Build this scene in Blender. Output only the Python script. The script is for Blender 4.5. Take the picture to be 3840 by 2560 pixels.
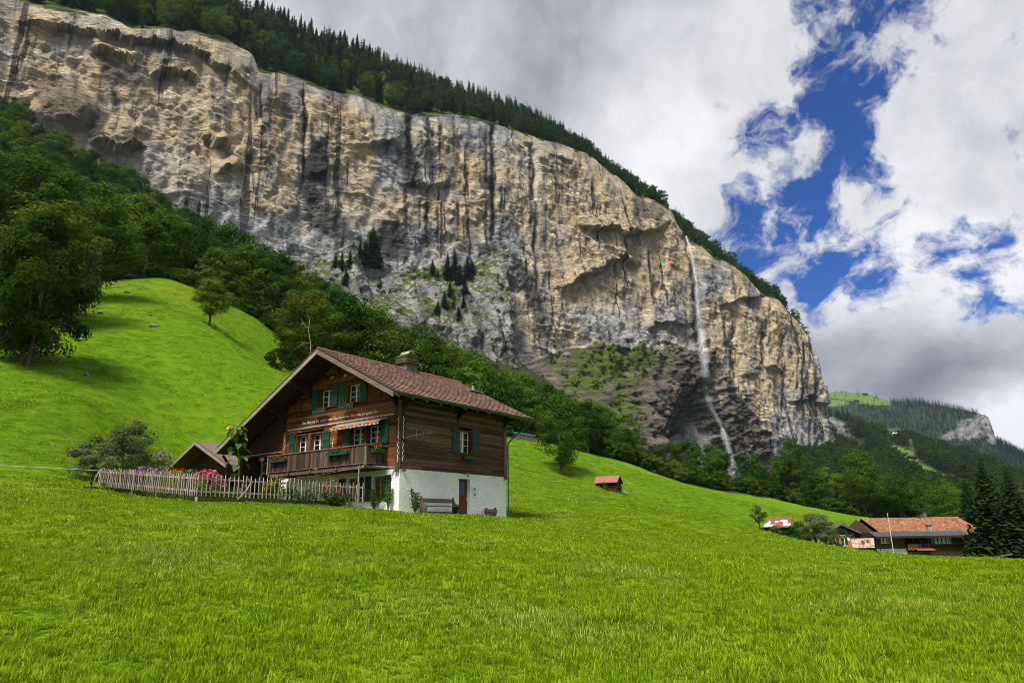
import bpy, bmesh, math, random
import numpy as np
from mathutils import Vector, Matrix

for o in list(bpy.data.objects):
    bpy.data.objects.remove(o)
sc = bpy.context.scene
COL = sc.collection
rad = math.radians

# ------------------------------------------------------------------ camera
# solved from the vanishing points of the chalet: 24 mm lens, tilted up, tiny roll
F_PX, PITCH, ROLL, YAW = 2560.0, 0.2693994, -0.0156742, 0.6404095
_cp, _sp, _cr, _sr = math.cos(PITCH), math.sin(PITCH), math.cos(ROLL), math.sin(ROLL)
_R = np.array([1, 0, 0.]); _F = np.array([0, _cp, _sp]); _U = np.array([0, -_sp, _cp])
CR = _cr*_R+_sr*_U; CU = -_sr*_R+_cr*_U; CF = _F
cam_d = bpy.data.cameras.new('camera'); cam = bpy.data.objects.new('camera', cam_d); COL.objects.link(cam)
cam_d.lens = 24; cam_d.sensor_width = 36; cam_d.sensor_fit = 'HORIZONTAL'
cam_d.clip_start = 0.1; cam_d.clip_end = 60000
cam.matrix_world = Matrix(((CR[0], CU[0], -CF[0], 0), (CR[1], CU[1], -CF[1], 0), (CR[2], CU[2], -CF[2], 0), (0, 0, 0, 1)))
sc.camera = cam

def ray(x, y):
    d = (x-1920)*CR-(y-1280)*CU+F_PX*CF
    return d/math.hypot(d[0], d[1])          # unit horizontal length
def at(x, y, d):                             # point seen at a photo pixel, d metres away over the ground
    return ray(x, y)*d
def proj(P):                                 # world points -> photo pixels
    P = np.asarray(P, float); f = P@CF; f = np.where(f < 1e-3, 1e-3, f)
    return 1920+F_PX*(P@CR)/f, 1280-F_PX*(P@CU)/f

# ------------------------------------------------------------------ light
SUN_FROM = Vector((-0.34, -0.80, 1.30)).normalized()
SUN_EL = math.asin(SUN_FROM.z); SUN_AZ = math.atan2(SUN_FROM.x, SUN_FROM.y)
sun_d = bpy.data.lights.new('sun', 'SUN'); sun = bpy.data.objects.new('sun', sun_d); COL.objects.link(sun)
sun_d.energy = 4.4; sun_d.angle = rad(20); sun_d.color = (1.0, 0.945, 0.86)
sun.rotation_euler = (-SUN_FROM).to_track_quat('-Z', 'Y').to_euler()
sun.location = (0, 0, 50)
vs = sc.view_settings
vs.view_transform = 'Standard'; vs.look = 'None'; vs.exposure = 0.70; vs.gamma = 1.0; vs.use_curve_mapping = False
sc.cycles.max_bounces = 6; sc.cycles.diffuse_bounces = 3; sc.cycles.glossy_bounces = 2
sc.cycles.transmission_bounces = 3; sc.cycles.transparent_max_bounces = 6; sc.cycles.volume_bounces = 1
sc.cycles.use_denoising = True; sc.cycles.filter_width = 0.9
sc.cycles.use_adaptive_sampling = True; sc.cycles.adaptive_threshold = 0.02

# ------------------------------------------------------------------ node helpers
class NT:
    def __init__(s, tree): s.t = tree; s.n = tree.nodes; s.l = tree.links
    def add(s, typ, **kw):
        n = s.n.new(typ)
        for k, v in kw.items(): setattr(n, k, v)
        return n
    def set(s, sock, v):
        if hasattr(v, 'is_linked') or isinstance(v, bpy.types.NodeSocket): s.l.new(v, sock)
        elif isinstance(v, (tuple, list)) and hasattr(sock.default_value, '__len__') and len(v) != len(sock.default_value):
            sock.default_value = tuple(v)+(1.0,)
        else: sock.default_value = v
    def math(s, op, a, b=0.0, c=0.0, clamp=False):
        n = s.add('ShaderNodeMath', operation=op, use_clamp=clamp)
        s.set(n.inputs[0], a); s.set(n.inputs[1], b); s.set(n.inputs[2], c); return n.outputs[0]
    def vmath(s, op, a, b=(0, 0, 0), out=0):
        n = s.add('ShaderNodeVectorMath', operation=op); s.set(n.inputs[0], a)
        if op == 'SCALE': s.set(n.inputs['Scale'], b)
        else: s.set(n.inputs[1], b)
        return n.outputs[out]
    def noise(s, vec, scale=1.0, detail=4.0, rough=0.5, dist=0.0, col=False, lac=2.0):
        n = s.add('ShaderNodeTexNoise'); s.set(n.inputs['Vector'], vec)
        s.set(n.inputs['Scale'], scale); n.inputs['Detail'].default_value = detail
        n.inputs['Roughness'].default_value = rough; n.inputs['Distortion'].default_value = dist
        n.inputs['Lacunarity'].default_value = lac
        return n.outputs['Color' if col else 'Fac']
    def vor(s, vec, scale, feature='F1', out='Distance', rnd=1.0):
        n = s.add('ShaderNodeTexVoronoi', feature=feature); s.set(n.inputs['Vector'], vec); s.set(n.inputs['Scale'], scale)
        n.inputs['Randomness'].default_value = rnd
        return n.outputs[out]
    def map(s, v, a, b, c=0.0, d=1.0, smooth=True):
        n = s.add('ShaderNodeMapRange'); n.interpolation_type = 'SMOOTHSTEP' if smooth else 'LINEAR'; n.clamp = True
        s.set(n.inputs[0], v); s.set(n.inputs[1], a); s.set(n.inputs[2], b); s.set(n.inputs[3], c); s.set(n.inputs[4], d)
        return n.outputs[0]
    def mix(s, f, a, b, mode='MIX'):
        n = s.add('ShaderNodeMix', data_type='RGBA', blend_type=mode); s.set(n.inputs[0], f); s.set(n.inputs[6], a); s.set(n.inputs[7], b)
        return n.outputs[2]
    def attr(s, name, out='Fac', typ='GEOMETRY'):
        n = s.add('ShaderNodeAttribute', attribute_name=name, attribute_type=typ); return n.outputs[out]
    def mapping(s, vec, scale=(1, 1, 1), rot=(0, 0, 0), loc=(0, 0, 0)):
        n = s.add('ShaderNodeMapping'); s.set(n.inputs[0], vec); n.inputs['Scale'].default_value = scale
        n.inputs['Rotation'].default_value = rot; n.inputs['Location'].default_value = loc; return n.outputs[0]
    def pos(s): return s.add('ShaderNodeNewGeometry').outputs['Position']
    def obj(s): return s.add('ShaderNodeTexCoord').outputs['Object']
    def rnd(s): return s.add('ShaderNodeObjectInfo').outputs['Random']
    def bump(s, h, strength=0.5, dist=0.05):
        n = s.add('ShaderNodeBump'); n.inputs['Strength'].default_value = strength; n.inputs['Distance'].default_value = dist
        s.set(n.inputs['Height'], h); return n.outputs[0]
    def bsdf(s, col, rough=0.8, normal=None, spec=0.3, metal=0.0):
        n = s.add('ShaderNodeBsdfPrincipled'); s.set(n.inputs['Base Color'], col); s.set(n.inputs['Roughness'], rough)
        s.set(n.inputs['Specular IOR Level'], spec); s.set(n.inputs['Metallic'], metal)
        if normal is not None: s.l.new(normal, n.inputs['Normal'])
        return n.outputs[0]
    def out(s, sh): s.l.new(sh, s.add('ShaderNodeOutputMaterial').outputs[0])

MATS = {}
def material(name):
    m = bpy.data.materials.new(name); m.use_nodes = True; m.node_tree.nodes.clear(); MATS[name] = m
    return m, NT(m.node_tree)
def out(t, sh):
    o = t.add('ShaderNodeOutputMaterial'); t.l.new(sh, o.inputs[0])

# ------------------------------------------------------------------ sky: blue Nishita sky behind broken cloud
world = bpy.data.worlds.new('World'); sc.world = world; world.use_nodes = True
world.node_tree.nodes.clear(); W = NT(world.node_tree)
sky = W.add('ShaderNodeTexSky', sky_type='NISHITA'); sky.sun_disc = False
sky.sun_elevation = SUN_EL; sky.sun_rotation = SUN_AZ; sky.altitude = 900; sky.air_density = 1.0; sky.dust_density = 0.3; sky.ozone_density = 3.0
bg_sky = W.add('ShaderNodeBackground'); W.l.new(W.mix(1.0, sky.outputs[0], (0.15, 0.38, 0.80, 1), 'MULTIPLY'), bg_sky.inputs[0]); bg_sky.inputs[1].default_value = 0.085
D = W.add('ShaderNodeTexCoord').outputs['Generated']
# gently warped direction so that the cloud edges billow
warp = W.vmath('SCALE', W.vmath('SUBTRACT', W.noise(D, 3.2, 3, 0.5, col=True), (0.5, 0.5, 0.5)), 0.22)
Dw = W.vmath('ADD', D, warp)
warp2 = W.vmath('SCALE', W.vmath('SUBTRACT', W.noise(D, 16.0, 4, 0.55, col=True), (0.5, 0.5, 0.5)), 0.05)
Dw = W.vmath('ADD', Dw, warp2)
big = W.noise(Dw, 2.6, 3, 0.5); fine = W.noise(Dw, 7.0, 7, 0.62); cells = W.vor(Dw, 9.0)
cov = W.math('ADD', W.math('MULTIPLY', big, 0.30), W.math('MULTIPLY', fine, 1.45))
cov = W.math('ADD', cov, W.math('MULTIPLY', W.math('SUBTRACT', 0.45, cells), 0.14))
puff = W.noise(W.vmath('ADD', Dw, (7.3, 2.2, 5.1)), 15.0, 6, 0.62)
cov = W.math('ADD', cov, W.math('MULTIPLY', W.math('SUBTRACT', puff, 0.5), 1.25))
def blob(px, py, size, amt, sx=1.0):
    d = ray(px, py); d = d/np.linalg.norm(d)
    v = W.vmath('SUBTRACT', Dw, tuple(d))
    r = W.vmath('LENGTH', v, out=1)
    return W.map(r, 0.0, size, amt, 0.0)
bias = -0.20
terms = [(2720, 440, .11, -.20), (2960, 560, .13, -.24), (3150, 100, .085, -.26), (3260, 640, .13, -.16), (2800, 800, .15, -.17), (3060, 760, .13, -.13), (2950, 1030, .17, -.10), (3350, 1080, .18, -.11), (3270, 330, .12, -.10),
         (3800, 950, .14, -.24), (3650, 1090, .12, -.14), (2300, 330, .12, -.04), (3150, 1150, .12, -.10),
         (2870, 230, .13, .05), (3360, 240, .13, .04),
         (2430, 600, .14, .20), (3650, 750, .18, .20), (3700, 330, .24, .20), (1900, 250, .46, .34), (1500, 100, .6, .3), (3500, 1400, .24, .30), (3200, 1400, .14, .2), (2450, 60, .22, .12)]
acc = bias
for tms in terms:
    acc = W.math('ADD', blob(*tms), acc)
cov = W.math('ADD', cov, W.math('MAXIMUM', acc, -0.305))
alpha = W.map(cov, 0.40, 0.70, 0.0, 1.0)
# cloud shading: bright tops, soft grey undersides
sh1 = W.noise(W.vmath('ADD', Dw, (3.1, 1.7, 0.4)), 3.4, 6, 0.55)
sh2 = W.noise(W.vmath('ADD', Dw, (0.3, 4.1, 2.4)), 9.0, 6, 0.6)
thick = W.map(cov, 0.58, 0.92, 0.0, 1.0)
val = W.math('ADD', W.math('MULTIPLY', sh1, 0.85), W.math('MULTIPLY', sh2, 0.45))
gb = [(2030, 160, .40, -.10), (1200, 20, .45, -.08), (3500, 1420, .20, -.24), (3150, 1300, .12, -.12), (3750, 1500, .12, -.18), (3800, 620, .13, -.16), (3820, 1620, .085, .55), (2450, 560, .18, .22), (3500, 780, .24, .18), (3600, 1180, .15, .22), (3050, 900, .18, .12), (2600, 100, .2, .06)]
g = 0.0
for tms in gb: g = W.math('ADD', blob(*tms), g)
val = W.math('ADD', val, g)
ramp = W.add('ShaderNodeValToRGB'); W.l.new(val, ramp.inputs[0]); cr_ = ramp.color_ramp
cr_.elements[0].position = 0.22; cr_.elements[0].color = (0.17, 0.18, 0.205, 1)
cr_.elements[1].position = 0.86; cr_.elements[1].color = (0.93, 0.93, 0.95, 1)
e = cr_.elements.new(0.45); e.color = (0.40, 0.41, 0.45, 1)
e = cr_.elements.new(0.64); e.color = (0.62, 0.63, 0.67, 1)
bg_c = W.add('ShaderNodeBackground'); W.l.new(ramp.outputs[0], bg_c.inputs[0]); bg_c.inputs[1].default_value = 0.63
mx = W.add('ShaderNodeMixShader'); W.l.new(alpha, mx.inputs[0]); W.l.new(bg_sky.outputs[0], mx.inputs[1]); W.l.new(bg_c.outputs[0], mx.inputs[2])
W.l.new(mx.outputs[0], W.add('ShaderNodeOutputWorld').inputs[0])
world.cycles.sampling_method = 'MANUAL'; world.cycles.sample_map_resolution = 512

# ------------------------------------------------------------------ numpy noise
def _hash(ix, iy, seed):
    h = (ix.astype(np.int64)*374761393+iy.astype(np.int64)*668265263+seed*1442695041) & 0xffffffff
    h = ((h ^ (h >> 13))*1274126177) & 0xffffffff
    h = ((h ^ (h >> 16))*2246822519) & 0xffffffff
    return (h ^ (h >> 15)) & 0xffffffff
def gnoise(x, y, seed=0):
    x = np.asarray(x, float); y = np.asarray(y, float)
    ix = np.floor(x); iy = np.floor(y); fx = x-ix; fy = y-iy
    ux = fx*fx*fx*(fx*(fx*6-15)+10); uy = fy*fy*fy*(fy*(fy*6-15)+10)
    def g(dx, dy):
        a = _hash(ix+dx, iy+dy, seed)/4294967296.0*2*np.pi
        return np.cos(a)*(fx-dx)+np.sin(a)*(fy-dy)
    a = g(0, 0); b = g(1, 0); c = g(0, 1); d = g(1, 1)
    return ((a+(b-a)*ux)*(1-uy)+(c+(d-c)*ux)*uy)*1.5
def fbm(x, y, seed=0, octv=4, gain=0.5, lac=2.03):
    s = 0; a = 1.0; n = 0
    for i in range(octv):
        s = s+a*gnoise(x, y, seed+i*17); n += a; a *= gain; x = np.asarray(x)*lac+5.3; y = np.asarray(y)*lac+1.7
    return s/n
def ridged(x, y, seed=0, octv=4, gain=0.5):
    s = 0; a = 1.0; n = 0
    for i in range(octv):
        s = s+a*(1-2*np.abs(gnoise(x, y, seed+i*31))); n += a; a *= gain; x = np.asarray(x)*2.03+3.1; y = np.asarray(y)*2.03+7.9
    return s/n
def sstep(x, a, b):
    t = np.clip((np.asarray(x, float)-a)/(b-a), 0, 1); return t*t*(3-2*t)

# ------------------------------------------------------------------ object helpers
def tag(o, label=None, cat=None, group=None, kind=None):
    if label: o['label'] = label
    if cat: o['category'] = cat
    if group: o['group'] = group
    if kind: o['kind'] = kind
    return o
def empty(name, loc=(0, 0, 0), rz=0.0, label=None, cat=None, group=None, parent=None):
    o = bpy.data.objects.new(name, None); COL.objects.link(o); o.location = loc; o.rotation_euler = (0, 0, rz)
    o.empty_display_size = 0.2
    if parent: o.parent = parent
    return tag(o, label, cat, group)
def link(name, me, parent=None, loc=None, rz=None):
    o = bpy.data.objects.new(name, me); COL.objects.link(o)
    if parent: o.parent = parent
    if loc is not None: o.location = loc
    if rz is not None: o.rotation_euler = (0, 0, rz)
    return o
def np_mesh(name, V, F, mat=None, smooth=False, attrs=None, quads=True):
    V = np.asarray(V, np.float32); F = np.asarray(F, np.int32)
    me = bpy.data.meshes.new(name); k = F.shape[1]
    me.vertices.add(len(V)); me.vertices.foreach_set('co', V.ravel())
    me.loops.add(F.size); me.loops.foreach_set('vertex_index', F.ravel())
    me.polygons.add(len(F)); me.polygons.foreach_set('loop_start', np.arange(0, F.size, k, dtype=np.int32))
    if smooth: me.polygons.foreach_set('use_smooth', np.ones(len(F), bool))
    me.update(calc_edges=True)
    for nm, dom, typ, arr in (attrs or []):
        a = me.attributes.new(nm, typ, dom)
        a.data.foreach_set('vector' if typ == 'FLOAT_VECTOR' else ('value' if typ in ('FLOAT', 'INT') else 'color'), np.asarray(arr, np.int32 if typ == 'INT' else np.float32).ravel())
    if mat: me.materials.append(mat)
    return me
def grid_faces(nu, nv, wrap=False):
    i = np.arange(nu-1 if not wrap else nu); j = np.arange(nv-1)
    I, J = np.meshgrid(i, j, indexing='ij'); I2 = (I+1) % nu
    return np.stack([I*nv+J, I2*nv+J, I2*nv+J+1, I*nv+J+1], -1).reshape(-1, 4)

class MB:
    """collects boxes, tubes, prisms and sheets and links them as one mesh"""
    def __init__(s): s.v = []; s.f = []; s.sm = []
    def add(s, vs, fs, smooth=False):
        n = len(s.v); s.v += [tuple(map(float, q)) for q in vs]; s.f += [tuple(n+i for i in f) for f in fs]; s.sm += [smooth]*len(fs); return s
    def box(s, x0, x1, y0, y1, z0, z1):
        return s.add([(x0, y0, z0), (x1, y0, z0), (x1, y1, z0), (x0, y1, z0), (x0, y0, z1), (x1, y0, z1), (x1, y1, z1), (x0, y1, z1)],
                     [(0, 3, 2, 1), (4, 5, 6, 7), (0, 1, 5, 4), (1, 2, 6, 5), (2, 3, 7, 6), (3, 0, 4, 7)])
    def bar(s, p0, p1, w, h, up=(0, 0, 1)):
        p0 = Vector(p0); p1 = Vector(p1); d = (p1-p0).normalized(); upv = Vector(up)
        if abs(d.dot(upv)) > 0.99: upv = Vector((1, 0, 0))
        x = d.cross(upv).normalized()*w/2; y = x.cross(d).normalized()*h/2
        return s.add([p0-x-y, p0+x-y, p0+x+y, p0-x+y, p1-x-y, p1+x-y, p1+x+y, p1-x+y],
                     [(0, 1, 2, 3), (7, 6, 5, 4), (0, 4, 5, 1), (1, 5, 6, 2), (2, 6, 7, 3), (3, 7, 4, 0)])
    def tube(s, pts, radii, n=8, cap=True):
        pts = [Vector(p) for p in pts]
        if not hasattr(radii, '__len__'): radii = [radii]*len(pts)
        rings = []; ref = None
        for i, p in enumerate(pts):
            d = (pts[min(i+1, len(pts)-1)]-pts[max(i-1, 0)]).normalized()
            if ref is None or abs(ref.dot(d)) > 0.98: ref = Vector((0, 0, 1)) if abs(d.z) < 0.9 else Vector((1, 0, 0))
            x = d.cross(ref).normalized(); y = x.cross(d).normalized(); ref = y
            rings.append([p+(x*math.cos(t)+y*math.sin(t))*radii[i] for t in [2*math.pi*k/n for k in range(n)]])
        vs = [q for r in rings for q in r]; fs = []
        for i in range(len(pts)-1):
            for k in range(n): fs.append((i*n+k, i*n+(k+1) % n, (i+1)*n+(k+1) % n, (i+1)*n+k))
        s.add(vs, fs, True)
        if cap: s.add(rings[0], [tuple(range(n-1, -1, -1))]); s.add(rings[-1], [tuple(range(n))])
        return s
    def prism(s, poly, axis, a, b):
        """2-D polygon extruded along axis (0,1,2) from a to b"""
        def P(q, t):
            r = list(q); r.insert(axis, t); return tuple(r)
        n = len(poly)
        return s.add([P(q, a) for q in poly]+[P(q, b) for q in poly],
                     [tuple(range(n-1, -1, -1)), tuple(range(n, 2*n))]+[(i, (i+1) % n, n+(i+1) % n, n+i) for i in range(n)])
    def lathe(s, prof, n=12, c=(0, 0, 0)):
        vs = [(c[0]+r*math.cos(2*math.pi*k/n), c[1]+r*math.sin(2*math.pi*k/n), c[2]+z) for r, z in prof for k in range(n)]
        return s.add(vs, [(i*n+k, i*n+(k+1) % n, (i+1)*n+(k+1) % n, (i+1)*n+k) for i in range(len(prof)-1) for k in range(n)], True)
    def quad(s, a, b, c, d): return s.add([a, b, c, d], [(0, 1, 2, 3)])
    def mesh(s, name, mat):
        me = bpy.data.meshes.new(name); me.from_pydata(s.v, [], s.f); me.update()
        bm = bmesh.new(); bm.from_mesh(me); bmesh.ops.recalc_face_normals(bm, faces=bm.faces); bm.to_mesh(me); bm.free()
        me.polygons.foreach_set('use_smooth', s.sm)
        if mat is not None: me.materials.append(MATS[mat] if isinstance(mat, str) else mat)
        return me
    def build(s, name, mat, parent=None, loc=None, rz=None): return link(name, s.mesh(name, mat), parent, loc, rz)
# ================================================================== chalet frame (needed by the ground)
A_ = np.array([-math.cos(YAW), math.sin(YAW), 0]); B_ = np.array([math.sin(YAW), math.cos(YAW), 0])
KC = np.array([-6.10986, 36.98850, 3.27837])     # corner of the chalet, underside of the timber storey
def ch(s, w, z=0.0): return KC+B_*s+A_*w+np.array([0, 0, z])
CH_ROT = math.pi/2-YAW

# ================================================================== ground: thin-plate sheet through measured points
C = [(0, 0, -1.62), (-7, 0, -1.35), (7, 0, -1.72), (0, -12, -2.6), (-25, -8, -0.2), (25, -8, -3.2), (0, 8, -1.50), (-6, 8, -1.18), (6, 8, -1.62), (12, 14, -1.62), (0, 18, -0.72), (-10, 18, -0.15), (9, 22, -1.18), (-40, 0, 4.0), (45, 10, -5.0), (-60, -60, 3), (60, -60, -12)]
for s, w, z in ((0, 0, -2.27), (9.35, 0, -2.53), (4.7, -.2, -2.36), (0, 5, -2.05), (0, 10.5, -1.75), (0, 16, -1.35), (-.5, 19.5, -.9), (-.5, 23.5, -.35), (2.6, 20, -.6), (2.6, 23.5, -.1), (2.6, 17, -.9)):
    q = ch(s, w, z); C.append(tuple(q))
PXC = [(1359, 1908, 36.6), (730, 1884, 32), (362, 1830, 42), (0, 1806, 41), (-250, 1800, 42),
       (2050, 1950, 45), (2100, 1884, 62), (2338, 1902, 63), (2576, 1938, 62), (2746, 1972, 60), (2300, 2000, 38), (2620, 2040, 33), (2900, 2014, 55), (3060, 2052, 45), (3300, 2080, 38), (3600, 2094, 34), (3840, 2104, 32), (4200, 2118, 28), (2746, 1974, 74), (2900, 2012, 70), (3042, 2048, 68), (3123, 2068, 66), (3280, 2090, 66), (3500, 2108, 62), (3840, 2130, 60), (3042, 2062, 85), (3280, 2100, 86), (2900, 2010, 88),
       (1950, 1778, 90), (2100, 1795, 92), (2222, 1820, 93), (2294, 1848, 92), (2406, 1880, 88), (2576, 1908, 88), (2760, 1950, 86),
       (2315, 1853, 113), (2103, 1778, 114), (1910, 1664, 140), (2010, 1655, 150), (2188, 1706, 150), (2250, 1790, 118), (2372, 1740, 165), (2474, 1780, 170), (2678, 1825, 185), (2900, 1866, 200), (3113, 1917, 205), (3270, 1941, 200), (3420, 1955, 200), (2700, 1900, 130), (2950, 1950, 130), (2450, 1850, 120),
       (0, 1700, 48), (0, 1500, 63), (60, 1372, 76), (-250, 1350, 78), (300, 1500, 63), (300, 1300, 86), (785, 1218, 105), (600, 1048, 135), (470, 1064, 133), (260, 1120, 120), (900, 1292, 106), (1080, 1425, 90), (700, 1640, 72), (560, 1700, 62), (400, 1700, 54), (1000, 1580, 76), (500, 1250, 98), (700, 1350, 86),
       (1002, 1208, 145), (1060, 1330, 125), (880, 1180, 150), (1200, 1380, 140), (1450, 1500, 140), (1700, 1600, 145),
       (0, 440, 440), (-300, 380, 440), (330, 670, 425), (650, 850, 420), (860, 985, 420), (1000, 1040, 430), (0, 800, 240), (330, 900, 240), (600, 960, 220), (0, 1060, 130), (800, 1080, 250),
       (1150, 1190, 300), (1150, 1080, 430), (1500, 1330, 300), (1500, 1230, 480), (1900, 1470, 320), (1900, 1330, 520), (2130, 1560, 330), (2130, 1490, 560),
       (2450, 1720, 480), (2777, 1815, 690), (2600, 1790, 420), (3124, 1790, 880), (3000, 1850, 500), (3300, 1900, 420)]
for x, y, d in PXC: C.append(tuple(at(x, y, d)))
for q in ((95, 85, -6.2), (110, 100, -6.6), (75, 70, -5.0), (60, 95, -5.2), (52, 108, -3.8), (120, 70, -8), (70, 45, -5.2), (200, 120, -11), (250, 250, -8), (500, 420, -10), (900, 700, -14), (300, -200, -16), (-200, -250, 30), (-250, 50, 70), (700, 1500, -5), (1500, 1500, -15), (1600, 300, -18), (0, -600, -10)): C.append(q)
C = np.array(C, float)
def _phi(r2): return np.where(r2 > 1e-9, r2*np.log(np.maximum(r2, 1e-9)), 0)
_sc = 100.0; _X = C[:, :2]/_sc; _n = len(C)
_K = _phi(((_X[:, None]-_X[None])**2).sum(-1))+np.eye(_n)*0.00004
_Pm = np.hstack([np.ones((_n, 1)), _X]); _M = np.block([[_K, _Pm], [_Pm.T, np.zeros((3, 3))]])
_sol = np.linalg.solve(_M, np.concatenate([C[:, 2], np.zeros(3)])); _wt, _af = _sol[:_n], _sol[_n:]
# plan line of the rock wall
PLAN = np.array([(-900, -160), (-640, 120), (-500, 256), (-350, 362), (-135, 502), (60, 632), (246, 751), (318, 799), (368, 832), (392, 856), (402, 890), (404, 950), (395, 1100), (340, 1400)], float)
_t = np.concatenate([[0], np.cumsum(np.hypot(*np.diff(PLAN, axis=0).T))])
_tu = np.linspace(0, _t[-1], 2000); _px = np.interp(_tu, _t, PLAN[:, 0]); _py = np.interp(_tu, _t, PLAN[:, 1])
_k = np.ones(61)/61
def _sm(v): return np.convolve(np.pad(v, 30, mode='edge'), _k, mode='valid')
_px, _py = _sm(_px), _sm(_py)
def plan(u): return np.interp(u, _tu, _px), np.interp(u, _tu, _py)
_az = np.arctan2(_px, _py); _na = int(np.argmax(_az))
def u_of_px(x, y):
    d = ray(x, y); return float(np.interp(math.atan2(d[0], d[1]), _az[:_na], _tu[:_na]))
def behind_cliff(x, y):
    """metres behind the rock wall (positive = behind)"""
    L = np.array([-350, 362.]); T = np.array([596, 389.])/math.hypot(596, 389)
    nx, ny = -T[1], T[0]
    return (x-L[0])*nx+(y-L[1])*ny
def ground(x, y, detail=True):
    x = np.asarray(x, float); y = np.asarray(y, float); sh = x.shape; x = x.ravel(); y = y.ravel()
    z = np.empty_like(x)
    for i in range(0, len(x), 20000):
        q = np.stack([x[i:i+20000], y[i:i+20000]], 1)/_sc
        z[i:i+20000] = _phi(((q[:, None]-_X[None])**2).sum(-1))@_wt+_af[0]+q@_af[1:]
    d = np.hypot(x, y)
    far = sstep(d, 900, 1600); z = z*(1-far)+(-20)*far
    back = sstep(-y, 60, 260); z = z*(1-back)+np.clip(z, -40, 40)*back
    bc = behind_cliff(x, y); inr = sstep(bc, 20, 120)*(x < 420); z = z*(1-inr)+np.minimum(z, 20)*inr
    if detail:
        z = z+fbm(x/9, y/9, 3, 3)*0.10*sstep(d, 10, 60)+fbm(x/26, y/26, 9, 3)*0.7*sstep(d, 45, 120)+fbm(x/2.2, y/2.2, 5, 2)*0.035
        # grazing terraces on the steep pasture
        st = sstep(d, 48, 70)*(1-sstep(d, 220, 320)); z = z+st*0.30*fbm(x/14+z*0.05, z/1.1, 21, 2)
    return z.reshape(sh)
def G(x, y): return float(ground(np.array([x]), np.array([y]))[0])
def on_ground(px, py, d0, d1=None):
    """first ground hit along a photo pixel's ray, searched from d0 metres on"""
    r = ray(px, py); ds = np.linspace(d0, d1 or d0*1.8, 240)
    h = ground(r[0]*ds, r[1]*ds); k = np.where(r[2]*ds <= h)[0]
    d = ds[k[0]] if len(k) else ds[int(np.argmin(np.abs(r[2]*ds-h)))]
    return np.array([r[0]*d, r[1]*d, G(r[0]*d, r[1]*d)]), float(d)

# field zones: 0 = mown yellowish near field, 1 = deeper green pasture on the slopes
def zone(x, y):
    d = np.hypot(x, y); az = np.degrees(np.arctan2(x, y))
    b = 3.0+np.interp(az, [-60, -31, -24, -15, -8, 0, 6, 12, 20, 26, 34, 60], [41, 42, 44, 52, 56, 58, 62, 62, 64, 90, 200, 200])
    return sstep(d+fbm(x/5, y/5, 77, 3)*3.5, b-6.0, b+5.0)

rr = np.concatenate([[0.0], np.geomspace(0.8, 46, 105), np.geomspace(47, 420, 150), np.geomspace(430, 6000, 64)])
th = np.concatenate([np.linspace(-48, 48, 300), np.linspace(50, 310, 66)])
T_, R_ = np.meshgrid(np.radians(th), rr, indexing='ij')
gx, gy = R_*np.sin(T_), R_*np.cos(T_)
gz = ground(gx, gy)
gzone = zone(gx, gy)

m, t = material('meadow')
P = t.pos(); z_ = t.attr('zone')
n_b = t.noise(P, 0.16, 3, 0.6); n_m = t.noise(P, 0.9, 4, 0.6); n_f = t.noise(P, 9.0, 4, 0.65); n_ff = t.noise(P, 38.0, 2, 0.6)
near_c = t.mix(t.map(n_m, 0.36, 0.66), (0.115, 0.225, 0.005), (0.190, 0.300, 0.010))
near_c = t.mix(t.map(n_b, 0.50, 0.72, 0, .55), near_c, (0.240, 0.290, 0.030))
hill_c = t.mix(t.map(n_m, 0.34, 0.68), (0.070, 0.160, 0.003), (0.128, 0.232, 0.006))
hill_c = t.mix(t.map(t.noise(P, 0.06, 4, 0.6), 0.50, 0.72, 0, .6), hill_c, (0.180, 0.215, 0.012))
c = t.mix(z_, near_c, hill_c)
c = t.mix(t.map(n_f, 0.30, 0.48, 0.55, 0.0), c, (0.045, 0.095, 0.003))
c = t.mix(t.map(n_f, 0.58, 0.78, 0, .45), c, (0.215, 0.300, 0.016))
c = t.mix(t.attr('wood'), c, (0.030, 0.036, 0.012))
c = t.mix(t.attr('bare'), c, t.mix(n_f, (0.075, 0.060, 0.032), (0.165, 0.135, 0.075)))
hgt = t.math('ADD', t.math('MULTIPLY', n_f, 0.8), t.math('MULTIPLY', n_ff, 0.4))
out(t, t.bsdf(c, 0.95, t.bump(hgt, 1.0, 0.16), 0.08))

def bare_mask(x, y):
    b = np.zeros_like(x)
    for (px, py, r) in ((600, 1460, 2.0), (330, 1268, 1.6), (270, 1900+0, 0)):
        pass
    return b
# woodland floor beyond the pasture edge
_edge_az = np.array([-60, -40, -34, -30, -26, -22, -19, -14, -8, -2, 3, 8, 12, 16, 20, 24, 27, 30, 60.])
_edge_d = np.array([118, 126, 132, 134, 138, 140, 135, 130, 135, 145, 153, 158, 170, 178, 190, 202, 204, 204, 210.])
def wood(x, y):
    d = np.hypot(x, y); az = np.degrees(np.arctan2(x, y)); return sstep(d+fbm(x/8, y/8, 55, 3)*4, np.interp(az, _edge_az, _edge_d)-2, np.interp(az, _edge_az, _edge_d)+3)
gw = wood(gx, gy)
gb_ = np.zeros_like(gx)
me = np_mesh('ground', np.stack([gx, gy, gz], -1).reshape(-1, 3), grid_faces(len(th), len(rr), True)[:, ::-1], m, True,
             [('zone', 'POINT', 'FLOAT', gzone), ('wood', 'POINT', 'FLOAT', gw), ('bare', 'POINT', 'FLOAT', gb_)])
tag(link('ground', me), 'rolling green alpine meadow climbing towards the forest and the rock wall', 'meadow', kind='structure')

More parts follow.
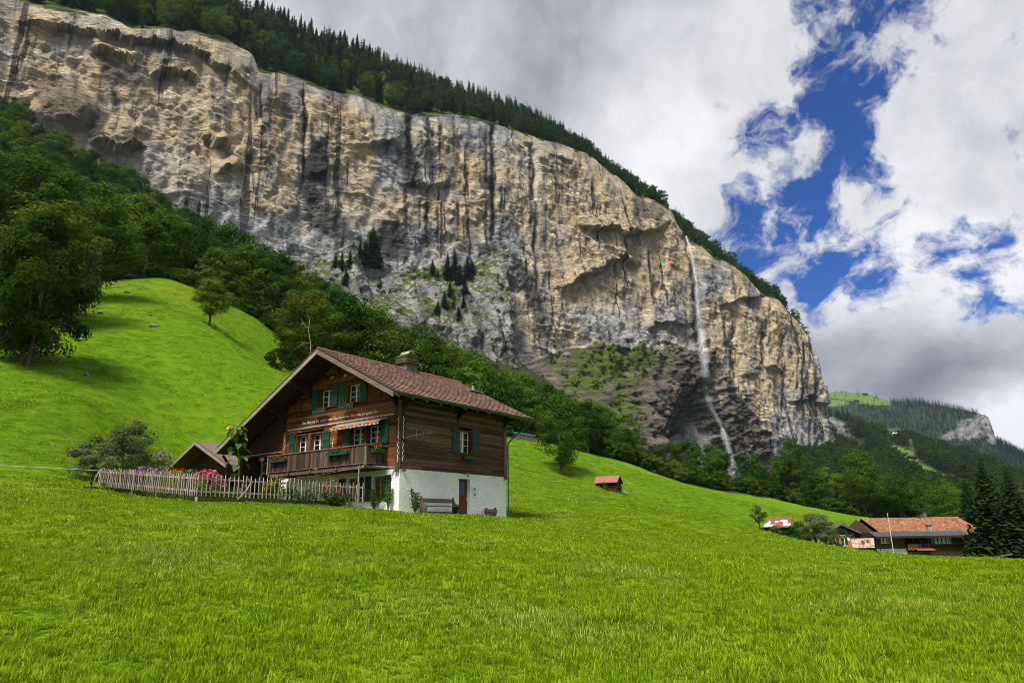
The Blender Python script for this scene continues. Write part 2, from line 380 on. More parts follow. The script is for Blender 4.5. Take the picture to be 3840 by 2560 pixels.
# ================================================================== the great rock wall
RIM = [(-700, -330), (-400, -200), (-150, -70), (0, -20), (150, 30), (285, 46), (408, 77), (485, 122), (638, 122), (740, 128), (880, 170), (944, 200), (970, 262), (1112, 296), (1204, 332), (1357, 367), (1434, 403), (1536, 434), (1714, 429), (1842, 459), (1934, 490), (2041, 525), (2199, 577), (2286, 648), (2357, 704), (2378, 735), (2459, 760), (2515, 791), (2536, 837), (2577, 888), (2628, 923), (2679, 969), (2740, 990), (2791, 1031), (2847, 1107), (2918, 1122), (2969, 1184), (3020, 1246), (3048, 1310)]
ru = np.array([u_of_px(*q) for q in RIM])
rz_ = []
for q, u in zip(RIM, ru):
    X, Y = plan(u); r = ray(*q); rz_.append(math.hypot(X, Y)*r[2])
rz_ = np.array(rz_)
ru = np.concatenate([ru, [ru[-1]+60, ru[-1]+140, _tu[-1]]]); rz_ = np.concatenate([rz_, [rz_[-1]-8, rz_[-1]-10, rz_[-1]-30]])
NU, NV = 820, 350
uu = np.linspace(ru[1], ru[-1]-150, NU)
# put most columns where the wall is seen
vv = np.linspace(0, 1, NV)
bx, by = plan(uu)
tx, ty = np.gradient(bx), np.gradient(by); ln = np.hypot(tx, ty); nx, ny = ty/ln, -tx/ln
rim_z = np.interp(uu, ru, rz_)
rim_z = rim_z+fbm(uu/14, uu*0, 41, 3)*2.0
foot_z = ground(bx+nx*10, by+ny*10, False)
foot_z = np.convolve(np.pad(foot_z, 20, mode='edge'), np.ones(41)/41, mode='valid')
foot_z = np.minimum(foot_z-18, rim_z-60)
foot_z = np.minimum(foot_z, np.interp(uu, [uu[0], uu[NU//2], uu[-1]], [60, 30, -40]))
Uc = uu[:, None]+0*vv[None]; Zc = foot_z[:, None]+(rim_z-foot_z)[:, None]*vv[None]
def ln_interp(x, pts): return np.interp(x, [q[0] for q in pts], [q[1] for q in pts])
BUT = [(900, 1080), (1000, 1060), (1119, 975), (1206, 955), (1257, 930), (1339, 895), (1400, 955), (1436, 1000), (1563, 1014), (1665, 1003), (1767, 985), (1844, 948), (1895, 938), (1925, 1000), (1971, 1150), (2038, 1260), (2090, 1340), (2150, 1440), (2250, 1600)]
TAL = [(1960, 1420), (2069, 1335), (2163, 1297), (2247, 1285), (2459, 1283), (2600, 1290), (2680, 1305), (2715, 1400), (2765, 1465), (2815, 1520), (2855, 1600), (2890, 1690), (2930, 1800), (3000, 1900)]
OVER = [([(2160, 850), (2280, 872), (2400, 882), (2450, 858), (2520, 838)], 8, 90, 6, 50),
        ([(2080, 1090), (2150, 1062), (2230, 1018), (2320, 978), (2400, 990)], 8, 100, 5, 70),
        ([(2400, 1240), (2500, 1215), (2600, 1225)], 5, 60, 3, 40),
        ([(2690, 1150), (2800, 1120), (2870, 1105)], 6, 60, 4, 50),
        ([(560, 300), (620, 275), (690, 285), (735, 312), (748, 360)], 9, 70, 7, 60),
        ([(340, 175), (430, 218), (520, 268)], 9, 60, 6, 50),
        ([(760, 525), (820, 540), (870, 575)], 9, 90, 5, 60),
        ([(800, 665), (850, 640), (900, 640)], 6, 60, 4, 50),
        ([(340, 545), (430, 565), (540, 550)], 10, 90, 7, 60),
        ([(60, 90), (230, 110), (420, 150), (620, 180), (780, 230), (930, 330)], 9, 50, 4, 45),
        ([(1500, 690), (1620, 700), (1700, 690)], 5, 60, 4, 40),
        ([(1320, 560), (1420, 545), (1520, 570)], 4, 60, 3, 40),
        ([(2960, 1500), (3040, 1490), (3110, 1530)], 6, 70, 4, 60),
        ([(2780, 1420), (2850, 1380), (2930, 1400)], 5, 60, 3, 50),
        ([(1150, 640), (1200, 655), (1250, 640)], 4, 50, 3, 40)]
GUL = [([(1985, 540), (1992, 700), (1990, 900), (2000, 1100)], 13, 14), ([(2572, 880), (2590, 1000), (2606, 1120), (2618, 1300)], 24, 13), ([(1135, 340), (1140, 520), (1130, 760)], 12, 6),
       ([(1525, 430), (1535, 560), (1550, 700)], 20, 6), ([(1840, 460), (1846, 640), (1850, 900)], 12, 6), ([(2745, 1180), (2740, 1330), (2750, 1450)], 9, 6), ([(2860, 1200), (2850, 1300), (2870, 1420)], 10, 6),
       ([(2930, 1240), (2925, 1400), (2940, 1560)], 9, 6), ([(3010, 1300), (3015, 1450), (3030, 1600)], 8, 5), ([(3060, 1400), (3070, 1550), (3080, 1700)], 7, 5), ([(980, 300), (975, 400), (965, 480)], 10, 6)]
fade = 1-sstep(Zc/rim_z[:, None], 0.93, 1.0)*0.75
warpu = fbm(Uc/60, Zc/60, 11, 2)*14
base_o = 0.10*(rim_z[:, None]-Zc)*0.55
bed = Zc+0.16*(Uc-uu[NU//2])+fbm(Uc/45, Zc/25, 5, 3)*16
saw = (bed/19.0) % 1.0; saw2 = (bed/7.3+0.3*gnoise(Uc/30, Zc/30, 8)) % 1.0
mod = 0.35+0.65*sstep(fbm(Uc/70, Zc/50, 91, 2), -0.15, 0.35)
def facets(u, z, su, sz, seed, tilt):
    """blocky rock: every cell of a jittered grid is its own tilted plane"""
    x = u/su; y = z/sz; ix = np.floor(x); iy = np.floor(y); best = np.full(x.shape, 9e9); val = np.zeros_like(x)
    for a in (-1, 0, 1):
        for b in (-1, 0, 1):
            cx, cy = ix+a, iy+b; h1 = _hash(cx, cy, seed)/4294967296.; h2 = _hash(cx, cy, seed+7)/4294967296.; h3 = _hash(cx, cy, seed+13)/4294967296.; h4 = _hash(cx, cy, seed+19)/4294967296.; h5 = _hash(cx, cy, seed+23)/4294967296.
            dx = x-cx-h1; dy = y-cy-h2; d2 = dx*dx+dy*dy; m_ = d2 < best; best = np.where(m_, d2, best)
            val = np.where(m_, (h3-.5)+tilt*((h4-.5)*dx+(h5-.2)*dy), val)
    return val
wz = fbm(Uc/18, Zc/18, 111, 3)*6
rel = 5.0*fbm((Uc+warpu)/85, Zc/75, 1, 3)+1.6*ridged((Uc+warpu)/34, Zc/80, 2, 3)+2.2*(saw**2)*mod+1.0*(saw2**2)*mod+1.5*ridged((Uc+warpu*1.5)/11, Zc/60, 6, 3)+0.5*fbm(Uc/5.2, Zc/6.5, 7, 3)
rel = rel+3.2*facets(Uc+wz, Zc+wz, 30, 52, 301, 1.2)+2.2*facets(Uc+wz*.6, Zc-wz*.4, 11, 21, 302, 1.3)+1.4*facets(Uc+wz*.3, Zc+wz*.3, 4.6, 8.0, 303, 1.3)
rel = rel*fade
def place(o):
    return np.stack([bx[:, None]+nx[:, None]*o, by[:, None]+ny[:, None]*o, Zc], -1)
feat = np.zeros_like(Zc)
for it in range(2):
    PX, PY = proj(place(base_o+feat))
    f = np.zeros_like(Zc); NZ = fbm(PX/55, PY/40, 63, 4)*34; SW = 5*np.sin(PY/31)+3*np.sin(PY/13+1)
    db = PY-ln_interp(PX, BUT); ib = sstep(PX, 940, 1120)*(1-sstep(PX, 2080, 2180))
    f += ib*(19*sstep(db, -3, 9)+32*(1-np.exp(-np.maximum(db-30, 0)/120))+0.05*np.maximum(db, 0))
    dt = PY-ln_interp(PX, TAL); itl = sstep(PX, 1965, 2090)*(1-sstep(PX, 2930, 3000))
    f = np.maximum(f, itl*(1-.9*sstep(PX, 2500, 2860))*np.maximum(dt, 0)*0.30)
    for pts, pr, ex, rc, ex2 in OVER:
        x0, x1 = pts[0][0], pts[-1][0]; w_ = (x1-x0)*0.22
        dy = PY-ln_interp(PX, pts)+NZ; ends = sstep(PX, x0-w_*.3, x0+w_)*(1-sstep(PX, x1-w_, x1+w_*.3))
        f += ends*np.where(dy < 0, pr*np.exp(dy/ex)*sstep(-dy, -1, 5), -rc*np.exp(-dy/ex2)*sstep(dy, -1, 7))
    for pts, w_, dep in GUL:
        ys = [q[1] for q in pts]; xc = np.interp(PY, ys, [q[0] for q in pts])+SW
        f -= dep*np.exp(-((PX-xc)/w_)**2)*sstep(PY, ys[0]-10, ys[0]+40)*(1-sstep(PY, ys[-1]-80, ys[-1]+20))
    # dark bulge on the far left
    f += 12*np.exp(-(((PX-230)/110)**2+((PY-400)/95)**2)**2)
    feat = f
tal_m = itl*sstep(dt+fbm(PX/45, PY/30, 88, 4)*70, -14, 22); but_m = ib*sstep(db, 2, 16)*(1-tal_m)
rel = rel*(1-0.15*tal_m)+tal_m*(5.5*ridged((Uc+Zc*0.9)/30, (Zc-0.4*Uc)/10, 71, 4)+4.0*facets(Uc+wz, Zc+wz, 14, 8, 304, 1.3))+but_m*(8.5*ridged((Uc+Zc*.2)/15, Zc/36, 72, 5)+2*ridged(Uc/5, Zc/11, 73, 3))
CP = place(base_o+feat+rel)
PX, PY = proj(CP)
WX = PX+fbm(PX/14, PY/40, 31, 3)*9; WY = PY+fbm(PX/20, PY/20, 32, 3)*12
def poly_mask(pts, soft=8):
    pts = np.array(pts, float); full = np.zeros(PX.shape)
    bb = (WX > pts[:, 0].min()-20) & (WX < pts[:, 0].max()+20) & (WY > pts[:, 1].min()-20) & (WY < pts[:, 1].max()+20)
    wx = WX[bb]; wy = WY[bb]; ins = np.zeros(wx.shape, bool); dist = np.full(wx.shape, 1e9)
    for i in range(len(pts)):
        (x1, y1), (x2, y2) = pts[i], pts[(i+1) % len(pts)]
        cnd = ((y1 > wy) != (y2 > wy)); ins ^= cnd & (wx < (x2-x1)*(wy-y1)/(y2-y1+1e-9)+x1)
        tt = np.clip(((wx-x1)*(x2-x1)+(wy-y1)*(y2-y1))/((x2-x1)**2+(y2-y1)**2), 0, 1)
        dist = np.minimum(dist, np.hypot(wx-x1-tt*(x2-x1), wy-y1-tt*(y2-y1)))
    sd = np.where(ins, dist, -dist); full[bb] = sstep(sd, -soft, soft); return full
stain = np.zeros_like(Zc)
for pts, a in (([(1165, 485), (1205, 545), (1238, 615), (1205, 690), (1175, 710), (1135, 690), (1132, 620), (1158, 560)], 1), ([(1130, 690), (1185, 690), (1222, 735), (1190, 768), (1150, 770), (1128, 740)], 1),
               ([(1120, 740), (1210, 765), (1270, 780), (1330, 880), (1360, 905), (1260, 900), (1180, 860)], .75), ([(1420, 830), (1500, 820), (1540, 900), (1530, 980), (1440, 980), (1400, 900)], .85),
               ([(350, 195), (430, 225), (505, 275), (480, 330), (430, 320), (380, 290)], .7), ([(420, 330), (460, 380), (440, 420), (410, 380)], .8), ([(475, 480), (520, 490), (490, 550), (450, 560)], .8),
               ([(190, 270), (300, 300), (350, 400), (340, 500), (260, 500), (150, 400), (120, 320)], .55), ([(350, 400), (420, 430), (360, 530), (330, 520)], .85),
               ([(300, 100), (420, 110), (560, 140), (640, 150), (600, 190), (420, 150)], .5), ([(1910, 925), (1960, 990), (2020, 1060), (2040, 1180), (2050, 1260), (1990, 1170), (1930, 1010)], .8),
               ([(1240, 300), (1320, 330), (1300, 420), (1200, 390)], .5), ([(2370, 740), (2450, 760), (2500, 800), (2470, 830), (2380, 810)], .6), ([(2640, 1330), (2680, 1325), (2690, 1420), (2660, 1470), (2640, 1400)], .55),
               ([(2590, 940), (2612, 1010), (2626, 1150), (2630, 1290), (2600, 1280), (2585, 1100)], .75), ([(1480, 560), (1560, 560), (1580, 650), (1560, 720), (1520, 690)], .8), ([(1340, 830), (1380, 780), (1390, 800), (1370, 860)], .8),
               ([(1790, 920), (1860, 905), (1870, 945), (1800, 960)], .85)):
    stain = np.maximum(stain, a*poly_mask(pts))
N17 = fbm(PY/60, PX/90, 17, 2)*7; N19 = fbm(PY/25, PX/60, 19, 2); N23 = fbm(PX/6, PY/30, 23, 2)*40
for (xc, y0, y1, w_, a) in ((1530, 430, 700, 14, 1), (1520, 700, 1000, 10, .9), (1650, 450, 700, 8, .9), (1622, 470, 700, 7, .8), (1845, 460, 930, 9, 1), (1822, 470, 720, 6, .8), (1800, 470, 640, 5, .7), (1138, 350, 760, 6, 1), (1600, 740, 950, 9, 1), (1640, 750, 930, 7, .9), (1668, 760, 900, 5, .9), (1715, 750, 920, 6, .9), (1752, 780, 930, 6, .9), (1575, 730, 900, 5, .8),
                            (1988, 540, 900, 8, .9), (2745, 1170, 1420, 6, .9), (2735, 1260, 1480, 5, .9), (2858, 1190, 1400, 7, .9), (2930, 1230, 1560, 7, .8), (2990, 1240, 1560, 6, .8), (3010, 1280, 1650, 7, .9), (3035, 1300, 1700, 6, .9), (3058, 1370, 1750, 7, .9), (2885, 1130, 1300, 5, .8), (960, 330, 480, 10, .9), (940, 340, 440, 6, .7), (1010, 330, 520, 7, .6), (2330, 920, 1010, 4, .8), (2352, 900, 980, 4, .7), (2460, 1150, 1330, 5, .5), (2070, 600, 760, 7, .7), (2110, 580, 760, 7, .7), (2160, 600, 700, 6, .6), (2280, 660, 740, 8, .7), (2810, 1030, 1180, 5, .8), (2670, 980, 1200, 6, .5), (1400, 430, 560, 7, .7), (1350, 400, 520, 6, .6), (1450, 440, 600, 7, .7), (1700, 450, 600, 7, .8), (1760, 450, 560, 6, .7), (1900, 500, 600, 6, .6)):
    bb = (np.abs(PX-xc) < w_*2+25) & (PY > y0-30) & (PY < y1+90)
    w2 = w_*(0.95+0.7*N19[bb])
    stain[bb] = np.maximum(stain[bb], a*(1-sstep(np.abs(PX[bb]-xc-N17[bb]), w2*0.5, w2*1.1))*sstep(PY[bb], y0-20, y0+25)*(1-sstep(PY[bb]+N23[bb], y1-60, y1+20)))
warm = np.zeros_like(Zc)
for (x, y, sx, sy, a) in ((2350, 850, 330, 330, .9), (2850, 1250, 200, 300, .75), (560, 320, 380, 220, .85), (1330, 570, 90, 170, .9), (1050, 600, 60, 120, .7), (700, 640, 130, 60, .6), (1480, 780, 160, 60, .7), (1700, 620, 130, 120, .5), (1780, 820, 110, 130, .5), (2850, 1480, 130, 200, .5), (1260, 420, 160, 60, .6), (850, 480, 200, 160, .6), (150, 120, 200, 90, .5), (1000, 740, 90, 70, .6)):
    warm = np.maximum(warm, a*np.exp(-((PX-x)/sx)**2-((PY-y)/sy)**2))
pale = np.zeros_like(Zc)
for (x, y, sx, sy, a) in ((2000, 620, 70, 110, .9), (850, 710, 220, 40, .7), (600, 620, 160, 60, .6), (1350, 800, 150, 50, .6), (2250, 1190, 180, 70, .6), (560, 440, 120, 60, .4), (1600, 1100, 260, 120, .5), (2330, 660, 80, 80, .5)):
    pale = np.maximum(pale, a*np.exp(-((PX-x)/sx)**2-((PY-y)/sy)**2))
# grass where the rock lies back
du = np.gradient(CP, axis=0); dv = np.gradient(CP, axis=1); nn = np.cross(du, dv); nn /= np.linalg.norm(nn, axis=-1, keepdims=True)+1e-9
nz = np.abs(nn[..., 2])*np.sign(nn[..., 2])
green = sstep(nz, 0.42, 0.72)*np.maximum(but_m, ib*sstep(db, -14, 6))
bowl = np.exp(-(((PX-1610)/120)**2+((PY-1030)/28)**2)**2)+np.exp(-(((PX-1250)/110)**2+((PY-985)/14)**2)**2)*0.8+np.exp(-(((PX-1690)/35)**2+((PY-1120)/60)**2)**2)*0.9+np.exp(-(((PX-1790)/70)**2+((PY-1000)/16)**2)**2)*0.8
green = np.maximum(green*0.8, np.clip(bowl, 0, 1)*sstep(fbm(PX/16, PY/12, 81, 3), -0.35, 0.05))
tg = sstep(fbm((PX+PY*0.0)/70, (PY-PX*0.45)/16, 83, 4)+0.75*np.exp(-((PX-2230)/200)**2-((PY-1390)/130)**2)+0.5*np.exp(-((PX-2400)/160)**2-((PY-1340)/50)**2)+0.4*np.exp(-((PX-2330)/150)**2-((PY-1540)/60)**2)-0.02*np.maximum(PX-2560, 0)/10, 0.38, 0.60)
green = np.maximum(green, tal_m*tg*0.9)
gtop = sstep(Zc/rim_z[:, None], 0.985, 1.0); green = np.maximum(green, gtop*0.9*sstep(fbm(Uc/18, Zc/10, 85, 2), -0.2, 0.2))

m, t = material('limestone')
P = t.attr('rock', 'Vector'); U3 = t.mapping(P, (1, 1, 1))
st_f = t.noise(t.mapping(P, (0.22, 0.016, 1)), 1.0, 6, 0.62, 0.4)       # vertical water streaks
st_w = t.noise(t.mapping(P, (0.075, 0.010, 1)), 1.0, 5, 0.6, 0.6)
big = t.noise(t.mapping(P, (0.012, 0.014, 1)), 1.0, 4, 0.55)
mid = t.noise(t.mapping(P, (0.05, 0.055, 1)), 1.0, 6, 0.6, 0.8)
fin = t.noise(t.mapping(P, (0.45, 0.5, 1)), 1.0, 5, 0.65)
crk = t.vor(t.vmath('ADD', t.mapping(P, (0.085, 0.06, 1)), t.vmath('SCALE', t.noise(t.mapping(P, (.05, .05, 1)), 1, 4, .6, col=True), 1.3)), 1.0, 'DISTANCE_TO_EDGE')
crk2 = t.vor(t.vmath('ADD', t.mapping(P, (0.05, 0.16, 1), (0, 0, 0.25)), t.vmath('SCALE', t.noise(t.mapping(P, (.08, .08, 1)), 1, 4, .6, col=True), 1.6)), 1.0, 'DISTANCE_TO_EDGE')
tan = t.mix(t.map(mid, 0.35, 0.7), (0.490, 0.370, 0.205), (0.660, 0.560, 0.400))
tan = t.mix(t.map(t.noise(t.mapping(P, (0.03, 0.02, 1), (0, 0, 0), (40, 10, 0)), 1, 4, .6), .56, .72, 0, .6), tan, (0.480, 0.295, 0.120))
gry = t.mix(t.map(mid, 0.3, 0.7), (0.190, 0.200, 0.220), (0.530, 0.530, 0.525))
wf = t.math('ADD', t.math('MULTIPLY', t.attr('warm'), 0.62), t.math('SUBTRACT', big, 0.5))
col = t.mix(t.map(t.math('ADD', wf, t.math('MULTIPLY', t.math('SUBTRACT', mid, 0.5), 0.7)), -0.03, 0.25), gry, tan)
col = t.mix(t.math('MULTIPLY', t.map(st_w, 0.48, 0.64), 0.72), col, (0.165, 0.172, 0.192))
col = t.mix(t.math('MULTIPLY', t.attr('pale'), t.map(fin, 0.3, 0.6, 0.5, 1.0)), col, (0.500, 0.480, 0.440))
col = t.mix(t.math('MULTIPLY', t.attr('but'), 0.75), col, t.mix(t.map(t.noise(t.mapping(P, (0.10, 0.035, 1)), 1, 6, .65, .6), 0.36, 0.64), (0.070, 0.070, 0.075), (0.330, 0.320, 0.300)))
col = t.mix(t.attr('tal'), col, t.mix(t.map(t.noise(t.mapping(P, (0.03, 0.12, 1), (0, 0, -0.5)), 1, 6, .65, .5), 0.36, 0.66), (0.046, 0.041, 0.035), (0.170, 0.142, 0.108)))
# black wet streaks hanging below ledges
blk = t.math('MULTIPLY', t.math('MULTIPLY', t.map(st_f, 0.555, 0.64), 0.62), t.map(st_w, 0.43, 0.58))
st_l = t.noise(t.mapping(P, (0.105, 0.0055, 1), (0, 0, 0), (13, 4, 0)), 1.0, 4, 0.6, 0.25)
blk = t.math('MAXIMUM', blk, t.math('MULTIPLY', t.map(st_l, 0.575, 0.635), t.map(st_f, 0.34, 0.46)))
blk = t.math('MULTIPLY', blk, t.math('SUBTRACT', 1.0, t.math('MULTIPLY', t.attr('tal'), 0.6)))
col = t.mix(t.math('MULTIPLY', blk, 0.84), col, (0.026, 0.027, 0.031))
stn = t.math('MULTIPLY', t.attr('stain'), t.map(st_f, 0.20, 0.32, 0.85, 1.0))
col = t.mix(stn, col, t.mix(mid, (0.022, 0.022, 0.024), (0.060, 0.058, 0.056)))
cr1 = t.map(crk, 0.0, 0.035, 1.0, 0.0); cr2 = t.map(crk2, 0.0, 0.03, 1.0, 0.0)
crm = t.math('MULTIPLY', t.math('MAXIMUM', cr1, cr2), t.map(fin, 0.45, 0.6))
col = t.mix(t.math('MULTIPLY', crm, 0.16), col, (0.060, 0.052, 0.045))
col = t.mix(t.map(fin, 0.62, 0.8, 0, .35), col, (0.52, 0.46, 0.36))
col = t.mix(t.map(t.attr('green'), 0.25, 0.7), col, t.mix(fin, (0.035, 0.062, 0.008), (0.105, 0.140, 0.018)))
hh = t.math('SUBTRACT', t.math('MULTIPLY', fin, 1.3), t.math('MULTIPLY', cr2, 0.5))
out(t, t.bsdf(col, 0.9, t.bump(hh, 1.0, 3.4), 0.2))
rk = np.stack([Uc, Zc, np.zeros_like(Zc)], -1)
me = np_mesh('rock_wall', CP.reshape(-1, 3), grid_faces(NU, NV), m, False,
             [('rock', 'POINT', 'FLOAT_VECTOR', rk), ('stain', 'POINT', 'FLOAT', stain), ('warm', 'POINT', 'FLOAT', warm), ('pale', 'POINT', 'FLOAT', pale),
              ('tal', 'POINT', 'FLOAT', tal_m), ('but', 'POINT', 'FLOAT', but_m), ('green', 'POINT', 'FLOAT', green)])
tag(link('cliff', me), 'towering limestone rock wall, tan and grey with black water streaks', 'cliff', kind='structure')
rimP = CP[:, -1, :]; rimPX, rimPY = proj(rimP)

# ------------------------------------------------------------------ wooded slope above the rim
SKY = [(-700, -900), (300, -340), (700, -120), (1000, 40), (1128, 80), (1255, 125), (1383, 180), (1510, 240), (1663, 297), (1765, 333), (1857, 350), (1995, 410), (2122, 474), (2199, 522), (2281, 602), (2347, 644), (2459, 705), (2510, 765), (2556, 828), (2638, 884), (2714, 930), (2816, 1004), (2893, 1070), (2944, 1128), (2995, 1188), (3061, 1290)]
sel = np.arange(0, NU, 3); NB = 26; rows = []
for k in range(NB):
    q = k/(NB-1); dist = 0.5+q*150
    pb = rimP[sel]-np.stack([nx[sel], ny[sel], 0*nx[sel]], -1)*dist
    rows.append(pb)
TOP = np.stack(rows, 1)
# height of the back edge chosen so that its trees make the skyline of the photograph
bk = TOP[:, -1]; bxp, byp = proj(np.stack([bk[:, 0], bk[:, 1], bk[:, 2]+90], -1))
ysk = np.interp(rimPX[sel], [q[0] for q in SKY], [q[1] for q in SKY])
zt = []
for i, si in enumerate(sel):
    # find z so that the back edge projects on the skyline at its own x
    z0, z1 = bk[i, 2]-50, bk[i, 2]+500
    for _ in range(30):
        zm = (z0+z1)/2; x_, y_ = proj([bk[i, 0], bk[i, 1], zm])
        if y_ > np.interp(x_, [q[0] for q in SKY], [q[1] for q in SKY]): z0 = zm
        else: z1 = zm
    zt.append((z0+z1)/2)
zt = np.array(zt); zt = np.convolve(np.pad(zt, 8, mode='edge'), np.ones(17)/17, mode='valid')
rise = np.clip(zt-rimP[sel][:, 2]-14, 4, 170)
q = np.linspace(0, 1, NB)[None]
TOP[..., 2] = rimP[sel][:, 2][:, None]-0.3+rise[:, None]*(0.85*q+0.15*q*q)+fbm(Uc[sel][:, :NB]/22, q*150/22+0*Uc[sel][:, :NB], 201, 3)*5*q
back = TOP[:, -1].copy(); back -= np.stack([nx[sel], ny[sel], 0*nx[sel]], -1)*120; back[:, 2] -= 60
TOPX = np.concatenate([TOP, back[:, None]], 1)
m, t = material('forest_floor')
P = t.pos(); n1 = t.noise(P, 0.08, 4, .6); n2 = t.noise(P, 0.6, 5, .65)
c = t.mix(t.map(n2, .35, .65), (0.022, 0.034, 0.008), (0.060, 0.085, 0.013))
c = t.mix(t.map(n1, .60, .68, 0, .8), c, t.mix(n2, (0.10, 0.10, 0.10), (0.36, 0.34, 0.30)))
out(t, t.bsdf(c, 0.95, t.bump(n2, 1.0, 0.6), 0.1))
me = np_mesh('plateau', TOPX.reshape(-1, 3), grid_faces(len(sel), NB+1), m, True)
tag(link('plateau', me), 'steep wooded slope rising behind the rim of the rock wall', 'slope', kind='structure')
# ================================================================== far valley: hillside and mountain
def loft(name, rowsP, nu, nv, mat, amp=8.0, scale=60.0, seed=300):
    """smooth sheet through rows of (px, py, distance) points"""
    R = []
    for row in rowsP:
        w = np.array([at(*q) for q in row]); xs = np.array([q[0] for q in row], float)
        g_ = np.linspace(xs[0], xs[-1], nu); R.append(np.stack([np.interp(g_, xs, w[:, k]) for k in range(3)], -1))
    R = np.array(R); tt = np.linspace(0, len(R)-1, nv); V = np.empty((nu, nv, 3))
    for k in range(3):
        for i in range(nu): V[i, :, k] = np.interp(tt, np.arange(len(R)), R[:, i, k])
    ker = np.ones(9)/9
    for k in range(3):
        for i in range(nu): V[i, :, k] = np.convolve(np.pad(V[i, :, k], 4, mode='edge'), ker, mode='valid')
    V[..., 2] += fbm(V[..., 0]/scale, V[..., 1]/scale, seed, 4)*amp
    return V
HILL = loft('hillside', [
    [(2900, 1960, 260), (3300, 1975, 250), (3700, 2010, 240), (4300, 2080, 230)],
    [(2900, 1880, 420), (3300, 1905, 420), (3700, 1950, 400), (4300, 2010, 380)],
    [(2950, 1780, 700), (3300, 1800, 700), (3500, 1830, 680), (3700, 1890, 650), (4300, 1960, 620)],
    [(3000, 1650, 1000), (3200, 1690, 1000), (3400, 1710, 980), (3600, 1770, 950), (3800, 1835, 900), (4300, 1930, 850)],
    [(3040, 1530, 1250), (3106, 1545, 1250), (3197, 1578, 1240), (3264, 1610, 1230), (3378, 1630, 1220), (3450, 1655, 1210), (3570, 1693, 1200), (3713, 1741, 1180), (3809, 1784, 1150), (4300, 1900, 1100)],
    [(3040, 1600, 1450), (3400, 1690, 1420), (3800, 1830, 1350), (4300, 1920, 1300)]], 150, 110, None)
MOUNT = loft('mountain', [
    [(2950, 1800, 1700), (3300, 1800, 1700), (3700, 1850, 1700), (4300, 1920, 1700)],
    [(2950, 1640, 2300), (3300, 1640, 2350), (3534, 1690, 2400), (3737, 1730, 2400), (3840, 1790, 2400), (4300, 1900, 2300)],
    [(2950, 1560, 2800), (3300, 1560, 2800), (3534, 1620, 2700), (3640, 1650, 2650), (3737, 1680, 2600), (3840, 1740, 2600), (4300, 1890, 2500)],
    [(2950, 1500, 3200), (3082, 1490, 3200), (3225, 1490, 3200), (3331, 1515, 3150), (3450, 1525, 3050), (3590, 1560, 2800), (3689, 1560, 2720), (3712, 1590, 2690), (3737, 1660, 2640), (3840, 1716, 2640), (4300, 1880, 2520)],
    [(2950, 1475, 3500), (3082, 1470, 3500), (3168, 1462, 3500), (3225, 1470, 3500), (3331, 1498, 3400), (3450, 1504, 3300), (3618, 1534, 3000), (3689, 1548, 2800), (3709, 1566, 2720), (3737, 1656, 2650), (3840, 1708, 2650), (4300, 1870, 2530)],
    [(2950, 1560, 3900), (3300, 1560, 3900), (3700, 1650, 3300), (3840, 1750, 2900), (4300, 1890, 2700)]], 170, 110, None, 14, 150, 310)
def px_ell(V, lst):
    X, Y = proj(V); m_ = np.zeros(X.shape)
    nz_ = fbm(X/25, Y/16, 333, 3)*0.35
    for (x, y, a, b, rot) in lst:
        c_, s_ = math.cos(rad(rot)), math.sin(rad(rot)); dx = (X-x)*c_+(Y-y)*s_; dy = -(X-x)*s_+(Y-y)*c_
        m_ = np.maximum(m_, sstep(1.0-np.sqrt((dx/a)**2+(dy/b)**2)+nz_, -0.05, 0.1))
    return m_
hill_clear = px_ell(HILL, [(3375, 1690, 55, 13, 25), (3405, 1710, 40, 22, 20), (3480, 1765, 60, 16, 25), (3570, 1805, 80, 20, 20), (3650, 1850, 60, 16, 22), (3363, 1632, 22, 6, 10), (3840, 1870, 40, 10, 15)])
hill_rock = px_ell(HILL, [(3118, 1590, 26, 30, 0), (3150, 1605, 50, 26, 35), (3190, 1640, 20, 16, 40), (3285, 1690, 12, 10, 0)])
mt_clear = px_ell(MOUNT, [(3170, 1480, 120, 22, 6), (3250, 1500, 90, 16, 8), (3120, 1510, 60, 14, 0), (3330, 1497, 45, 6, 5)])
mt_rock = px_ell(MOUNT, [(3690, 1590, 45, 55, 10), (3640, 1610, 70, 42, -14), (3570, 1630, 50, 16, -25), (3725, 1645, 22, 22, 30)])
m, t = material('hill_ground')
P = t.pos(); n1 = t.noise(P, .02, 5, .6); n2 = t.noise(P, .15, 5, .65); n3 = t.noise(t.mapping(P, (0.05, 0.05, 0.008)), 1, 6, .65)
c = t.mix(n2, (0.010, 0.020, 0.009), (0.024, 0.040, 0.014))
c = t.mix(t.attr('clear'), c, t.mix(t.map(n2, .35, .65), (0.060, 0.115, 0.016), (0.105, 0.160, 0.032)))
c = t.mix(t.attr('rockm'), c, t.mix(t.map(n3, .36, .66), (0.052, 0.054, 0.060), (0.190, 0.184, 0.172)))
out(t, t.bsdf(c, .95, t.bump(n2, 1, 2.5), .1))
for nm, V, cl, rk_, lab in (('hillside', HILL, hill_clear, hill_rock, 'wooded valley side beyond the rock wall with bright clearings'), ('mountain', MOUNT, mt_clear, mt_rock, 'distant forested mountain with alpine pasture and pale rock face')):
    me = np_mesh(nm, V.reshape(-1, 3), grid_faces(V.shape[0], V.shape[1]), m, True, [('clear', 'POINT', 'FLOAT', cl), ('rockm', 'POINT', 'FLOAT', rk_)])
    tag(link(nm, me), lab, nm, kind='structure')

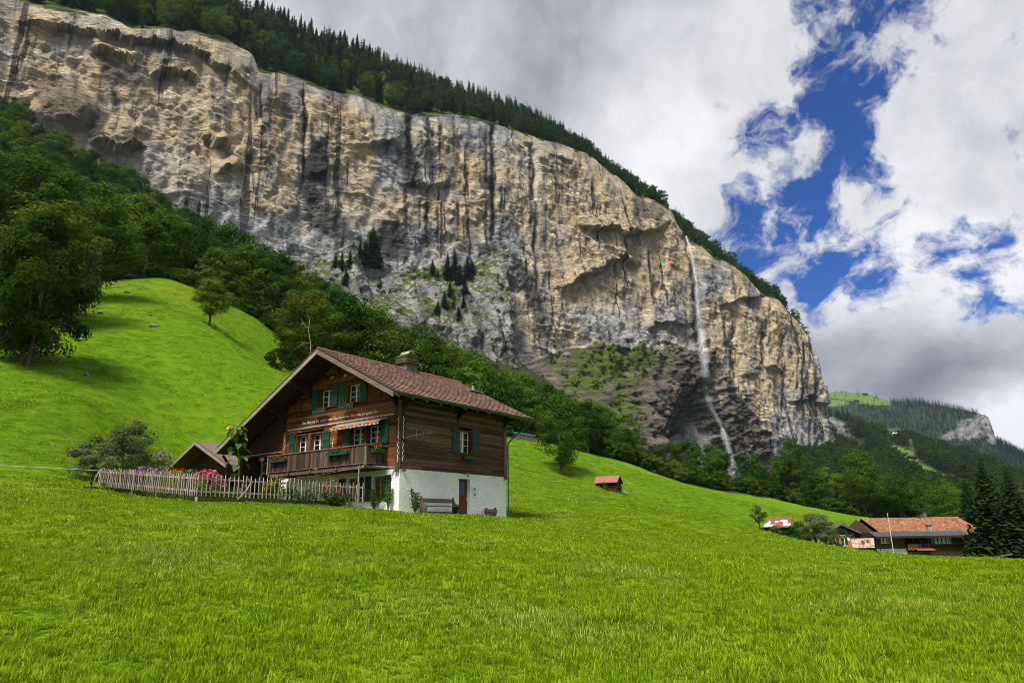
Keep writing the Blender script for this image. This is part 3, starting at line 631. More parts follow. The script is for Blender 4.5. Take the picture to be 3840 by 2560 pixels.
# ================================================================== vegetation
rng = np.random.default_rng(7)
def leaf_material(name, dark, mid, light, trans=0.35, var=0.6):
    m, t = material(name); r = t.rnd(); q = t.attr('rnd')
    big = t.noise(t.obj(), 3.0, 2, .5)
    f = t.math('ADD', t.math('MULTIPLY', q, 0.45), t.math('MULTIPLY', r, var)); f = t.math('ADD', f, t.math('MULTIPLY', t.math('SUBTRACT', big, .5), .5))
    c = t.mix(t.map(f, 0.05, 0.55, smooth=False), dark, mid); c = t.mix(t.map(f, 0.6, 1.15, smooth=False), c, light)
    d = t.add('ShaderNodeBsdfDiffuse'); t.set(d.inputs[0], c); tr = t.add('ShaderNodeBsdfTranslucent'); t.set(tr.inputs[0], c)
    mx = t.add('ShaderNodeMixShader'); mx.inputs[0].default_value = trans; t.l.new(d.outputs[0], mx.inputs[1]); t.l.new(tr.outputs[0], mx.inputs[2])
    out(t, mx.outputs[0]); return m
leaf_material('leaf', (0.010, 0.032, 0.005), (0.030, 0.076, 0.009), (0.088, 0.150, 0.017), var=.9)
leaf_material('leaf_dark', (0.008, 0.024, 0.004), (0.022, 0.054, 0.007), (0.058, 0.098, 0.012))
leaf_material('leaf_hero', (0.022, 0.056, 0.007), (0.058, 0.118, 0.013), (0.120, 0.190, 0.022))
leaf_material('leaf_bright', (0.040, 0.085, 0.008), (0.080, 0.150, 0.014), (0.130, 0.190, 0.022))
leaf_material('leaf_olive', (0.028, 0.050, 0.006), (0.072, 0.098, 0.011), (0.135, 0.150, 0.018))
leaf_material('leaf_far', (0.014, 0.034, 0.008), (0.030, 0.060, 0.012), (0.062, 0.100, 0.018))
leaf_material('leaf_soft', (0.075, 0.125, 0.040), (0.120, 0.185, 0.065), (0.180, 0.250, 0.100), 0.35)
leaf_material('needle', (0.010, 0.025, 0.010), (0.022, 0.046, 0.014), (0.045, 0.075, 0.018), 0.15)
leaf_material('needle_mix', (0.010, 0.026, 0.008), (0.032, 0.064, 0.012), (0.085, 0.130, 0.018), 0.25, 0.9)
leaf_material('needle_far', (0.008, 0.018, 0.013), (0.015, 0.030, 0.020), (0.028, 0.048, 0.026), 0.15)
leaf_material('grey_leaf', (0.040, 0.060, 0.024), (0.085, 0.120, 0.048), (0.150, 0.190, 0.085), 0.3)
m, t = material('bark'); n1 = t.noise(t.mapping(t.obj(), (14, 14, 2.2)), 1.0, 5, .65)
out(t, t.bsdf(t.mix(t.map(n1, .3, .7), (0.028, 0.022, 0.017), (0.115, 0.092, 0.070)), .95, t.bump(n1, .8, .03), .1))
m, t = material('grey_bark'); n1 = t.noise(t.mapping(t.obj(), (14, 14, 2.2)), 1.0, 5, .65)
out(t, t.bsdf(t.mix(t.map(n1, .3, .7), (0.16, 0.145, 0.125), (0.36, 0.33, 0.29)), .95, t.bump(n1, .6, .02), .1))

def quads(cent, nrm, size, aspect=0.62, rngx=rng, along=None):
    """one small leaf face per centre; returns verts, faces"""
    n = len(cent); nrm = nrm/(np.linalg.norm(nrm, axis=1, keepdims=True)+1e-9)
    ref = rngx.normal(size=(n, 3)) if along is None else along
    a = np.cross(nrm, ref); a /= np.linalg.norm(a, axis=1, keepdims=True)+1e-9; b = np.cross(nrm, a)
    s = (size*np.ones(n))[:, None]
    V = np.stack([cent-b*s, cent+a*s*aspect-b*s*0.1, cent+b*s, cent-a*s*aspect-b*s*0.1], 1).reshape(-1, 3)
    return V, np.arange(4*n).reshape(n, 4)
def leaf_mesh(name, V, F, mat, rngx):
    return np_mesh(name, V, F, MATS[mat] if isinstance(mat, str) else mat, False, [('rnd', 'FACE', 'FLOAT', rngx.random(len(F)))])
def broadleaf(seed, nleaf=4200, ncl=60, size=0.017, width=0.33, low=0.20, top=1.0, crown_mat='leaf', lean=0.0, flat=0.0, trunk_r=0.024, bark='bark', split=1, thin=0.0):
    """unit-height tree: trunk mesh and crown mesh"""
    r = np.random.default_rng(seed); cz = (low+top)/2; hz = (top-low)/2
    th_ = r.random(ncl)*2*np.pi; cz_ = r.uniform(-0.95, 1.0, ncl); rad_ = np.sqrt(np.maximum(1-cz_**2, 0))
    shell = np.where(r.random(ncl) < 0.78, r.uniform(0.80, 1.0, ncl), r.uniform(0.3, 0.75, ncl))
    lobes = 1+0.22*np.sin(th_*3+seed)+0.14*np.sin(th_*5+seed*2.1+cz_*3)
    prof = np.where(cz_ < 0, 1.0, 1.0-0.25*cz_)
    cen = np.stack([np.cos(th_)*rad_*width*shell*lobes*prof, np.sin(th_)*rad_*width*shell*lobes*prof, cz+cz_*hz*shell], 1)
    cen[:, 0] += lean*(cen[:, 2]-low)
    cr = r.uniform(0.07, 0.125, ncl)*(width/0.33)**0.5
    keep = r.random(ncl) > thin; cen = cen[keep]; cr = cr[keep]; k = len(cen)
    idx = r.integers(0, k, nleaf); d = r.normal(size=(nleaf, 3)); d[:, 2] += 0.25; d /= np.linalg.norm(d, axis=1, keepdims=True)
    rr_ = cr[idx]*(0.45+0.6*r.random(nleaf)**0.6); pos = cen[idx]+d*rr_[:, None]*np.array([1.15, 1.15, 0.72])
    outw = cen[idx]-np.array([0, 0, cz-0.05]); outw /= np.linalg.norm(outw, axis=1, keepdims=True)+1e-6
    nrm = d*1.0+outw*0.35+np.array([0, 0, 0.35])+r.normal(size=(nleaf, 3))*0.28
    ok = (pos[:, 2] > low*0.55); pos = pos[ok]; nrm = nrm[ok]
    V, F = quads(pos, nrm, size*r.uniform(0.7, 1.35, len(pos)), 0.62, r)
    crown = leaf_mesh('crown', V, F, crown_mat, r)
    mb = MB()
    for sidx in range(split):
        ox = (sidx-(split-1)/2)*0.045
        pts = [(ox, 0, -0.03), (ox*1.1, 0, 0.05), (ox*1.4+0.01*math.sin(seed), 0.01*math.cos(seed), 0.25), (ox*1.6+lean*0.3, 0, 0.5), (lean*0.5+ox, 0.01, 0.78*top)]
        tr = trunk_r/(split**0.4); mb.tube(pts, [tr*1.5, tr, tr*0.85, tr*0.55, tr*0.15], 8)
        nb = 9
        for j in range(nb):
            c_ = cen[int(r.integers(0, k))]; z0 = min(max(low*0.8, c_[2]-0.25*r.random()-0.12), 0.7)
            p0 = Vector((ox*1.4+lean*max(0, z0-low), 0, z0)); p1 = Vector(c_); mid_ = (p0+p1)/2+Vector((0, 0, -0.02+0.05*r.random()))
            mb.tube([p0, mid_, p1], [tr*0.45, tr*0.28, tr*0.08], 5, False)
    return mb.mesh('trunk', bark), crown
def conifer(seed, levels=26, per=8, base=0.17, low=0.06, mat='needle', bits=6, droop=0.35, thin=0.0, size=1.0):
    r = np.random.default_rng(seed); cents = []; norms = []; sizes = []; al = []
    for i in range(levels):
        q = i/(levels-1); z = low+(0.985-low)*q; L = base*(1-q)**0.85*(0.8+0.4*r.random())+0.008
        for j in range(per):
            if r.random() < thin: continue
            a = 2*np.pi*(j+r.random()*0.8)/per+i*0.7; d = np.array([np.cos(a), np.sin(a), 0]); Lb = L*(0.7+0.5*r.random())
            for b in range(bits):
                f = (b+0.6)/bits; p = np.array([0, 0, z])+d*Lb*f+np.array([0, 0, -droop*Lb*f*f+0.10*Lb*f])
                p = p+r.normal(size=3)*Lb*0.07
                cents.append(p); norms.append(np.array([0, 0, 1.0])+d*0.35+r.normal(size=3)*0.4); sizes.append(Lb*(0.26-0.12*f)+0.004); al.append(np.cross(d, [0, 0, 1])+r.normal(size=3)*.35)
    V, F = quads(np.array(cents), np.array(norms), np.array(sizes)*size, 0.5, r, np.array(al))
    crown = leaf_mesh('crown', V, F, mat, r)
    tr = MB().tube([(0, 0, -0.03), (0, 0, 0.3), (0, 0, 0.97)], [0.016, 0.011, 0.002], 6).mesh('trunk', 'bark')
    return tr, crown
BL = [broadleaf(10+i, 4200, 58, 0.0185, w_, lo) for i, (w_, lo) in enumerate(((.34, .16), (.38, .2), (.30, .14), (.36, .12), (.27, .1)))]
BLO = [broadleaf(30, 4600, 60, 0.018, .30, .10, crown_mat='leaf_olive'), broadleaf(31, 4200, 58, 0.0185, .34, .15, crown_mat='leaf_olive')]
CO = [conifer(50+i, 26, 8, b_, lo) for i, (b_, lo) in enumerate(((.17, .05), (.14, .08), (.20, .05), (.155, .15)))]
BLF = [broadleaf(70+i, 900, 30, 0.036, .36, .10, crown_mat='leaf_far') for i in range(3)]        # for trees a few pixels high
COF = [conifer(80+i, 13, 6, .17, .05, 'needle_mix', 4, size=1.3) for i in range(3)]
CFF = [conifer(90+i, 8, 5, .18, .03, 'needle_far', 3, size=1.6) for i in range(2)]
SH = [broadleaf(100+i, 2400, 40, 0.034, .52, .04, 1.0, trunk_r=0.02) for i in range(3)]

def tree(kind, pos, h, rz=None, label=None, group=None, cat='tree', name='broadleaf_tree', sx=1.0, tilt=0.0):
    tr, cr = kind
    e = empty(name, tuple(pos), rng.random()*6.28 if rz is None else rz, label, cat, group)
    e.scale = (h*sx, h*sx, h)
    if tilt: e.rotation_euler.x = tilt
    link('trunk', tr, e); link('crown', cr, e); return e
def scatter_object(name, pts, scl, rot, idx, meshes, label, cat):
    """uncountable woodland, turf or litter: one object, source meshes instanced on points"""
    col = bpy.data.collections.new(name+'_sources')
    srcs = []
    for i, meq in enumerate(meshes):
        o = bpy.data.objects.new(f'{name}_source_{i:02d}', meq); col.objects.link(o)
    me = bpy.data.meshes.new(name); me.vertices.add(len(pts)); me.vertices.foreach_set('co', np.asarray(pts, np.float32).ravel())
    for nm, typ, arr in (('scl', 'FLOAT', scl), ('rotz', 'FLOAT', rot), ('idx', 'INT', idx)):
        a = me.attributes.new(nm, typ, 'POINT'); a.data.foreach_set('value', np.asarray(arr, np.int32 if typ == 'INT' else np.float32))
    o = link(name, me); ng = bpy.data.node_groups.new(name, 'GeometryNodeTree')
    ng.interface.new_socket('Geometry', in_out='INPUT', socket_type='NodeSocketGeometry'); ng.interface.new_socket('Geometry', in_out='OUTPUT', socket_type='NodeSocketGeometry')
    n = ng.nodes; l = ng.links; gi = n.new('NodeGroupInput'); go = n.new('NodeGroupOutput'); ip = n.new('GeometryNodeInstanceOnPoints'); ci = n.new('GeometryNodeCollectionInfo')
    ci.inputs[0].default_value = col; ci.inputs['Separate Children'].default_value = True; ci.inputs['Reset Children'].default_value = True
    def at_(nm, typ): q = n.new('GeometryNodeInputNamedAttribute'); q.data_type = typ; q.inputs[0].default_value = nm; return q.outputs[0]
    cx = n.new('ShaderNodeCombineXYZ'); l.new(at_('rotz', 'FLOAT'), cx.inputs[2]); er = n.new('FunctionNodeEulerToRotation'); l.new(cx.outputs[0], er.inputs[0])
    l.new(gi.outputs[0], ip.inputs['Points']); l.new(ci.outputs[0], ip.inputs['Instance']); ip.inputs['Pick Instance'].default_value = True
    l.new(at_('idx', 'INT'), ip.inputs['Instance Index']); l.new(er.outputs[0], ip.inputs['Rotation']); l.new(at_('scl', 'FLOAT'), ip.inputs['Scale'])
    l.new(ip.outputs[0], go.inputs[0]); md = o.modifiers.new('scatter', 'NODES'); md.node_group = ng
    return tag(o, label, cat, kind='stuff')

# ------------------------------------------------------------------ cliff-top wood
def surf(V, u, v):
    """bilinear point on a grid of points, u,v in 0..1"""
    n0, n1 = V.shape[:2]; a = u*(n0-1); b = v*(n1-1); i = np.minimum(a.astype(int), n0-2); j = np.minimum(b.astype(int), n1-2); fa = (a-i)[:, None]; fb = (b-j)[:, None]
    return (V[i, j]*(1-fa)+V[i+1, j]*fa)*(1-fb)+(V[i, j+1]*(1-fa)+V[i+1, j+1]*fa)*fb
n = 3800
pu = rng.random(n); pv = rng.random(n)**0.9; tp = surf(TOP, pu, pv)
den = fbm(tp[:, 0]/35, tp[:, 1]/35, 501, 3); X, Y = proj(tp)
keep = (den > -0.32) & (X > -250) & (X < 3120) & ~((np.abs(X-1440-0.1*(Y-330)) < 22) & (Y > 280) & (Y < 410)) & (pv > 0.015)
tp, pv_, X, Y = tp[keep], pv[keep], X[keep], Y[keep]
# a fuller skyline row
pu2 = rng.random(420); sk = surf(TOP, pu2, rng.uniform(0.93, 1.0, 420)); X2, Y2 = proj(sk); k2 = (X2 > 200) & (X2 < 3120)
tp = np.concatenate([tp, sk[k2]]); pv_ = np.concatenate([pv_, np.ones(k2.sum())]); X, Y = proj(tp)
hh = rng.uniform(13, 26, len(tp))*np.interp(X, [0, 1000, 2000, 3000], [1.15, 1.15, 1.0, 0.95])
broad = (rng.random(len(tp)) < np.where(pv_ < 0.35, 0.55, 0.26)) & (pv_ < 0.9)
hh = np.where(broad, hh*0.82, hh)
dist = np.linalg.norm(tp, axis=1); size = hh/dist*np.where((X > -20) & (Y > -60), 1, 0.01)
order = np.argsort(-size); ind = np.zeros(len(tp), bool)
ind[order[~broad[order]][:250]] = True; ind[order[broad[order]][:60]] = True
for i in np.where(ind)[0]:
    if broad[i]: tree(BL[int(rng.integers(0, 5))], tp[i]-[0, 0, .6], hh[i], label='light green broadleaf tree among the spruces above the rock wall', group='broadleaf trees above the rock wall')
    else: tree(CO[int(rng.integers(0, 4))], tp[i]-[0, 0, .6], hh[i], label='dark pointed spruce standing on the slope above the rock wall', group='spruces above the rock wall', name='spruce_tree', cat='conifer')
r_ = ~ind
scatter_object('forest', tp[r_]-[0, 0, .5], hh[r_], rng.random(r_.sum())*6.28, np.where(broad[r_], rng.integers(0, 3, r_.sum()), 3+rng.integers(0, 3, r_.sum())), [q[1] for q in BLF]+[q[1] for q in COF],
               'mixed spruce and broadleaf wood covering the slope above the rock wall', 'forest')

# ------------------------------------------------------------------ woods on the slopes below the wall
def poisson(az0, az1, d0, d1, n, mind, seed):
    r = np.random.default_rng(seed); pts = []; cell = {}
    for _ in range(n):
        a = rad(r.uniform(az0, az1)); d = math.sqrt(r.uniform(d0*d0, d1*d1)); x, y = d*math.sin(a), d*math.cos(a); key = (int(x//mind), int(y//mind))
        if any((x-p[0])**2+(y-p[1])**2 < mind*mind for i in (-1, 0, 1) for j in (-1, 0, 1) for p in cell.get((key[0]+i, key[1]+j), ())): continue
        cell.setdefault(key, []).append((x, y)); pts.append((x, y))
    return np.array(pts)
cand = poisson(-52, 42, 126, 520, 6000, 8.2, 5)
az = np.degrees(np.arctan2(cand[:, 0], cand[:, 1])); dd = np.hypot(cand[:, 0], cand[:, 1])
ed = np.interp(az, _edge_az, _edge_d); far_lim = np.interp(az, [-60, -30, -18, -8, 4, 12, 20, 27, 42], [430, 440, 420, 300, 260, 212, 222, 255, 255])
keep = (dd > ed+5) & (dd < far_lim) & (behind_cliff(cand[:, 0], cand[:, 1]) < -38)
cand, az, dd = cand[keep], az[keep], dd[keep]; cz = ground(cand[:, 0], cand[:, 1])
hh = rng.uniform(13, 20, len(cand))*np.interp(az, [-50, -20, -10, 5, 15, 25, 40], [1.1, 1.0, .80, .70, .62, .70, .62])
hh = hh*np.interp(dd-np.interp(az, _edge_az, _edge_d), [0, 30], [0.8, 1.0])
X, Y = proj(np.stack([cand[:, 0], cand[:, 1], cz], -1))
# the way to the foot of the fall stays open
opn = (X > 2350) & (X < 2900) & (dd > 215); hh = np.where(opn, hh*0.5, hh)
size = hh/dd*((X > -150) & (X < 3950)); order = np.argsort(-size); ind = np.zeros(len(cand), bool); ind[order[:200]] = True
for i in np.where(ind)[0]:
    p_ = (cand[i, 0], cand[i, 1], cz[i]-.3); r1 = rng.random()
    if az[i] < -17: lab, gr = 'dense dark green broadleaf tree in the wood above the pasture', 'broadleaf trees of the wood above the pasture'
    elif az[i] < 4: lab, gr = 'green broadleaf tree in the wood behind the large chalet', 'broadleaf trees of the wood behind the chalet'
    elif az[i] < 20: lab, gr = 'green broadleaf tree at the meadow edge below the waterfall', 'broadleaf trees below the waterfall'
    else: lab, gr = 'tall dark green broadleaf tree behind the orange-roofed farmhouse', 'broadleaf trees behind the farmhouse'
    if r1 < 0.05: tree(BLO[int(rng.integers(0, 2))], p_, hh[i], label=lab.replace('dense dark green', 'olive green').replace('tall dark green', 'olive green').replace('green broadleaf', 'olive broadleaf') if 'olive' not in lab else lab, group='olive '+gr)
    elif r1 < 0.09 and az[i] > -20: tree(CO[int(rng.integers(0, 4))], p_, hh[i]*1.1, label='dark spruce rising among the broadleaf trees at the meadow edge', group='spruces among the broadleaf wood', name='spruce_tree', cat='conifer')
    else: tree(BL[int(rng.integers(0, 5))], p_, hh[i], label=lab, group=gr)
r_ = ~ind
scatter_object('woodland', np.stack([cand[:, 0], cand[:, 1], cz-.5], -1)[r_], hh[r_], rng.random(r_.sum())*6.28, np.where(rng.random(r_.sum()) < .93, rng.integers(0, 5, r_.sum()), 5+rng.integers(0, 4, r_.sum())),
               [q[1] for q in BL]+[q[1] for q in CO], 'dense broadleaf wood on the slope below the rock wall', 'woodland')
# shrub layer along the wood edge and on the talus
ps = []; sc_ = []
for k in range(340):
    a = rng.uniform(-44, 33); e_ = np.interp(a, _edge_az, _edge_d)+rng.uniform(1, 9); x, y = e_*math.sin(rad(a)), e_*math.cos(rad(a)); ps.append((x, y, G(x, y)-.2)); sc_.append(rng.uniform(1.6, 4.2)*(1.15 if a > 3 else .9))
scatter_object('undergrowth', ps, sc_, rng.random(len(ps))*6.28, rng.integers(0, 3, len(ps)), [q[1] for q in SH], 'low leafy undergrowth along the edge of the wood', 'undergrowth')
# bushes clinging to the talus and the buttress
gm = (green > 0.45) & (PX > 1100) & (PX < 2700) & (tal_m+but_m > 0.5); ii, jj = np.where(gm); sel_ = rng.choice(len(ii), min(520, len(ii)), replace=False)
bp = CP[ii[sel_], jj[sel_]]; bX, bY = proj(bp); w_ = np.exp(-((bX-2240)/190)**2-((bY-1380)/80)**2)+.6*np.exp(-((bX-2420)/120)**2-((bY-1330)/40)**2)+.35*np.exp(-((bX-2330)/120)**2-((bY-1540)/50)**2)+.10
kp = rng.random(len(bp)) < w_; bp = bp[kp]
scatter_object('shrubbery', bp-[0, 0, .4], rng.uniform(1.6, 4.6, len(bp)), rng.random(len(bp))*6.28, rng.integers(0, 3, len(bp)), [q[1] for q in SH], 'green bushes clinging to the talus beside the waterfall', 'shrubbery')
# spruces on the ledges of the buttress
def on_wall(px, py):
    k = np.argmin((PX-px)**2+(PY-py)**2+1e3*(PX < -1e4)); return CP.reshape(-1, 3)[k]
for (px, py, h) in ((1285, 1010, 17), (1255, 1005, 14), (1310, 1000, 16), (1395, 985, 34), (1372, 990, 26), (1412, 1010, 24), (1350, 960, 16), (1680, 1045, 26), (1703, 1050, 30), (1725, 1060, 20), (1752, 1040, 22), (1770, 1030, 17), (1623, 1018, 13), (1740, 1095, 18), (1690, 1120, 17), (1665, 1150, 15), (1735, 1150, 13), (1640, 1180, 14), (1720, 1190, 12), (1300, 1060, 14), (1420, 1080, 12)):
    tree(CO[int(rng.integers(0, 4))], on_wall(px, py)-[0, 0, 2.5], h, label='dark spruce rooted on a grassy ledge of the rock buttress', group='spruces on the buttress ledges', name='spruce_tree', cat='conifer', sx=1.5)
tree(BL[2], on_wall(1398, 905)-[0, 0, 2], 13, label='bushy green tree perched on the top ledge of the buttress')
for o_ in (bpy.data.objects[-1:] if False else []): pass

# ------------------------------------------------------------------ far woods
n = 2600; V = surf(HILL, rng.random(n), rng.random(n)*0.84); X, Y = proj(V); d_ = np.linalg.norm(V, axis=1)
cm = px_ell(V[:, None, :], [(3380, 1700, 66, 26, 25), (3408, 1722, 50, 32, 20), (3485, 1780, 74, 32, 25), (3575, 1822, 96, 36, 20), (3655, 1868, 76, 32, 22), (3363, 1642, 30, 16, 10), (3840, 1885, 46, 20, 15)])[:, 0]
rm = px_ell(V[:, None, :], [(3118, 1590, 24, 28, 0), (3150, 1605, 46, 22, 35), (3190, 1640, 18, 12, 40)])[:, 0]
kp = (cm < .3) & (rm < .3) & (X > 2900) & (X < 4100) & (d_ > 380); V = V[kp]; X = X[kp]; Y = Y[kp]
con = (rng.random(len(V)) < np.clip(0.75-(Y-1560)/240, 0.12, 0.9))
h_ = rng.uniform(13, 21, len(V))*np.where(con, 1.15, .9)
scatter_object('hillside_forest', V-[0, 0, .6], h_, rng.random(len(V))*6.28, np.where(con, 3+rng.integers(0, 3, len(V)), rng.integers(0, 3, len(V))), [q[1] for q in BLF]+[q[1] for q in COF], 'mixed forest covering the valley side beyond the rock wall', 'forest')
n = 7000; V = surf(MOUNT, rng.random(n), rng.random(n)*.93); X, Y = proj(V)
cm = px_ell(V[:, None, :], [(3170, 1480, 125, 24, 6), (3250, 1500, 95, 18, 8), (3120, 1510, 62, 15, 0)])[:, 0]; rm = px_ell(V[:, None, :], [(3690, 1590, 42, 52, 10), (3640, 1610, 64, 38, -14), (3570, 1630, 46, 13, -25), (3725, 1645, 20, 20, 30)])[:, 0]
kp = ((cm < .3) | (rng.random(n) < .05)) & ((rm < .3) | (rng.random(n) < .03)) & (X > 2980) & (X < 4100); V = V[kp]
scatter_object('mountain_forest', V-[0, 0, .6], rng.uniform(17, 30, len(V)), rng.random(len(V))*6.28, rng.integers(0, 2, len(V)), [q[1] for q in CFF], 'dark spruce forest on the distant mountain', 'forest')

# ------------------------------------------------------------------ trees one can pick out
NEAR1 = broadleaf(201, 30000, 105, 0.0105, .34, .06, trunk_r=.022, split=2, crown_mat='leaf_dark')
NEAR2 = broadleaf(202, 9000, 70, 0.0125, .30, .16, trunk_r=.02, crown_mat='leaf_hero')
NEAR3 = broadleaf(203, 9000, 80, 0.0125, .30, .08, trunk_r=.016, thin=.1, crown_mat='leaf_hero')
SMALL = broadleaf(204, 5200, 44, 0.018, .33, .20, crown_mat='leaf_bright', trunk_r=.022)
OLV = broadleaf(205, 9000, 80, 0.0125, .24, .06, crown_mat='leaf_olive', trunk_r=.014)
def tree_px(kind, bx_, by_, d, ytop, label, sx=1.0, rz=None, name='broadleaf_tree', cat='tree', sink=.15, group=None):
    p_ = at(bx_, by_, d); g_ = G(p_[0], p_[1]); r0 = ray(bx_, ytop); h = r0[2]*d-g_
    return tree(kind, (p_[0], p_[1], g_-sink), h, rz, label, group, cat, name, sx)
tree_px(NEAR1, 90, 1378, 76, 770, 'large dark sycamore with two trunks and low hanging crown on the pasture', .74, .4)
tree_px(OLV, 120, 1290, 100, 690, 'tall yellowing olive tree behind the dark two-trunked sycamore', 1.15)
tree_px(NEAR2, 330, 1150, 116, 745, 'light green tree with bare lower twigs beside the two-trunked sycamore', 1.0)
tree_px(NEAR2, 440, 1060, 136, 830, 'rounded green tree at the top of the pasture in front of the wood', 1.15, 2.0)
tree_px(SMALL, 785, 1214, 105, 1038, 'small light green maple standing alone on the pasture', 1.0, 1.0)
tree_px(NEAR2, 1002, 1205, 146, 968, 'round dark green tree at the wood edge where the pasture dips', 1.05, .6)
tree_px(OLV, 1125, 1390, 118, 1058, 'yellowing olive tree behind the gable of the large chalet', 1.15)
for (x, yb, d, yt, s_) in ((1210, 1420, 130, 1160, 1.0), (1290, 1440, 135, 1120, 1.1), (1390, 1460, 138, 1140, 1.15), (1490, 1480, 140, 1225, 1.0), (1580, 1500, 142, 1215, 1.0), (1660, 1530, 145, 1290, 1.0), (1760, 1560, 148, 1320, 1.05), (1850, 1580, 150, 1365, 1.0), (1960, 1620, 155, 1400, 1.05), (2050, 1640, 158, 1440, 1.0)):
    tree_px((NEAR2, NEAR3, BL[0], BL[3])[int(rng.integers(0, 4))], x, yb, d, yt+int(rng.integers(-15, 15)), 'leafy green tree standing close behind the tiled roof of the large chalet', s_, group='trees just behind the large chalet')
tree_px(NEAR3, 2103, 1777, 114, 1478, 'open crowned green tree standing free on the meadow beside the large chalet', 1.0, .3)
tree_px(BL[4], 2205, 1715, 154, 1500, 'tall dark green tree beside the firewood stack', 1.0)
tree_px(BL[0], 2350, 1742, 168, 1600, 'dark green tree below the talus at the meadow edge', 1.0)
tree_px(BL[2], 2590, 1800, 184, 1640, 'green tree at the meadow edge beside the foot of the waterfall', 1.0)
tree_px(NEAR3, 2985, 1885, 206, 1635, 'tall thin-crowned tree in front of the prow of the rock wall', .8)
tree_px(NEAR2, 3250, 1945, 205, 1685, 'broad bright green tree behind the wooden annex of the farmhouse', 1.0)
tree_px(BL[3], 3060, 1910, 206, 1760, 'dark green tree between the prow and the broad bright tree', 1.1)
tree_px(BL[1], 3560, 1985, 190, 1815, 'dark spreading tree behind the chimney of the orange-roofed farmhouse', 1.1)
for (x, yb, d, yt) in ((2465, 1782, 172, 1700), (2530, 1798, 175, 1725), (2660, 1828, 184, 1745), (2715, 1838, 188, 1765), (2420, 1765, 170, 1690)):
    tree_px(SH[int(rng.integers(0, 3))], x, yb, d, yt, 'rounded green bush at the meadow edge below the waterfall', 1.0, name='bush', cat='bush', group='bushes at the meadow edge')
tree_px(SH[1], 1052, 1365, 96, 1300, 'small dark bush on the pasture under the yellowing tree', 1.2, name='bush', cat='bush')
NCO = conifer(210, 40, 12, .30, .02, 'needle', 10, .55, size=.8, thin=.12)
for (x, yb, d, yt, s_) in ((3740, 2060, 120, 1705, 1.0), (3660, 2055, 135, 1790, .9), (3835, 2080, 115, 1740, 1.0)):
    tree_px(NCO, x, yb, d, yt, 'shaggy dark spruce with drooping boughs beside the orange-roofed farmhouse', s_, name='spruce_tree', cat='conifer', group='spruces beside the farmhouse')
tree_px(BL[3], 3800, 2060, 150, 1830, 'dark rounded tree between the shaggy spruces by the farmhouse', 1.2)
tree_px(NEAR2, 3470, 1975, 200, 1800, 'rounded bright tree behind the farmhouse ridge', 1.15)
tree_px(BL[0], 3385, 1965, 204, 1775, 'tall rounded tree next to the broad bright tree behind the farmhouse', 1.1)
# two lone spruces against the wall
for (x, yb, yt) in ((697, 775, 732), (746, 780, 742)):
    tree_px(CO[0], x, yb, 425, yt, 'tiny lone spruce rising from the wood in front of the pale rock', 1.0, name='spruce_tree', cat='conifer', group='lone spruces at the wood edge')
# bare dead tree behind the gable
e = empty('dead_tree', tuple(at(1163, 1330, 92)), 0, 'thin bare grey dead tree behind the gable of the large chalet', 'dead tree')
r0 = at(1163, 1330, 92); gz0 = G(r0[0], r0[1]); e.location.z = gz0-.2
def dpt(px, py): q = at(px, py, 92); return (q[0]-r0[0], q[1]-r0[1], q[2]-gz0+.2)
MB().tube([dpt(1163, 1400), dpt(1163, 1330), dpt(1166, 1290), dpt(1157, 1240), dpt(1161, 1200), dpt(1150, 1170)], [.07, .06, .05, .04, .03, .012], 6).build('trunk', 'grey_bark', e)
mb = MB(); mb.tube([dpt(1160, 1285), dpt(1140, 1285), dpt(1118, 1300)], [.05, .04, .015], 5, False); mb.tube([dpt(1155, 1230), dpt(1140, 1215), dpt(1128, 1190)], [.04, .03, .01], 5, False); mb.tube([dpt(1118, 1300), dpt(1108, 1306)], [.02, .008], 5, False); mb.build('branch', 'grey_bark', e)

# ------------------------------------------------------------------ waterfall: free-falling veil, then a cascade down the talus
m, t = material('falling_water')
P = t.attr('flow', 'Vector'); n1 = t.noise(t.mapping(P, (3.0, .05, 1)), 1, 5, .65); n2 = t.noise(t.mapping(P, (1.2, .3, 1)), 1, 4, .6)
edge = t.attr('veil'); al = t.math('MULTIPLY', edge, t.map(t.math('ADD', n1, t.math('MULTIPLY', n2, .6)), .55, 1.05))
d = t.add('ShaderNodeBsdfDiffuse'); d.inputs[0].default_value = (.86, .88, .90, 1); tr = t.add('ShaderNodeBsdfTransparent'); mx = t.add('ShaderNodeMixShader')
t.l.new(al, mx.inputs[0]); t.l.new(tr.outputs[0], mx.inputs[1]); t.l.new(d.outputs[0], mx.inputs[2]); out(t, mx.outputs[0])
FALL_ = None
FALL = [(2573, 884, 5, 1.0), (2583, 920, 7, 1.0), (2594, 960, 9, 1.0), (2604, 1010, 10, .95), (2611, 1060, 11, .9), (2615, 1120, 12, .85), (2620, 1190, 13, .8), (2628, 1250, 17, .65), (2634, 1300, 20, .55), (2642, 1345, 22, .5), (2645, 1400, 20, .42), (2648, 1450, 22, .5), (2652, 1495, 15, .75), (2664, 1530, 16, .8), (2680, 1560, 15, .85), (2697, 1590, 15, .9), (2709, 1612, 15, .95), (2718, 1640, 16, .8), (2728, 1670, 15, .8), (2735, 1700, 15, .8), (2743, 1730, 20, .7), (2750, 1760, 24, .65), (2758, 1790, 26, .5)]
ys = [q[1] for q in FALL]; yy = np.linspace(884, 1800, 200); cols = np.linspace(-1, 1, 13)
def wall_front(px, py):
    q = np.where(((PX-px)**2+(PY-py)**2).ravel() < 260)[0]
    q = q if len(q) else [int(np.argmin((PX-px)**2+(PY-py)**2))]
    return np.hypot(*CP.reshape(-1, 3)[q][:, :2].T).min()
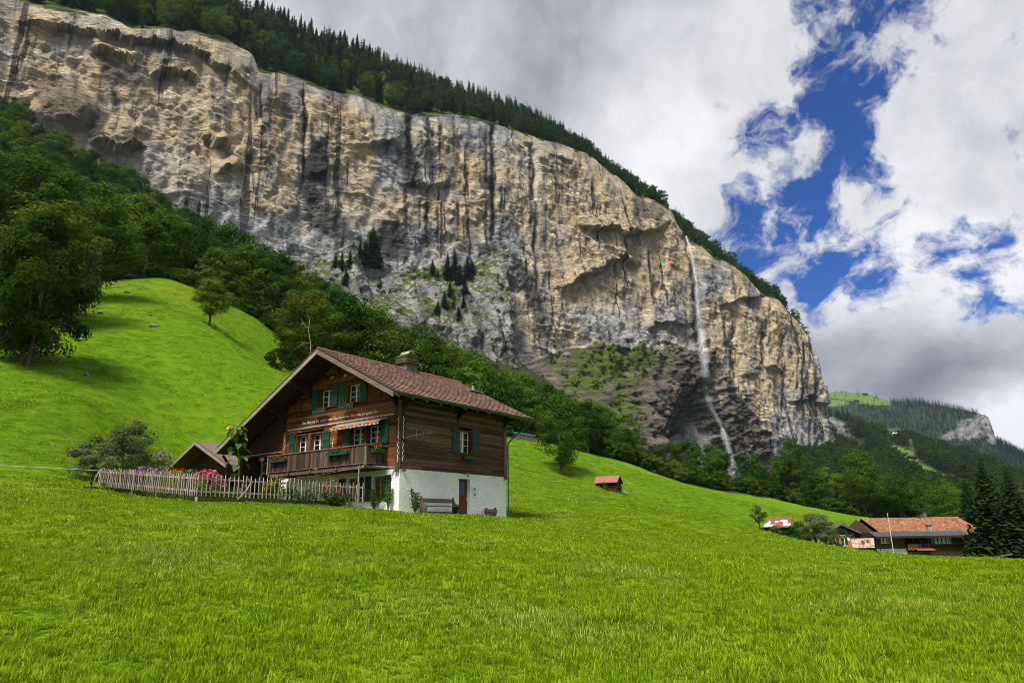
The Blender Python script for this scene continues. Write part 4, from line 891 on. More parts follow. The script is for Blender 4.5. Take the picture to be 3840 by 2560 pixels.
wd = np.array([wall_front(np.interp(y_, ys, [q[0] for q in FALL]), y_) for y_ in yy])
wd = np.array([wd[max(0, i-4):i+5].min() for i in range(len(wd))])-6.5
wd = np.convolve(np.pad(wd, 6, mode='edge'), np.ones(13)/13, mode='valid')
V = []; veil = []; flow = []
for i, y_ in enumerate(yy):
    xc = np.interp(y_, ys, [q[0] for q in FALL]); wpx = np.interp(y_, ys, [q[2] for q in FALL])*(1.05+.25*math.sin(i*.37)*math.sin(i*.11)); a_ = np.interp(y_, ys, [q[3] for q in FALL])
    for c_ in cols:
        q = at(xc+c_*wpx, y_, wd[i]-3*(1-c_*c_)); V.append(q); veil.append(.82*a_*(1-abs(c_)**1.3)); flow.append((c_*wpx*.3, q[2], 0))
me = np_mesh('waterfall', np.array(V), grid_faces(len(yy), len(cols)), m, True, [('veil', 'POINT', 'FLOAT', veil), ('flow', 'POINT', 'FLOAT_VECTOR', flow)])
tag(link('waterfall', me), 'thin white waterfall dropping from the rim and fanning over the talus', 'waterfall')
# Swiss flag pinned to the wall
m, t = material('flag_red'); out(t, t.bsdf((.62, .02, .025), .8)); m, t = material('paint_white'); out(t, t.bsdf((.78, .77, .74), .6))
fd = wall_front(2512, 983)-5; c0 = at(2512, 983, fd); rt = np.array([CR[0], CR[1], 0]); rt /= np.linalg.norm(rt)
e = empty('flag', tuple(c0), math.atan2(rt[1], rt[0]), 'small red flag with white cross hanging on the rock wall', 'flag')
MB().box(-1.3, 1.3, -.04, .04, -1.9, 1.9).build('cloth', 'flag_red', e); MB().box(-.27, .27, -.07, -.045, -.9, .9).box(-.8, -.272, -.07, -.045, -.27, .27).box(.272, .8, -.07, -.045, -.27, .27).build('cross', 'paint_white', e)
# ================================================================== building materials
def wood(name, c0, c1, c2, axis, rough=.8, grain=1.0, spec=.2, var=.5):
    m, t = material(name); o = t.obj(); sc3 = [9., 9., 9.]; sc3[axis] = .5
    n1 = t.noise(t.mapping(o, tuple(sc3)), 2.2*grain, 5, .65, .4); n2 = t.noise(t.mapping(o, tuple(v*.25 for v in sc3)), 2.0, 3, .5); r = t.rnd()
    f = t.math('ADD', n1, t.math('MULTIPLY', t.math('SUBTRACT', r, .5), var)); f = t.math('ADD', f, t.math('MULTIPLY', t.math('SUBTRACT', n2, .5), .5))
    c = t.mix(t.map(f, .2, .52, smooth=False), c0, c1); c = t.mix(t.map(f, .55, .9, smooth=False), c, c2)
    out(t, t.bsdf(c, rough, t.bump(n1, .5, .012), spec))
wood('wood_front', (.034, .012, .004), (.160, .054, .015), (.300, .112, .036), 1)
wood('wood_side', (.044, .023, .014), (.118, .064, .039), (.185, .108, .070), 0, var=.6)
wood('wood_dark', (.014, .008, .005), (.034, .018, .010), (.060, .034, .020), 1)
wood('wood_barn', (.022, .010, .005), (.070, .030, .013), (.120, .055, .024), 2, var=.3)
wood('wood_balcony', (.020, .012, .009), (.082, .048, .034), (.200, .145, .115), 2, var=.45)
wood('wood_rail', (.085, .070, .055), (.180, .155, .125), (.290, .260, .215), 1)
wood('wood_verge', (.120, .090, .065), (.230, .180, .130), (.330, .265, .200), 1)
wood('wood_casing', (.070, .026, .009), (.150, .060, .020), (.220, .095, .034), 2)
wood('wood_window', (.200, .095, .030), (.360, .190, .070), (.440, .260, .110), 2)
wood('wood_door', (.075, .028, .009), (.150, .062, .018), (.210, .095, .030), 2)
wood('wood_old', (.040, .033, .028), (.110, .092, .078), (.210, .180, .155), 0)
wood('wood_picket', (.150, .120, .092), (.290, .245, .195), (.430, .385, .320), 2, var=.5)
wood('wood_light', (.170, .075, .020), (.330, .155, .045), (.430, .220, .075), 2, var=.2)
m, t = material('plaster'); o = t.obj(); n1 = t.noise(o, 11, 3, .55); n2 = t.noise(o, 26, 3, .6); n3 = t.noise(o, .8, 4, .6)
v1 = t.vor(t.vmath('ADD', o, t.vmath('SCALE', t.noise(o, 9, 2, .5, col=True), .12)), 13, 'SMOOTH_F1')
c = t.mix(t.map(n3, .35, .7), (.70, .685, .655), (.80, .79, .765)); c = t.mix(t.map(n1, .55, .75, 0, .25), c, (.56, .54, .50))
out(t, t.bsdf(c, .95, t.bump(t.math('ADD', t.math('MULTIPLY', v1, .8), t.math('MULTIPLY', n2, .4)), 1.0, .055), .1))
def plain(name, c, rough=.6, spec=.3, var=.25, scale=6, metal=0.0):
    m, t = material(name); n1 = t.noise(t.obj(), scale, 4, .6); k = tuple(v*(1-var) for v in c); l_ = tuple(min(.95, v*(1+var)) for v in c)
    out(t, t.bsdf(t.mix(t.map(n1, .3, .7), k, l_), rough, None, spec, metal))
plain('green_paint', (.007, .056, .032), .55, .35, .35, 9); plain('green_dark', (.005, .036, .024), .55, .35, .25, 9); plain('gutter_green', (.005, .060, .038), .35, .5, .2)
plain('white_paint', (.74, .735, .70), .45, .35, .06); plain('black_iron', (.014, .014, .015), .5, .4); plain('steel', (.42, .43, .44), .35, .5, .15, 6, .6); plain('pipe_grey', (.16, .155, .145), .6, .3)
plain('shade_black', (.010, .009, .008), .9, .1, .2); plain('concrete', (.27, .255, .225), .95, .1, .4, 3); plain('moss', (.045, .060, .006), .98, .05, .6, 14); plain('slate_cap', (.115, .105, .090), .9, .2, .45, 8)  # first fill is near-black: darkness of rooms and holes as colour
plain('soil', (.040, .028, .018), .98, .05, .4, 10); plain('rope_white', (.62, .66, .70), .7, .2, .1); plain('stone', (.20, .19, .17), .95, .15, .45, 4); plain('red_metal', (.27, .095, .080), .5, .4, .22, 3)
plain('rust', (.185, .060, .042), .75, .2, .35, 3); plain('tarp', (.012, .105, .110), .5, .3, .6, 9); plain('dark_slate', (.040, .045, .052), .5, .4, .3, 4); plain('mast_grey', (.46, .46, .46), .5, .4, .1)
plain('petal_red', (.62, .012, .012), .6, .2, .3, 30); plain('petal_pink', (.44, .065, .125), .6, .2, .3, 30); plain('petal_purple', (.24, .10, .25), .6, .2, .3, 30); plain('petal_yellow', (.72, .36, .010), .6, .2, .25, 30); plain('seed_brown', (.040, .022, .010), .9, .1)
plain('dry_leaf', (.26, .20, .10), .8, .1, .3, 20); plain('light_lamp_glass', (.30, .30, .27), .2, .5, .1); plain('orange_bud', (.34, .10, .05), .8, .1, .3, 30)
m, t = material('glass'); out(t, t.bsdf((.022, .026, .028), .06, None, .8))
m, t = material('curtain'); w1 = t.noise(t.mapping(t.obj(), (38, 38, 1.2)), 1, 3, .5); out(t, t.bsdf(t.mix(t.map(w1, .35, .65), (.30, .31, .33), (.74, .74, .74)), .9, None, .1))
m, t = material('glass_clear')
tr = t.add('ShaderNodeBsdfTransparent'); gl = t.add('ShaderNodeBsdfGlossy'); gl.inputs['Roughness'].default_value = .05; fr = t.add('ShaderNodeFresnel'); fr.inputs[0].default_value = 1.5; mx = t.add('ShaderNodeMixShader')
t.l.new(t.math('ADD', t.math('MULTIPLY', fr.outputs[0], .9), .03), mx.inputs[0]); t.l.new(tr.outputs[0], mx.inputs[1]); t.l.new(gl.outputs[0], mx.inputs[2]); out(t, mx.outputs[0])
def tile_mat(name, c0, c1, c2, lich):
    m, t = material(name); q = t.attr('rnd'); n1 = t.noise(t.obj(), 1.4, 5, .65); n2 = t.noise(t.obj(), 18, 4, .6); n3 = t.noise(t.obj(), .45, 4, .6)
    c = t.mix(t.map(q, 0, .6, smooth=False), c0, c1); c = t.mix(t.map(q, .55, 1, smooth=False), c, c2)
    c = t.mix(t.map(n1, .50, .70, 0, lich), c, (.060, .052, .046)); c = t.mix(t.map(n2, .62, .78, 0, .55), c, (.30, .27, .22)); c = t.mix(t.map(n3, .56, .74, 0, .35), c, (.085, .075, .050))
    out(t, t.bsdf(c, .88, t.bump(n2, .4, .01), .15))
tile_mat('tile', (.125, .076, .058), (.190, .114, .085), (.270, .170, .130), .55)
tile_mat('tile_orange', (.200, .085, .048), (.290, .130, .072), (.360, .185, .110), .6)
m, t = material('awning'); u = t.add('ShaderNodeSeparateXYZ'); t.l.new(t.obj(), u.inputs[0]); wv = t.math('FRACT', t.math('MULTIPLY', u.outputs[1], 3.1))
c = t.mix(t.map(wv, .30, .34), (.42, .14, .055), (.30, .27, .20)); c = t.mix(t.map(wv, .62, .65), c, (.52, .40, .26)); c = t.mix(t.map(wv, .78, .80), c, (.30, .085, .035)); out(t, t.bsdf(c, .9, None, .1))

# ================================================================== the large chalet
CHLT = empty('chalet', tuple(KC), CH_ROT, 'large dark timber chalet with green shutters, flower balcony and brown tiled roof', 'chalet')
RW, RZ, SL = 5.4, 7.25, 0.514
def zr(w): return RZ-SL*abs(w-RW)
def fb(mb, side, u0, u1, d0, d1, z0, z1):
    """box on a facade: u along it, d inwards"""
    return mb.box(d0, d1, u0, u1, z0, z1) if side == 'f' else mb.box(u0, u1, d0, d1, z0, z1)
F_OPEN = [(5.98, 7.24, 4.0, 5.25), (3.42, 4.70, 4.0, 5.25), (6.57, 9.25, 1.46, 2.62), (1.5, 4.2, 1.46, 2.62), (8.72, 9.02, 4.12, 4.52), (1.42, 1.74, 4.12, 4.52)]
S_OPEN = [(4.75, 6.0, 1.18, 2.60)]
def segs(u0, u1, z0, z1, opens):
    cut = [(a, b) for a, b, c, d in opens if c < z1-.02 and d > z0+.02]; s = [(u0, u1)]
    for a, b in cut: s = [q for x, y in s for q in ((x, min(y, a)), (max(x, b), y)) if q[1]-q[0] > .02]
    return s
def cells(u0, u1, z0, z1, opens):
    zs = sorted({z0, z1}|{min(max(v, z0), z1) for o_ in opens for v in o_[2:]})
    return [(a, b, c, d) for c, d in zip(zs[:-1], zs[1:]) if d-c > 1e-4 for a, b in segs(u0, u1, c, d, opens)]
rp = random.Random(3)
def rows(lo, hi, step, fixed):
    """plank joints, with a joint on every opening edge"""
    return [lo+i*step for i in range(int(round((hi-lo)/step))+1)]
core_f = MB(); core_s = MB()
zc = 0.02; k = 0
while zc < 6.75:
    z1 = zc+.195; lim = (RZ-.26-z1)/SL                       # half width left under the roof
    u0, u1 = max(.0, RW-lim), min(10.5, RW+lim)
    if u1-u0 > .3:
        for a, b in segs(u0, u1, zc, z1, F_OPEN):
            pr = -.010+rp.uniform(-.012, .006); aa = a+(.02 if a == u0 and u0 > 0 else 0)
            cut = [aa]+([rp.uniform(aa+1.5, b-1.5)] if b-aa > 4.5 and rp.random() < .6 else [])+[b]
            for x, y in zip(cut[:-1], cut[1:]): MB().box(pr, .10, x+.001, y-.001, zc+.005, z1-.005).build('plank', 'wood_front', CHLT)
            core_f.box(.102, .15, a, b, zc, z1)
    zc = z1
zc = 0.0
while zc < 3.75:
    z1 = min(zc+.195, 3.8)
    for a, b in segs(.16, 9.35, zc, z1, S_OPEN):
        pr = -.008+rp.uniform(-.008, .005); cut = [a]+([rp.uniform(a+1.2, b-1.2)] if b-a > 6 and rp.random() < .5 else [])+[b]
        for x, y in zip(cut[:-1], cut[1:]): MB().box(x+.001, y-.001, pr, .10, zc+.006, z1-.006).build('plank', 'wood_side', CHLT)
        core_s.box(a, b, .102, .15, zc, z1)
    zc = z1
core_f.build('wall_core', 'wood_dark', CHLT); core_s.build('wall_core', 'wood_dark', CHLT)
# rear and left walls, near-black backing that paints the dark rooms behind the windows
MB().prism([(0.05, -3.2), (10.5, -3.2), (10.5, 4.2), (RW, 6.85), (.05, 3.85)], 0, 9.2, 9.34).build('rear_wall', 'wood_side', CHLT)
MB().box(.5, 9.18, 10.3, 10.44, -3.2, 4.2).build('rear_wall', 'wood_barn', CHLT)
MB().box(.62, 9.1, .62, .66, -3, 3.8).box(.62, .66, .7, 10.2, -3, 3.9).box(.62, .66, 2.4, 8.4, 3.9, 5.3).build('room_dark_backing', 'shade_black', CHLT)
P_F = [(1.1, 2.16, -1.58, -.33), (3.25, 4.3, -1.58, -.30)]; P_S = [(4.77, 5.78, -3.3, -.30)]
pf = MB(); ps_ = MB()
for a, b, c, d in cells(.0, 10.5, -3.3, 0, P_F): pf.box(0, .34, a, b, c, d)
for a, b, c, d in cells(.345, 9.35, -3.3, 0, P_S): ps_.box(a, b, 0.003, .34, c, d)
pf.build('plaster_wall', 'plaster', CHLT); ps_.build('plaster_wall', 'plaster', CHLT)
# frames round the rough-cast openings
MB().box(4.70, 4.775, -.015, .30, -2.5, -.24).box(5.775, 5.84, -.015, .30, -2.5, -.24).box(4.776, 5.774, -.015, .30, -.305, -.24).build('door_surround', 'white_paint', CHLT)

def window(side, u0, u1, z0, z1, dep=.26, frame='white_paint', nrow=3, casing=None, lace=True, parent=None, ncol=2):
    par = parent or CHLT
    w = MB(); fw = .055
    fb(w, side, u0, u0+fw, dep, dep+.06, z0, z1); fb(w, side, u1-fw, u1, dep, dep+.06, z0, z1); fb(w, side, u0+fw, u1-fw, dep, dep+.06, z0, z0+fw); fb(w, side, u0+fw, u1-fw, dep, dep+.06, z1-fw, z1)
    cu = (u0+u1)/2
    if ncol == 2: fb(w, side, cu-.05, cu+.05, dep-.008, dep+.058, z0+fw, z1-fw)
    win = w.build('window', frame, par)
    for i in range(1, nrow):
        z = z0+fw+(z1-z0-2*fw)*i/nrow; mb = MB()
        fb(mb, side, u0+fw, cu-.05, dep+.01, dep+.045, z-.014, z+.014); fb(mb, side, cu+.05, u1-fw, dep+.01, dep+.045, z-.014, z+.014); mb.build('muntin', frame, win)
    for i in range(nrow):
        a = z0+fw+(z1-z0-2*fw)*i/nrow; b = z0+fw+(z1-z0-2*fw)*(i+1)/nrow
        for x, y in ((u0+fw, cu-.05), (cu+.05, u1-fw)): fb(MB(), side, x, y, dep+.025, dep+.031, a+.015, b-.015).build('pane', 'glass_clear', win)
    if lace:
        for x, y, q in ((u0+fw, cu-.09, .09), (cu+.14, u1-fw, .05)):
            n = 26; xs = [x+(y-x)*i/n for i in range(n+1)]; c_ = MB(); vsx = []
            for i, u_ in enumerate(xs):
                dd_ = dep+.10+.022*math.sin(i*1.9)
                for zz, dr in ((z0+.07, q*.6), (z1-.06, 0)):
                    uu_ = u_+(dr*(1 if x < cu-.2 and False else 0)); vsx.append((dd_, uu_, zz) if side == 'f' else (uu_, dd_, zz))
            c_.add(vsx, [(2*i, 2*i+2, 2*i+3, 2*i+1) for i in range(n)], True); c_.build('curtain', 'curtain', win)
    bk = MB(); fb(bk, side, u0, u1, dep+.34, dep+.36, z0, z1); bk.build('interior_dark_sheet', 'shade_black', win)  # near-black sheet; the unlit room's darkness is in its colour
    return win
def casing(side, u0, u1, z0, z1, d0, d1, mat='wood_casing', posts=(), sill=.05):
    c = MB(); wd_ = .07
    fb(c, side, u0, u0+wd_, d0, d1, z0, z1); fb(c, side, u1-wd_, u1, d0, d1, z0, z1); fb(c, side, u0+wd_, u1-wd_, d0, d1, z1-wd_, z1); fb(c, side, u0+wd_, u1-wd_, d0-.03, d1, z0, z0+sill)
    for p in posts: fb(c, side, p-.13, p+.13, d0, d1, z0+sill, z1-wd_)
    return c.build('window_casing', mat, CHLT)
casing('f', 5.98, 7.24, 4.0, 5.25, -.03, .30); casing('f', 3.42, 4.70, 4.0, 5.25, -.03, .30)
window('f', 6.06, 7.16, 4.06, 5.17); window('f', 3.50, 4.62, 4.06, 5.17)
casing('f', 6.57, 9.25, 1.46, 2.62, -.03, .30, posts=(7.92,)); casing('f', 1.5, 4.2, 1.46, 2.62, -.03, .30, posts=(2.84,))
for a, b in ((6.65, 7.78), (8.06, 9.17), (1.58, 2.70), (2.98, 4.12)): window('f', a, b, 1.52, 2.54)
casing('s', 4.75, 6.0, 1.18, 2.60, -.03, .30); window('s', 4.83, 5.92, 1.24, 2.52)
for a in P_F: window('f', a[0]+.04, a[1]-.04, a[2]+.04, a[3]-.04, .20, 'wood_window')
for o_ in P_F: MB().box(-.04, .2, o_[0]-.04, o_[1]+.04, o_[2]-.06, o_[2]-.002).build('window_sill', 'concrete', CHLT)
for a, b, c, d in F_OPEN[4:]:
    MB().box(.06, .09, a, b, c, d).build('attic_dark_panel', 'shade_black', CHLT); MB().box(.02, .05, (a+b)/2-.03, (a+b)/2+.02, c, d).build('attic_batten', 'wood_rail', CHLT)  # near-black panel fills the hole and paints the dark behind it
def shutter(side, u0, u1, z0, z1, mat='green_paint', off=-.075, par=None):
    s = MB(); n = 3; w_ = (u1-u0)/n
    for i in range(n): fb(s, side, u0+i*w_+.003, u0+(i+1)*w_-.003, off, off+.028, z0, z1)
    h = z1-z0
    for q in (.10, .50, .86): fb(s, side, u0+.02, u1-.02, off-.024, off-.002, z0+h*q-.028, z0+h*q+.028)
    sh = s.build('shutter', mat, par or CHLT)
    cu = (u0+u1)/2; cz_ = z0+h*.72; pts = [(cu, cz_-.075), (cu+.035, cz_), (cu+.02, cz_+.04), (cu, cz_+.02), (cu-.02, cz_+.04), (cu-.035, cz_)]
    MB().prism(pts, 0 if side == 'f' else 1, off-.006, off-.002).build('heart_dark_shape', 'shade_black', sh)  # no hole is cut; its darkness is a near-black shape on the boards
    hp = MB()
    for q in (.1, .86): fb(hp, side, u0-.035, u0+.0, off-.01, off+.05, z0+h*q-.02, z0+h*q+.02)
    hp.build('hinge', 'black_iron', sh)
for a, b in ((7.25, 7.80), (5.40, 5.96), (4.72, 5.26), (2.80, 3.40)): shutter('f', a, b, 4.0, 5.26)
for a, b in ((9.27, 9.82), (5.95, 6.55), (4.22, 4.74), (.90, 1.48)): shutter('f', a, b, 1.44, 2.66)
for a, b in ((4.17, 4.73), (6.02, 6.60)): shutter('s', a, b, 1.14, 2.64, 'green_dark')
for a, b in ((.62, 1.08), (2.18, 2.64), (2.78, 3.22), (4.33, 4.85)): shutter('f', a, b, -1.64, -.30, 'green_dark')
# door
d_ = MB().box(4.79, 5.76, .24, .285, -2.5, -.32).box(4.80, 4.92, .205, .238, -2.5, -.33).box(5.62, 5.75, .205, .238, -2.5, -.33).box(4.922, 5.618, .205, .238, -.46, -.33).box(4.922, 5.618, .205, .238, -1.38, -1.24).build('door', 'wood_door', CHLT)
MB().box(5.255, 5.285, .212, .236, -1.238, -.462).box(4.923, 5.254, .212, .236, -.86, -.83).box(5.286, 5.617, .212, .236, -.86, -.83).build('muntin', 'wood_door', d_)
for x0, x1 in ((4.925, 5.253), (5.287, 5.615)):
    for z0, z1 in ((-1.236, -.862), (-.828, -.464)): MB().box(x0, x1, .226, .234, z0, z1).build('pane', 'glass', d_)
MB().box(5.66, 5.71, .18, .204, -1.55, -1.35).tube([(5.68, .18, -1.42), (5.68, .13, -1.42), (5.58, .13, -1.42)], .012, 6).build('handle', 'steel', d_)
MB().box(4.70, 5.84, -.28, .2, -2.62, -2.50).build('door_step', 'concrete', CHLT)
# corner boards with white zigzag
MB().box(-.055, -.012, -.055, .30, .02, 2.92).box(-.010, .30, -.055, -.012, .02, 2.92).build('corner_board', 'wood_side', CHLT)
MB().box(9.08, 9.40, -.055, -.012, .02, 2.92).build('corner_board', 'wood_side', CHLT)
MB().box(-.055, -.012, 10.2, 10.52, .02, 2.92).build('corner_board', 'wood_front', CHLT)
def zig(mb, side, uc, zs, off, amp=.045):
    for i in range(len(zs)-1):
        a = uc+(amp if i % 2 else -amp); b = uc+(-amp if i % 2 else amp)
        p0 = (off, a, zs[i]) if side == 'f' else (a, off, zs[i]); p1 = (off, b, zs[i+1]) if side == 'f' else (b, off, zs[i+1]); mb.bar(p0, p1, .026, .026, (1, 0, 0) if side == 'f' else (0, 1, 0))
zz = [2.80-.155*i for i in range(8)]; zl = [1.42-.155*i for i in range(8)]
mb = MB(); zig(mb, 'f', .12, zz, -.06); zig(mb, 'f', .12, zl, -.06); mb.build('zigzag_ornament', 'white_paint', CHLT)
mb = MB(); zig(mb, 's', .13, zz, -.06); zig(mb, 's', .13, zl, -.06); mb.build('zigzag_ornament', 'white_paint', CHLT)
mb = MB(); zig(mb, 's', 9.24, [2.75-.2*i for i in range(13)], -.06, .03); mb.build('zigzag_ornament', 'wood_rail', CHLT)
mb = MB(); zig(mb, 'f', 10.36, [2.75-.2*i for i in range(6)], -.06, .04); mb.build('zigzag_ornament', 'white_paint', CHLT)
for sd, uc in (('f', .12), ('s', .13)):
    mb = MB(); o3 = (lambda u_, z_: (-.06, u_, z_)) if sd == 'f' else (lambda u_, z_: (u_, -.06, z_)); up_ = (1, 0, 0) if sd == 'f' else (0, 1, 0)
    mb.bar(o3(uc-.05, 1.72), o3(uc, 1.64), .02, .022, up_).bar(o3(uc+.05, 1.72), o3(uc, 1.64), .02, .022, up_).bar(o3(uc, 1.64), o3(uc, 1.57), .02, .022, up_); mb.build('rune_ornament', 'white_paint', CHLT)
for s_, w_ in ((-.09, .02), (-.09, .17)): MB().box(s_-.08, s_+.07, w_, w_+.12, -.16, .015).build('beam_end', 'wood_old', CHLT)
MB().box(.16, .28, -.17, -.06, -.14, .012).build('beam_end', 'wood_old', CHLT); MB().box(9.12, 9.42, -.17, -.06, -.16, .015).build('beam_end', 'wood_side', CHLT)
# painted verse and dotted band
def lettering(txt, w_left, w_right, z0, hgt, off, mat='paint_white', par=CHLT):
    cu = bpy.data.curves.new('lettering', 'FONT'); cu.body = txt; cu.extrude = .004; cu.offset = .006; cu.resolution_u = 3; cu.space_word = 1.2
    o = bpy.data.objects.new('lettering', cu); COL.objects.link(o); bpy.context.view_layer.update()
    dg = bpy.context.evaluated_depsgraph_get(); me = bpy.data.meshes.new_from_object(o.evaluated_get(dg)); bpy.data.objects.remove(o)
    co = np.empty(len(me.vertices)*3, np.float32); me.vertices.foreach_get('co', co); co = co.reshape(-1, 3); mn, mxx = co.min(0), co.max(0)
    q = np.empty_like(co); q[:, 1] = w_left-(co[:, 0]-mn[0])/(mxx[0]-mn[0])*(w_left-w_right); q[:, 2] = z0+(co[:, 1]-mn[1])/(mxx[1]-mn[1])*hgt; q[:, 0] = off-(co[:, 2]-mn[2])
    me.vertices.foreach_set('co', q.ravel()); me.update(); me.materials.clear(); me.materials.append(MATS[mat]); return link('lettering', me, par)
lettering('Der Blick ins Tal und hin zum Grat er weisst dich stets zur guten Tat', 8.68, 1.88, 3.165, .205, -.028)
lettering('19', 6.18, 5.92, 5.72, .20, -.028); lettering('36', 4.98, 4.70, 5.70, .20, -.028)
mb = MB(); i = 0; w_ = .55
while w_ < 10.2:
    mb.box(-.034, -.024, w_, w_+.075, 2.955+(.03 if i % 2 else 0), 3.005+(.03 if i % 2 else 0)); w_ += .105; i += 1
mb.build('dotted_band', 'paint_white', CHLT)
MB().box(-.05, -.023, .45, 10.3, 2.90, 2.945).build('band_moulding', 'wood_casing', CHLT)

# ------------------------------------------------------------------ roof
S0, S1, WE, WL = -1.70, 11.0, -1.22, 15.55
RT = math.atan(SL)
roof = MB(); roof.prism([(WE, zr(WE)-.20), (RW, RZ-.20), (WL, zr(WL)-.20), (WL, zr(WL)-.09), (RW, RZ-.09), (WE, zr(WE)-.09)], 0, S0+.02, S1-.02)
ROOF = roof.build('roof', 'wood_dark', CHLT)
def tiles(name, side, s0, s1, length, row, colw, mat, parent, w_ridge=RW, z_ridge=RZ, sl=SL, seed=1, lift=.055):
    """pan tiles laid in overlapping courses; s along the ridge, t down the slope"""
    r = np.random.default_rng(seed); ang = math.atan(sl); nr = int(round(length/row)); nc = int(round((s1-s0)/colw)); V = []; F = []; R = []
    prof = [(0, .0), (.22, .030), (.45, .034), (.68, .012), (.98, .004)]
    dw, dz = math.cos(ang)*side, -math.sin(ang); nw, nz_ = math.sin(ang)*side, math.cos(ang)
    for i in range(nr):
        t0, t1 = i*row-.03, (i+1)*row
        for j in range(nc):
            b0 = s0+j*colw; lf = lift+r.uniform(-.005, .008); up = r.uniform(-.003, .003); base = len(V)
            for tt, lo in ((t0, 0.0), (t1, lf)):
                for f_, h in prof: V.append((b0+f_*colw, w_ridge+dw*tt+nw*(h+lo+up-.085), z_ridge+dz*tt+nz_*(h+lo+up-.085)))
            for f_, h in prof: V.append((b0+f_*colw, w_ridge+dw*t1+nw*(h+lf-.045-.085), z_ridge+dz*t1+nz_*(h+lf-.045-.085)))
            for k_ in range(4): F.append((base+k_, base+k_+1, base+5+k_+1, base+5+k_)); F.append((base+5+k_, base+5+k_+1, base+10+k_+1, base+10+k_))
            q = r.random(); R += [q]*8
    me = np_mesh(name, np.array(V), np.array(F), MATS[mat], False, [('rnd', 'FACE', 'FLOAT', R)])
    o = link(name, me, parent); o['kind'] = 'stuff'; return o
LR = (RW-WE)/math.cos(RT); LLf = (WL-RW)/math.cos(RT)
tiles('tile_courses', -1, S0, S1, LR, .355, .222, 'tile', ROOF, seed=1); tiles('tile_courses', 1, S0, S1, LLf, .335, .212, 'tile', ROOF, seed=2)
def ridge_tiles(n, s0, s1, w, z, r, mat, par):
    L_ = (s1-s0)/n; mb = MB(); prof = [(math.cos(a)*r, math.sin(a)*r*.8) for a in np.linspace(-.15, math.pi+.15, 8)]
    vs_ = []
    for x, sc1 in ((0, 1.12), (L_*1.08, .95)): vs_ += [(x, p*sc1, q*sc1) for p, q in prof]
    mb.add(vs_, [(i, i+1, 8+i+1, 8+i) for i in range(7)], True); mb.add(vs_[:8], [tuple(range(8))]); me = mb.mesh('ridge_tile', mat)
    a_ = me.attributes.new('rnd', 'FLOAT', 'FACE')
    for i in range(n):
        o = link('ridge_tile', me, par); o.location = (s0+i*L_, w+rp.uniform(-.012, .012), z+rp.uniform(-.008, .012)); o.rotation_euler = (rp.uniform(-.05, .05), rp.uniform(-.02, .02), rp.uniform(-.02, .02))
tile_mat('tile_ridge', (.210, .105, .060), (.26, .15, .09), (.30, .2, .13), .35)
ridge_tiles(34, S0, S1, RW, RZ-.06, .13, 'tile_ridge', ROOF)
# verge tiles along the front gable, slightly turned up
vt = MB().add([(-.02, -.11, -.01), (.20, -.11, .0), (.20, .24, .035), (-.02, .24, .045), (-.02, -.11, -.05), (-.02, .24, -.02), (.20, .24, -.002)], [(0, 1, 2, 3), (4, 0, 3, 5), (5, 3, 2, 6)]).mesh('verge_tile', 'tile')
vt.attributes.new('rnd', 'FLOAT', 'FACE')
for sd, n_ in ((-1, 22), (1, 33)):
    for i in range(n_):
        tt = .12+i*.335; o = link('verge_tile', vt, ROOF); o.location = (S0-.03, RW+sd*math.cos(RT)*tt, RZ-math.sin(RT)*tt+.015)
        o.rotation_euler = (-RT*sd if sd > 0 else RT, 0, 0) if sd > 0 else (RT+math.pi*0, 0, 0)
        if sd < 0: o.scale = (1, -1, 1)
# bargeboards
def barge(sd, t_end, scal, mat):
    pts = []; n_ = int(t_end/.13); top = [(RW, RZ-.095), (RW+sd*math.cos(RT)*t_end, RZ-.095-math.sin(RT)*t_end)]
    bot = []
    for i in range(n_+1):
        tt = t_end*(n_-i)/n_; dpt_ = .27+(.03 if (scal and i % 2) else 0); bot.append((RW+sd*math.cos(RT)*tt, RZ-.095-math.sin(RT)*tt-dpt_))
    return MB().prism(top+bot, 0, S0-.055, S0-.012).build('bargeboard', mat, ROOF)
barge(-1, LR-.05, True, 'wood_verge'); barge(1, LLf-.05, False, 'wood_rail')
# purlins with carved brackets
for w_, zl_ in ((.36, 2.95), (2.83, 4.33), (5.4, 5.53), (8.0, 4.33), (10.41, 2.98)):
    zt_ = zr(w_)-.21
    MB().box(-1.58, .0, w_-.10, w_+.10, zt_-.27, zt_-.01).build('purlin', 'wood_dark', CHLT)
    MB().tube([(-1.62, w_, zt_-.14), (-1.58, w_, zt_-.14)], .12, 10).build('purlin_head', 'wood_casing', CHLT)
    zu = zt_-.29; arc = []
    for i in range(13):
        q = i/12; sx_ = -1.42*(q**1.7); zz_ = zl_+(zu-zl_)*(1-(1-q)**1.8)*1.0
        arc.append((sx_, zz_+.05*math.sin(q*math.pi*2)))
    MB().prism([(-.002, a[1]) if False else a for a in arc]+[(-1.42, zu+.02), (-.012, zu+.02), (-.012, zl_)], 1, w_-.055, w_+.055).build('bracket', 'wood_dark', CHLT)
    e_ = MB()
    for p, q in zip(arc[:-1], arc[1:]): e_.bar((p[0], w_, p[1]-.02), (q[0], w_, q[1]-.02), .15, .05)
    e_.build('bracket_lit_edge', 'wood_barn', CHLT)  # curved edge in lighter wood; the light it catches is in the colour
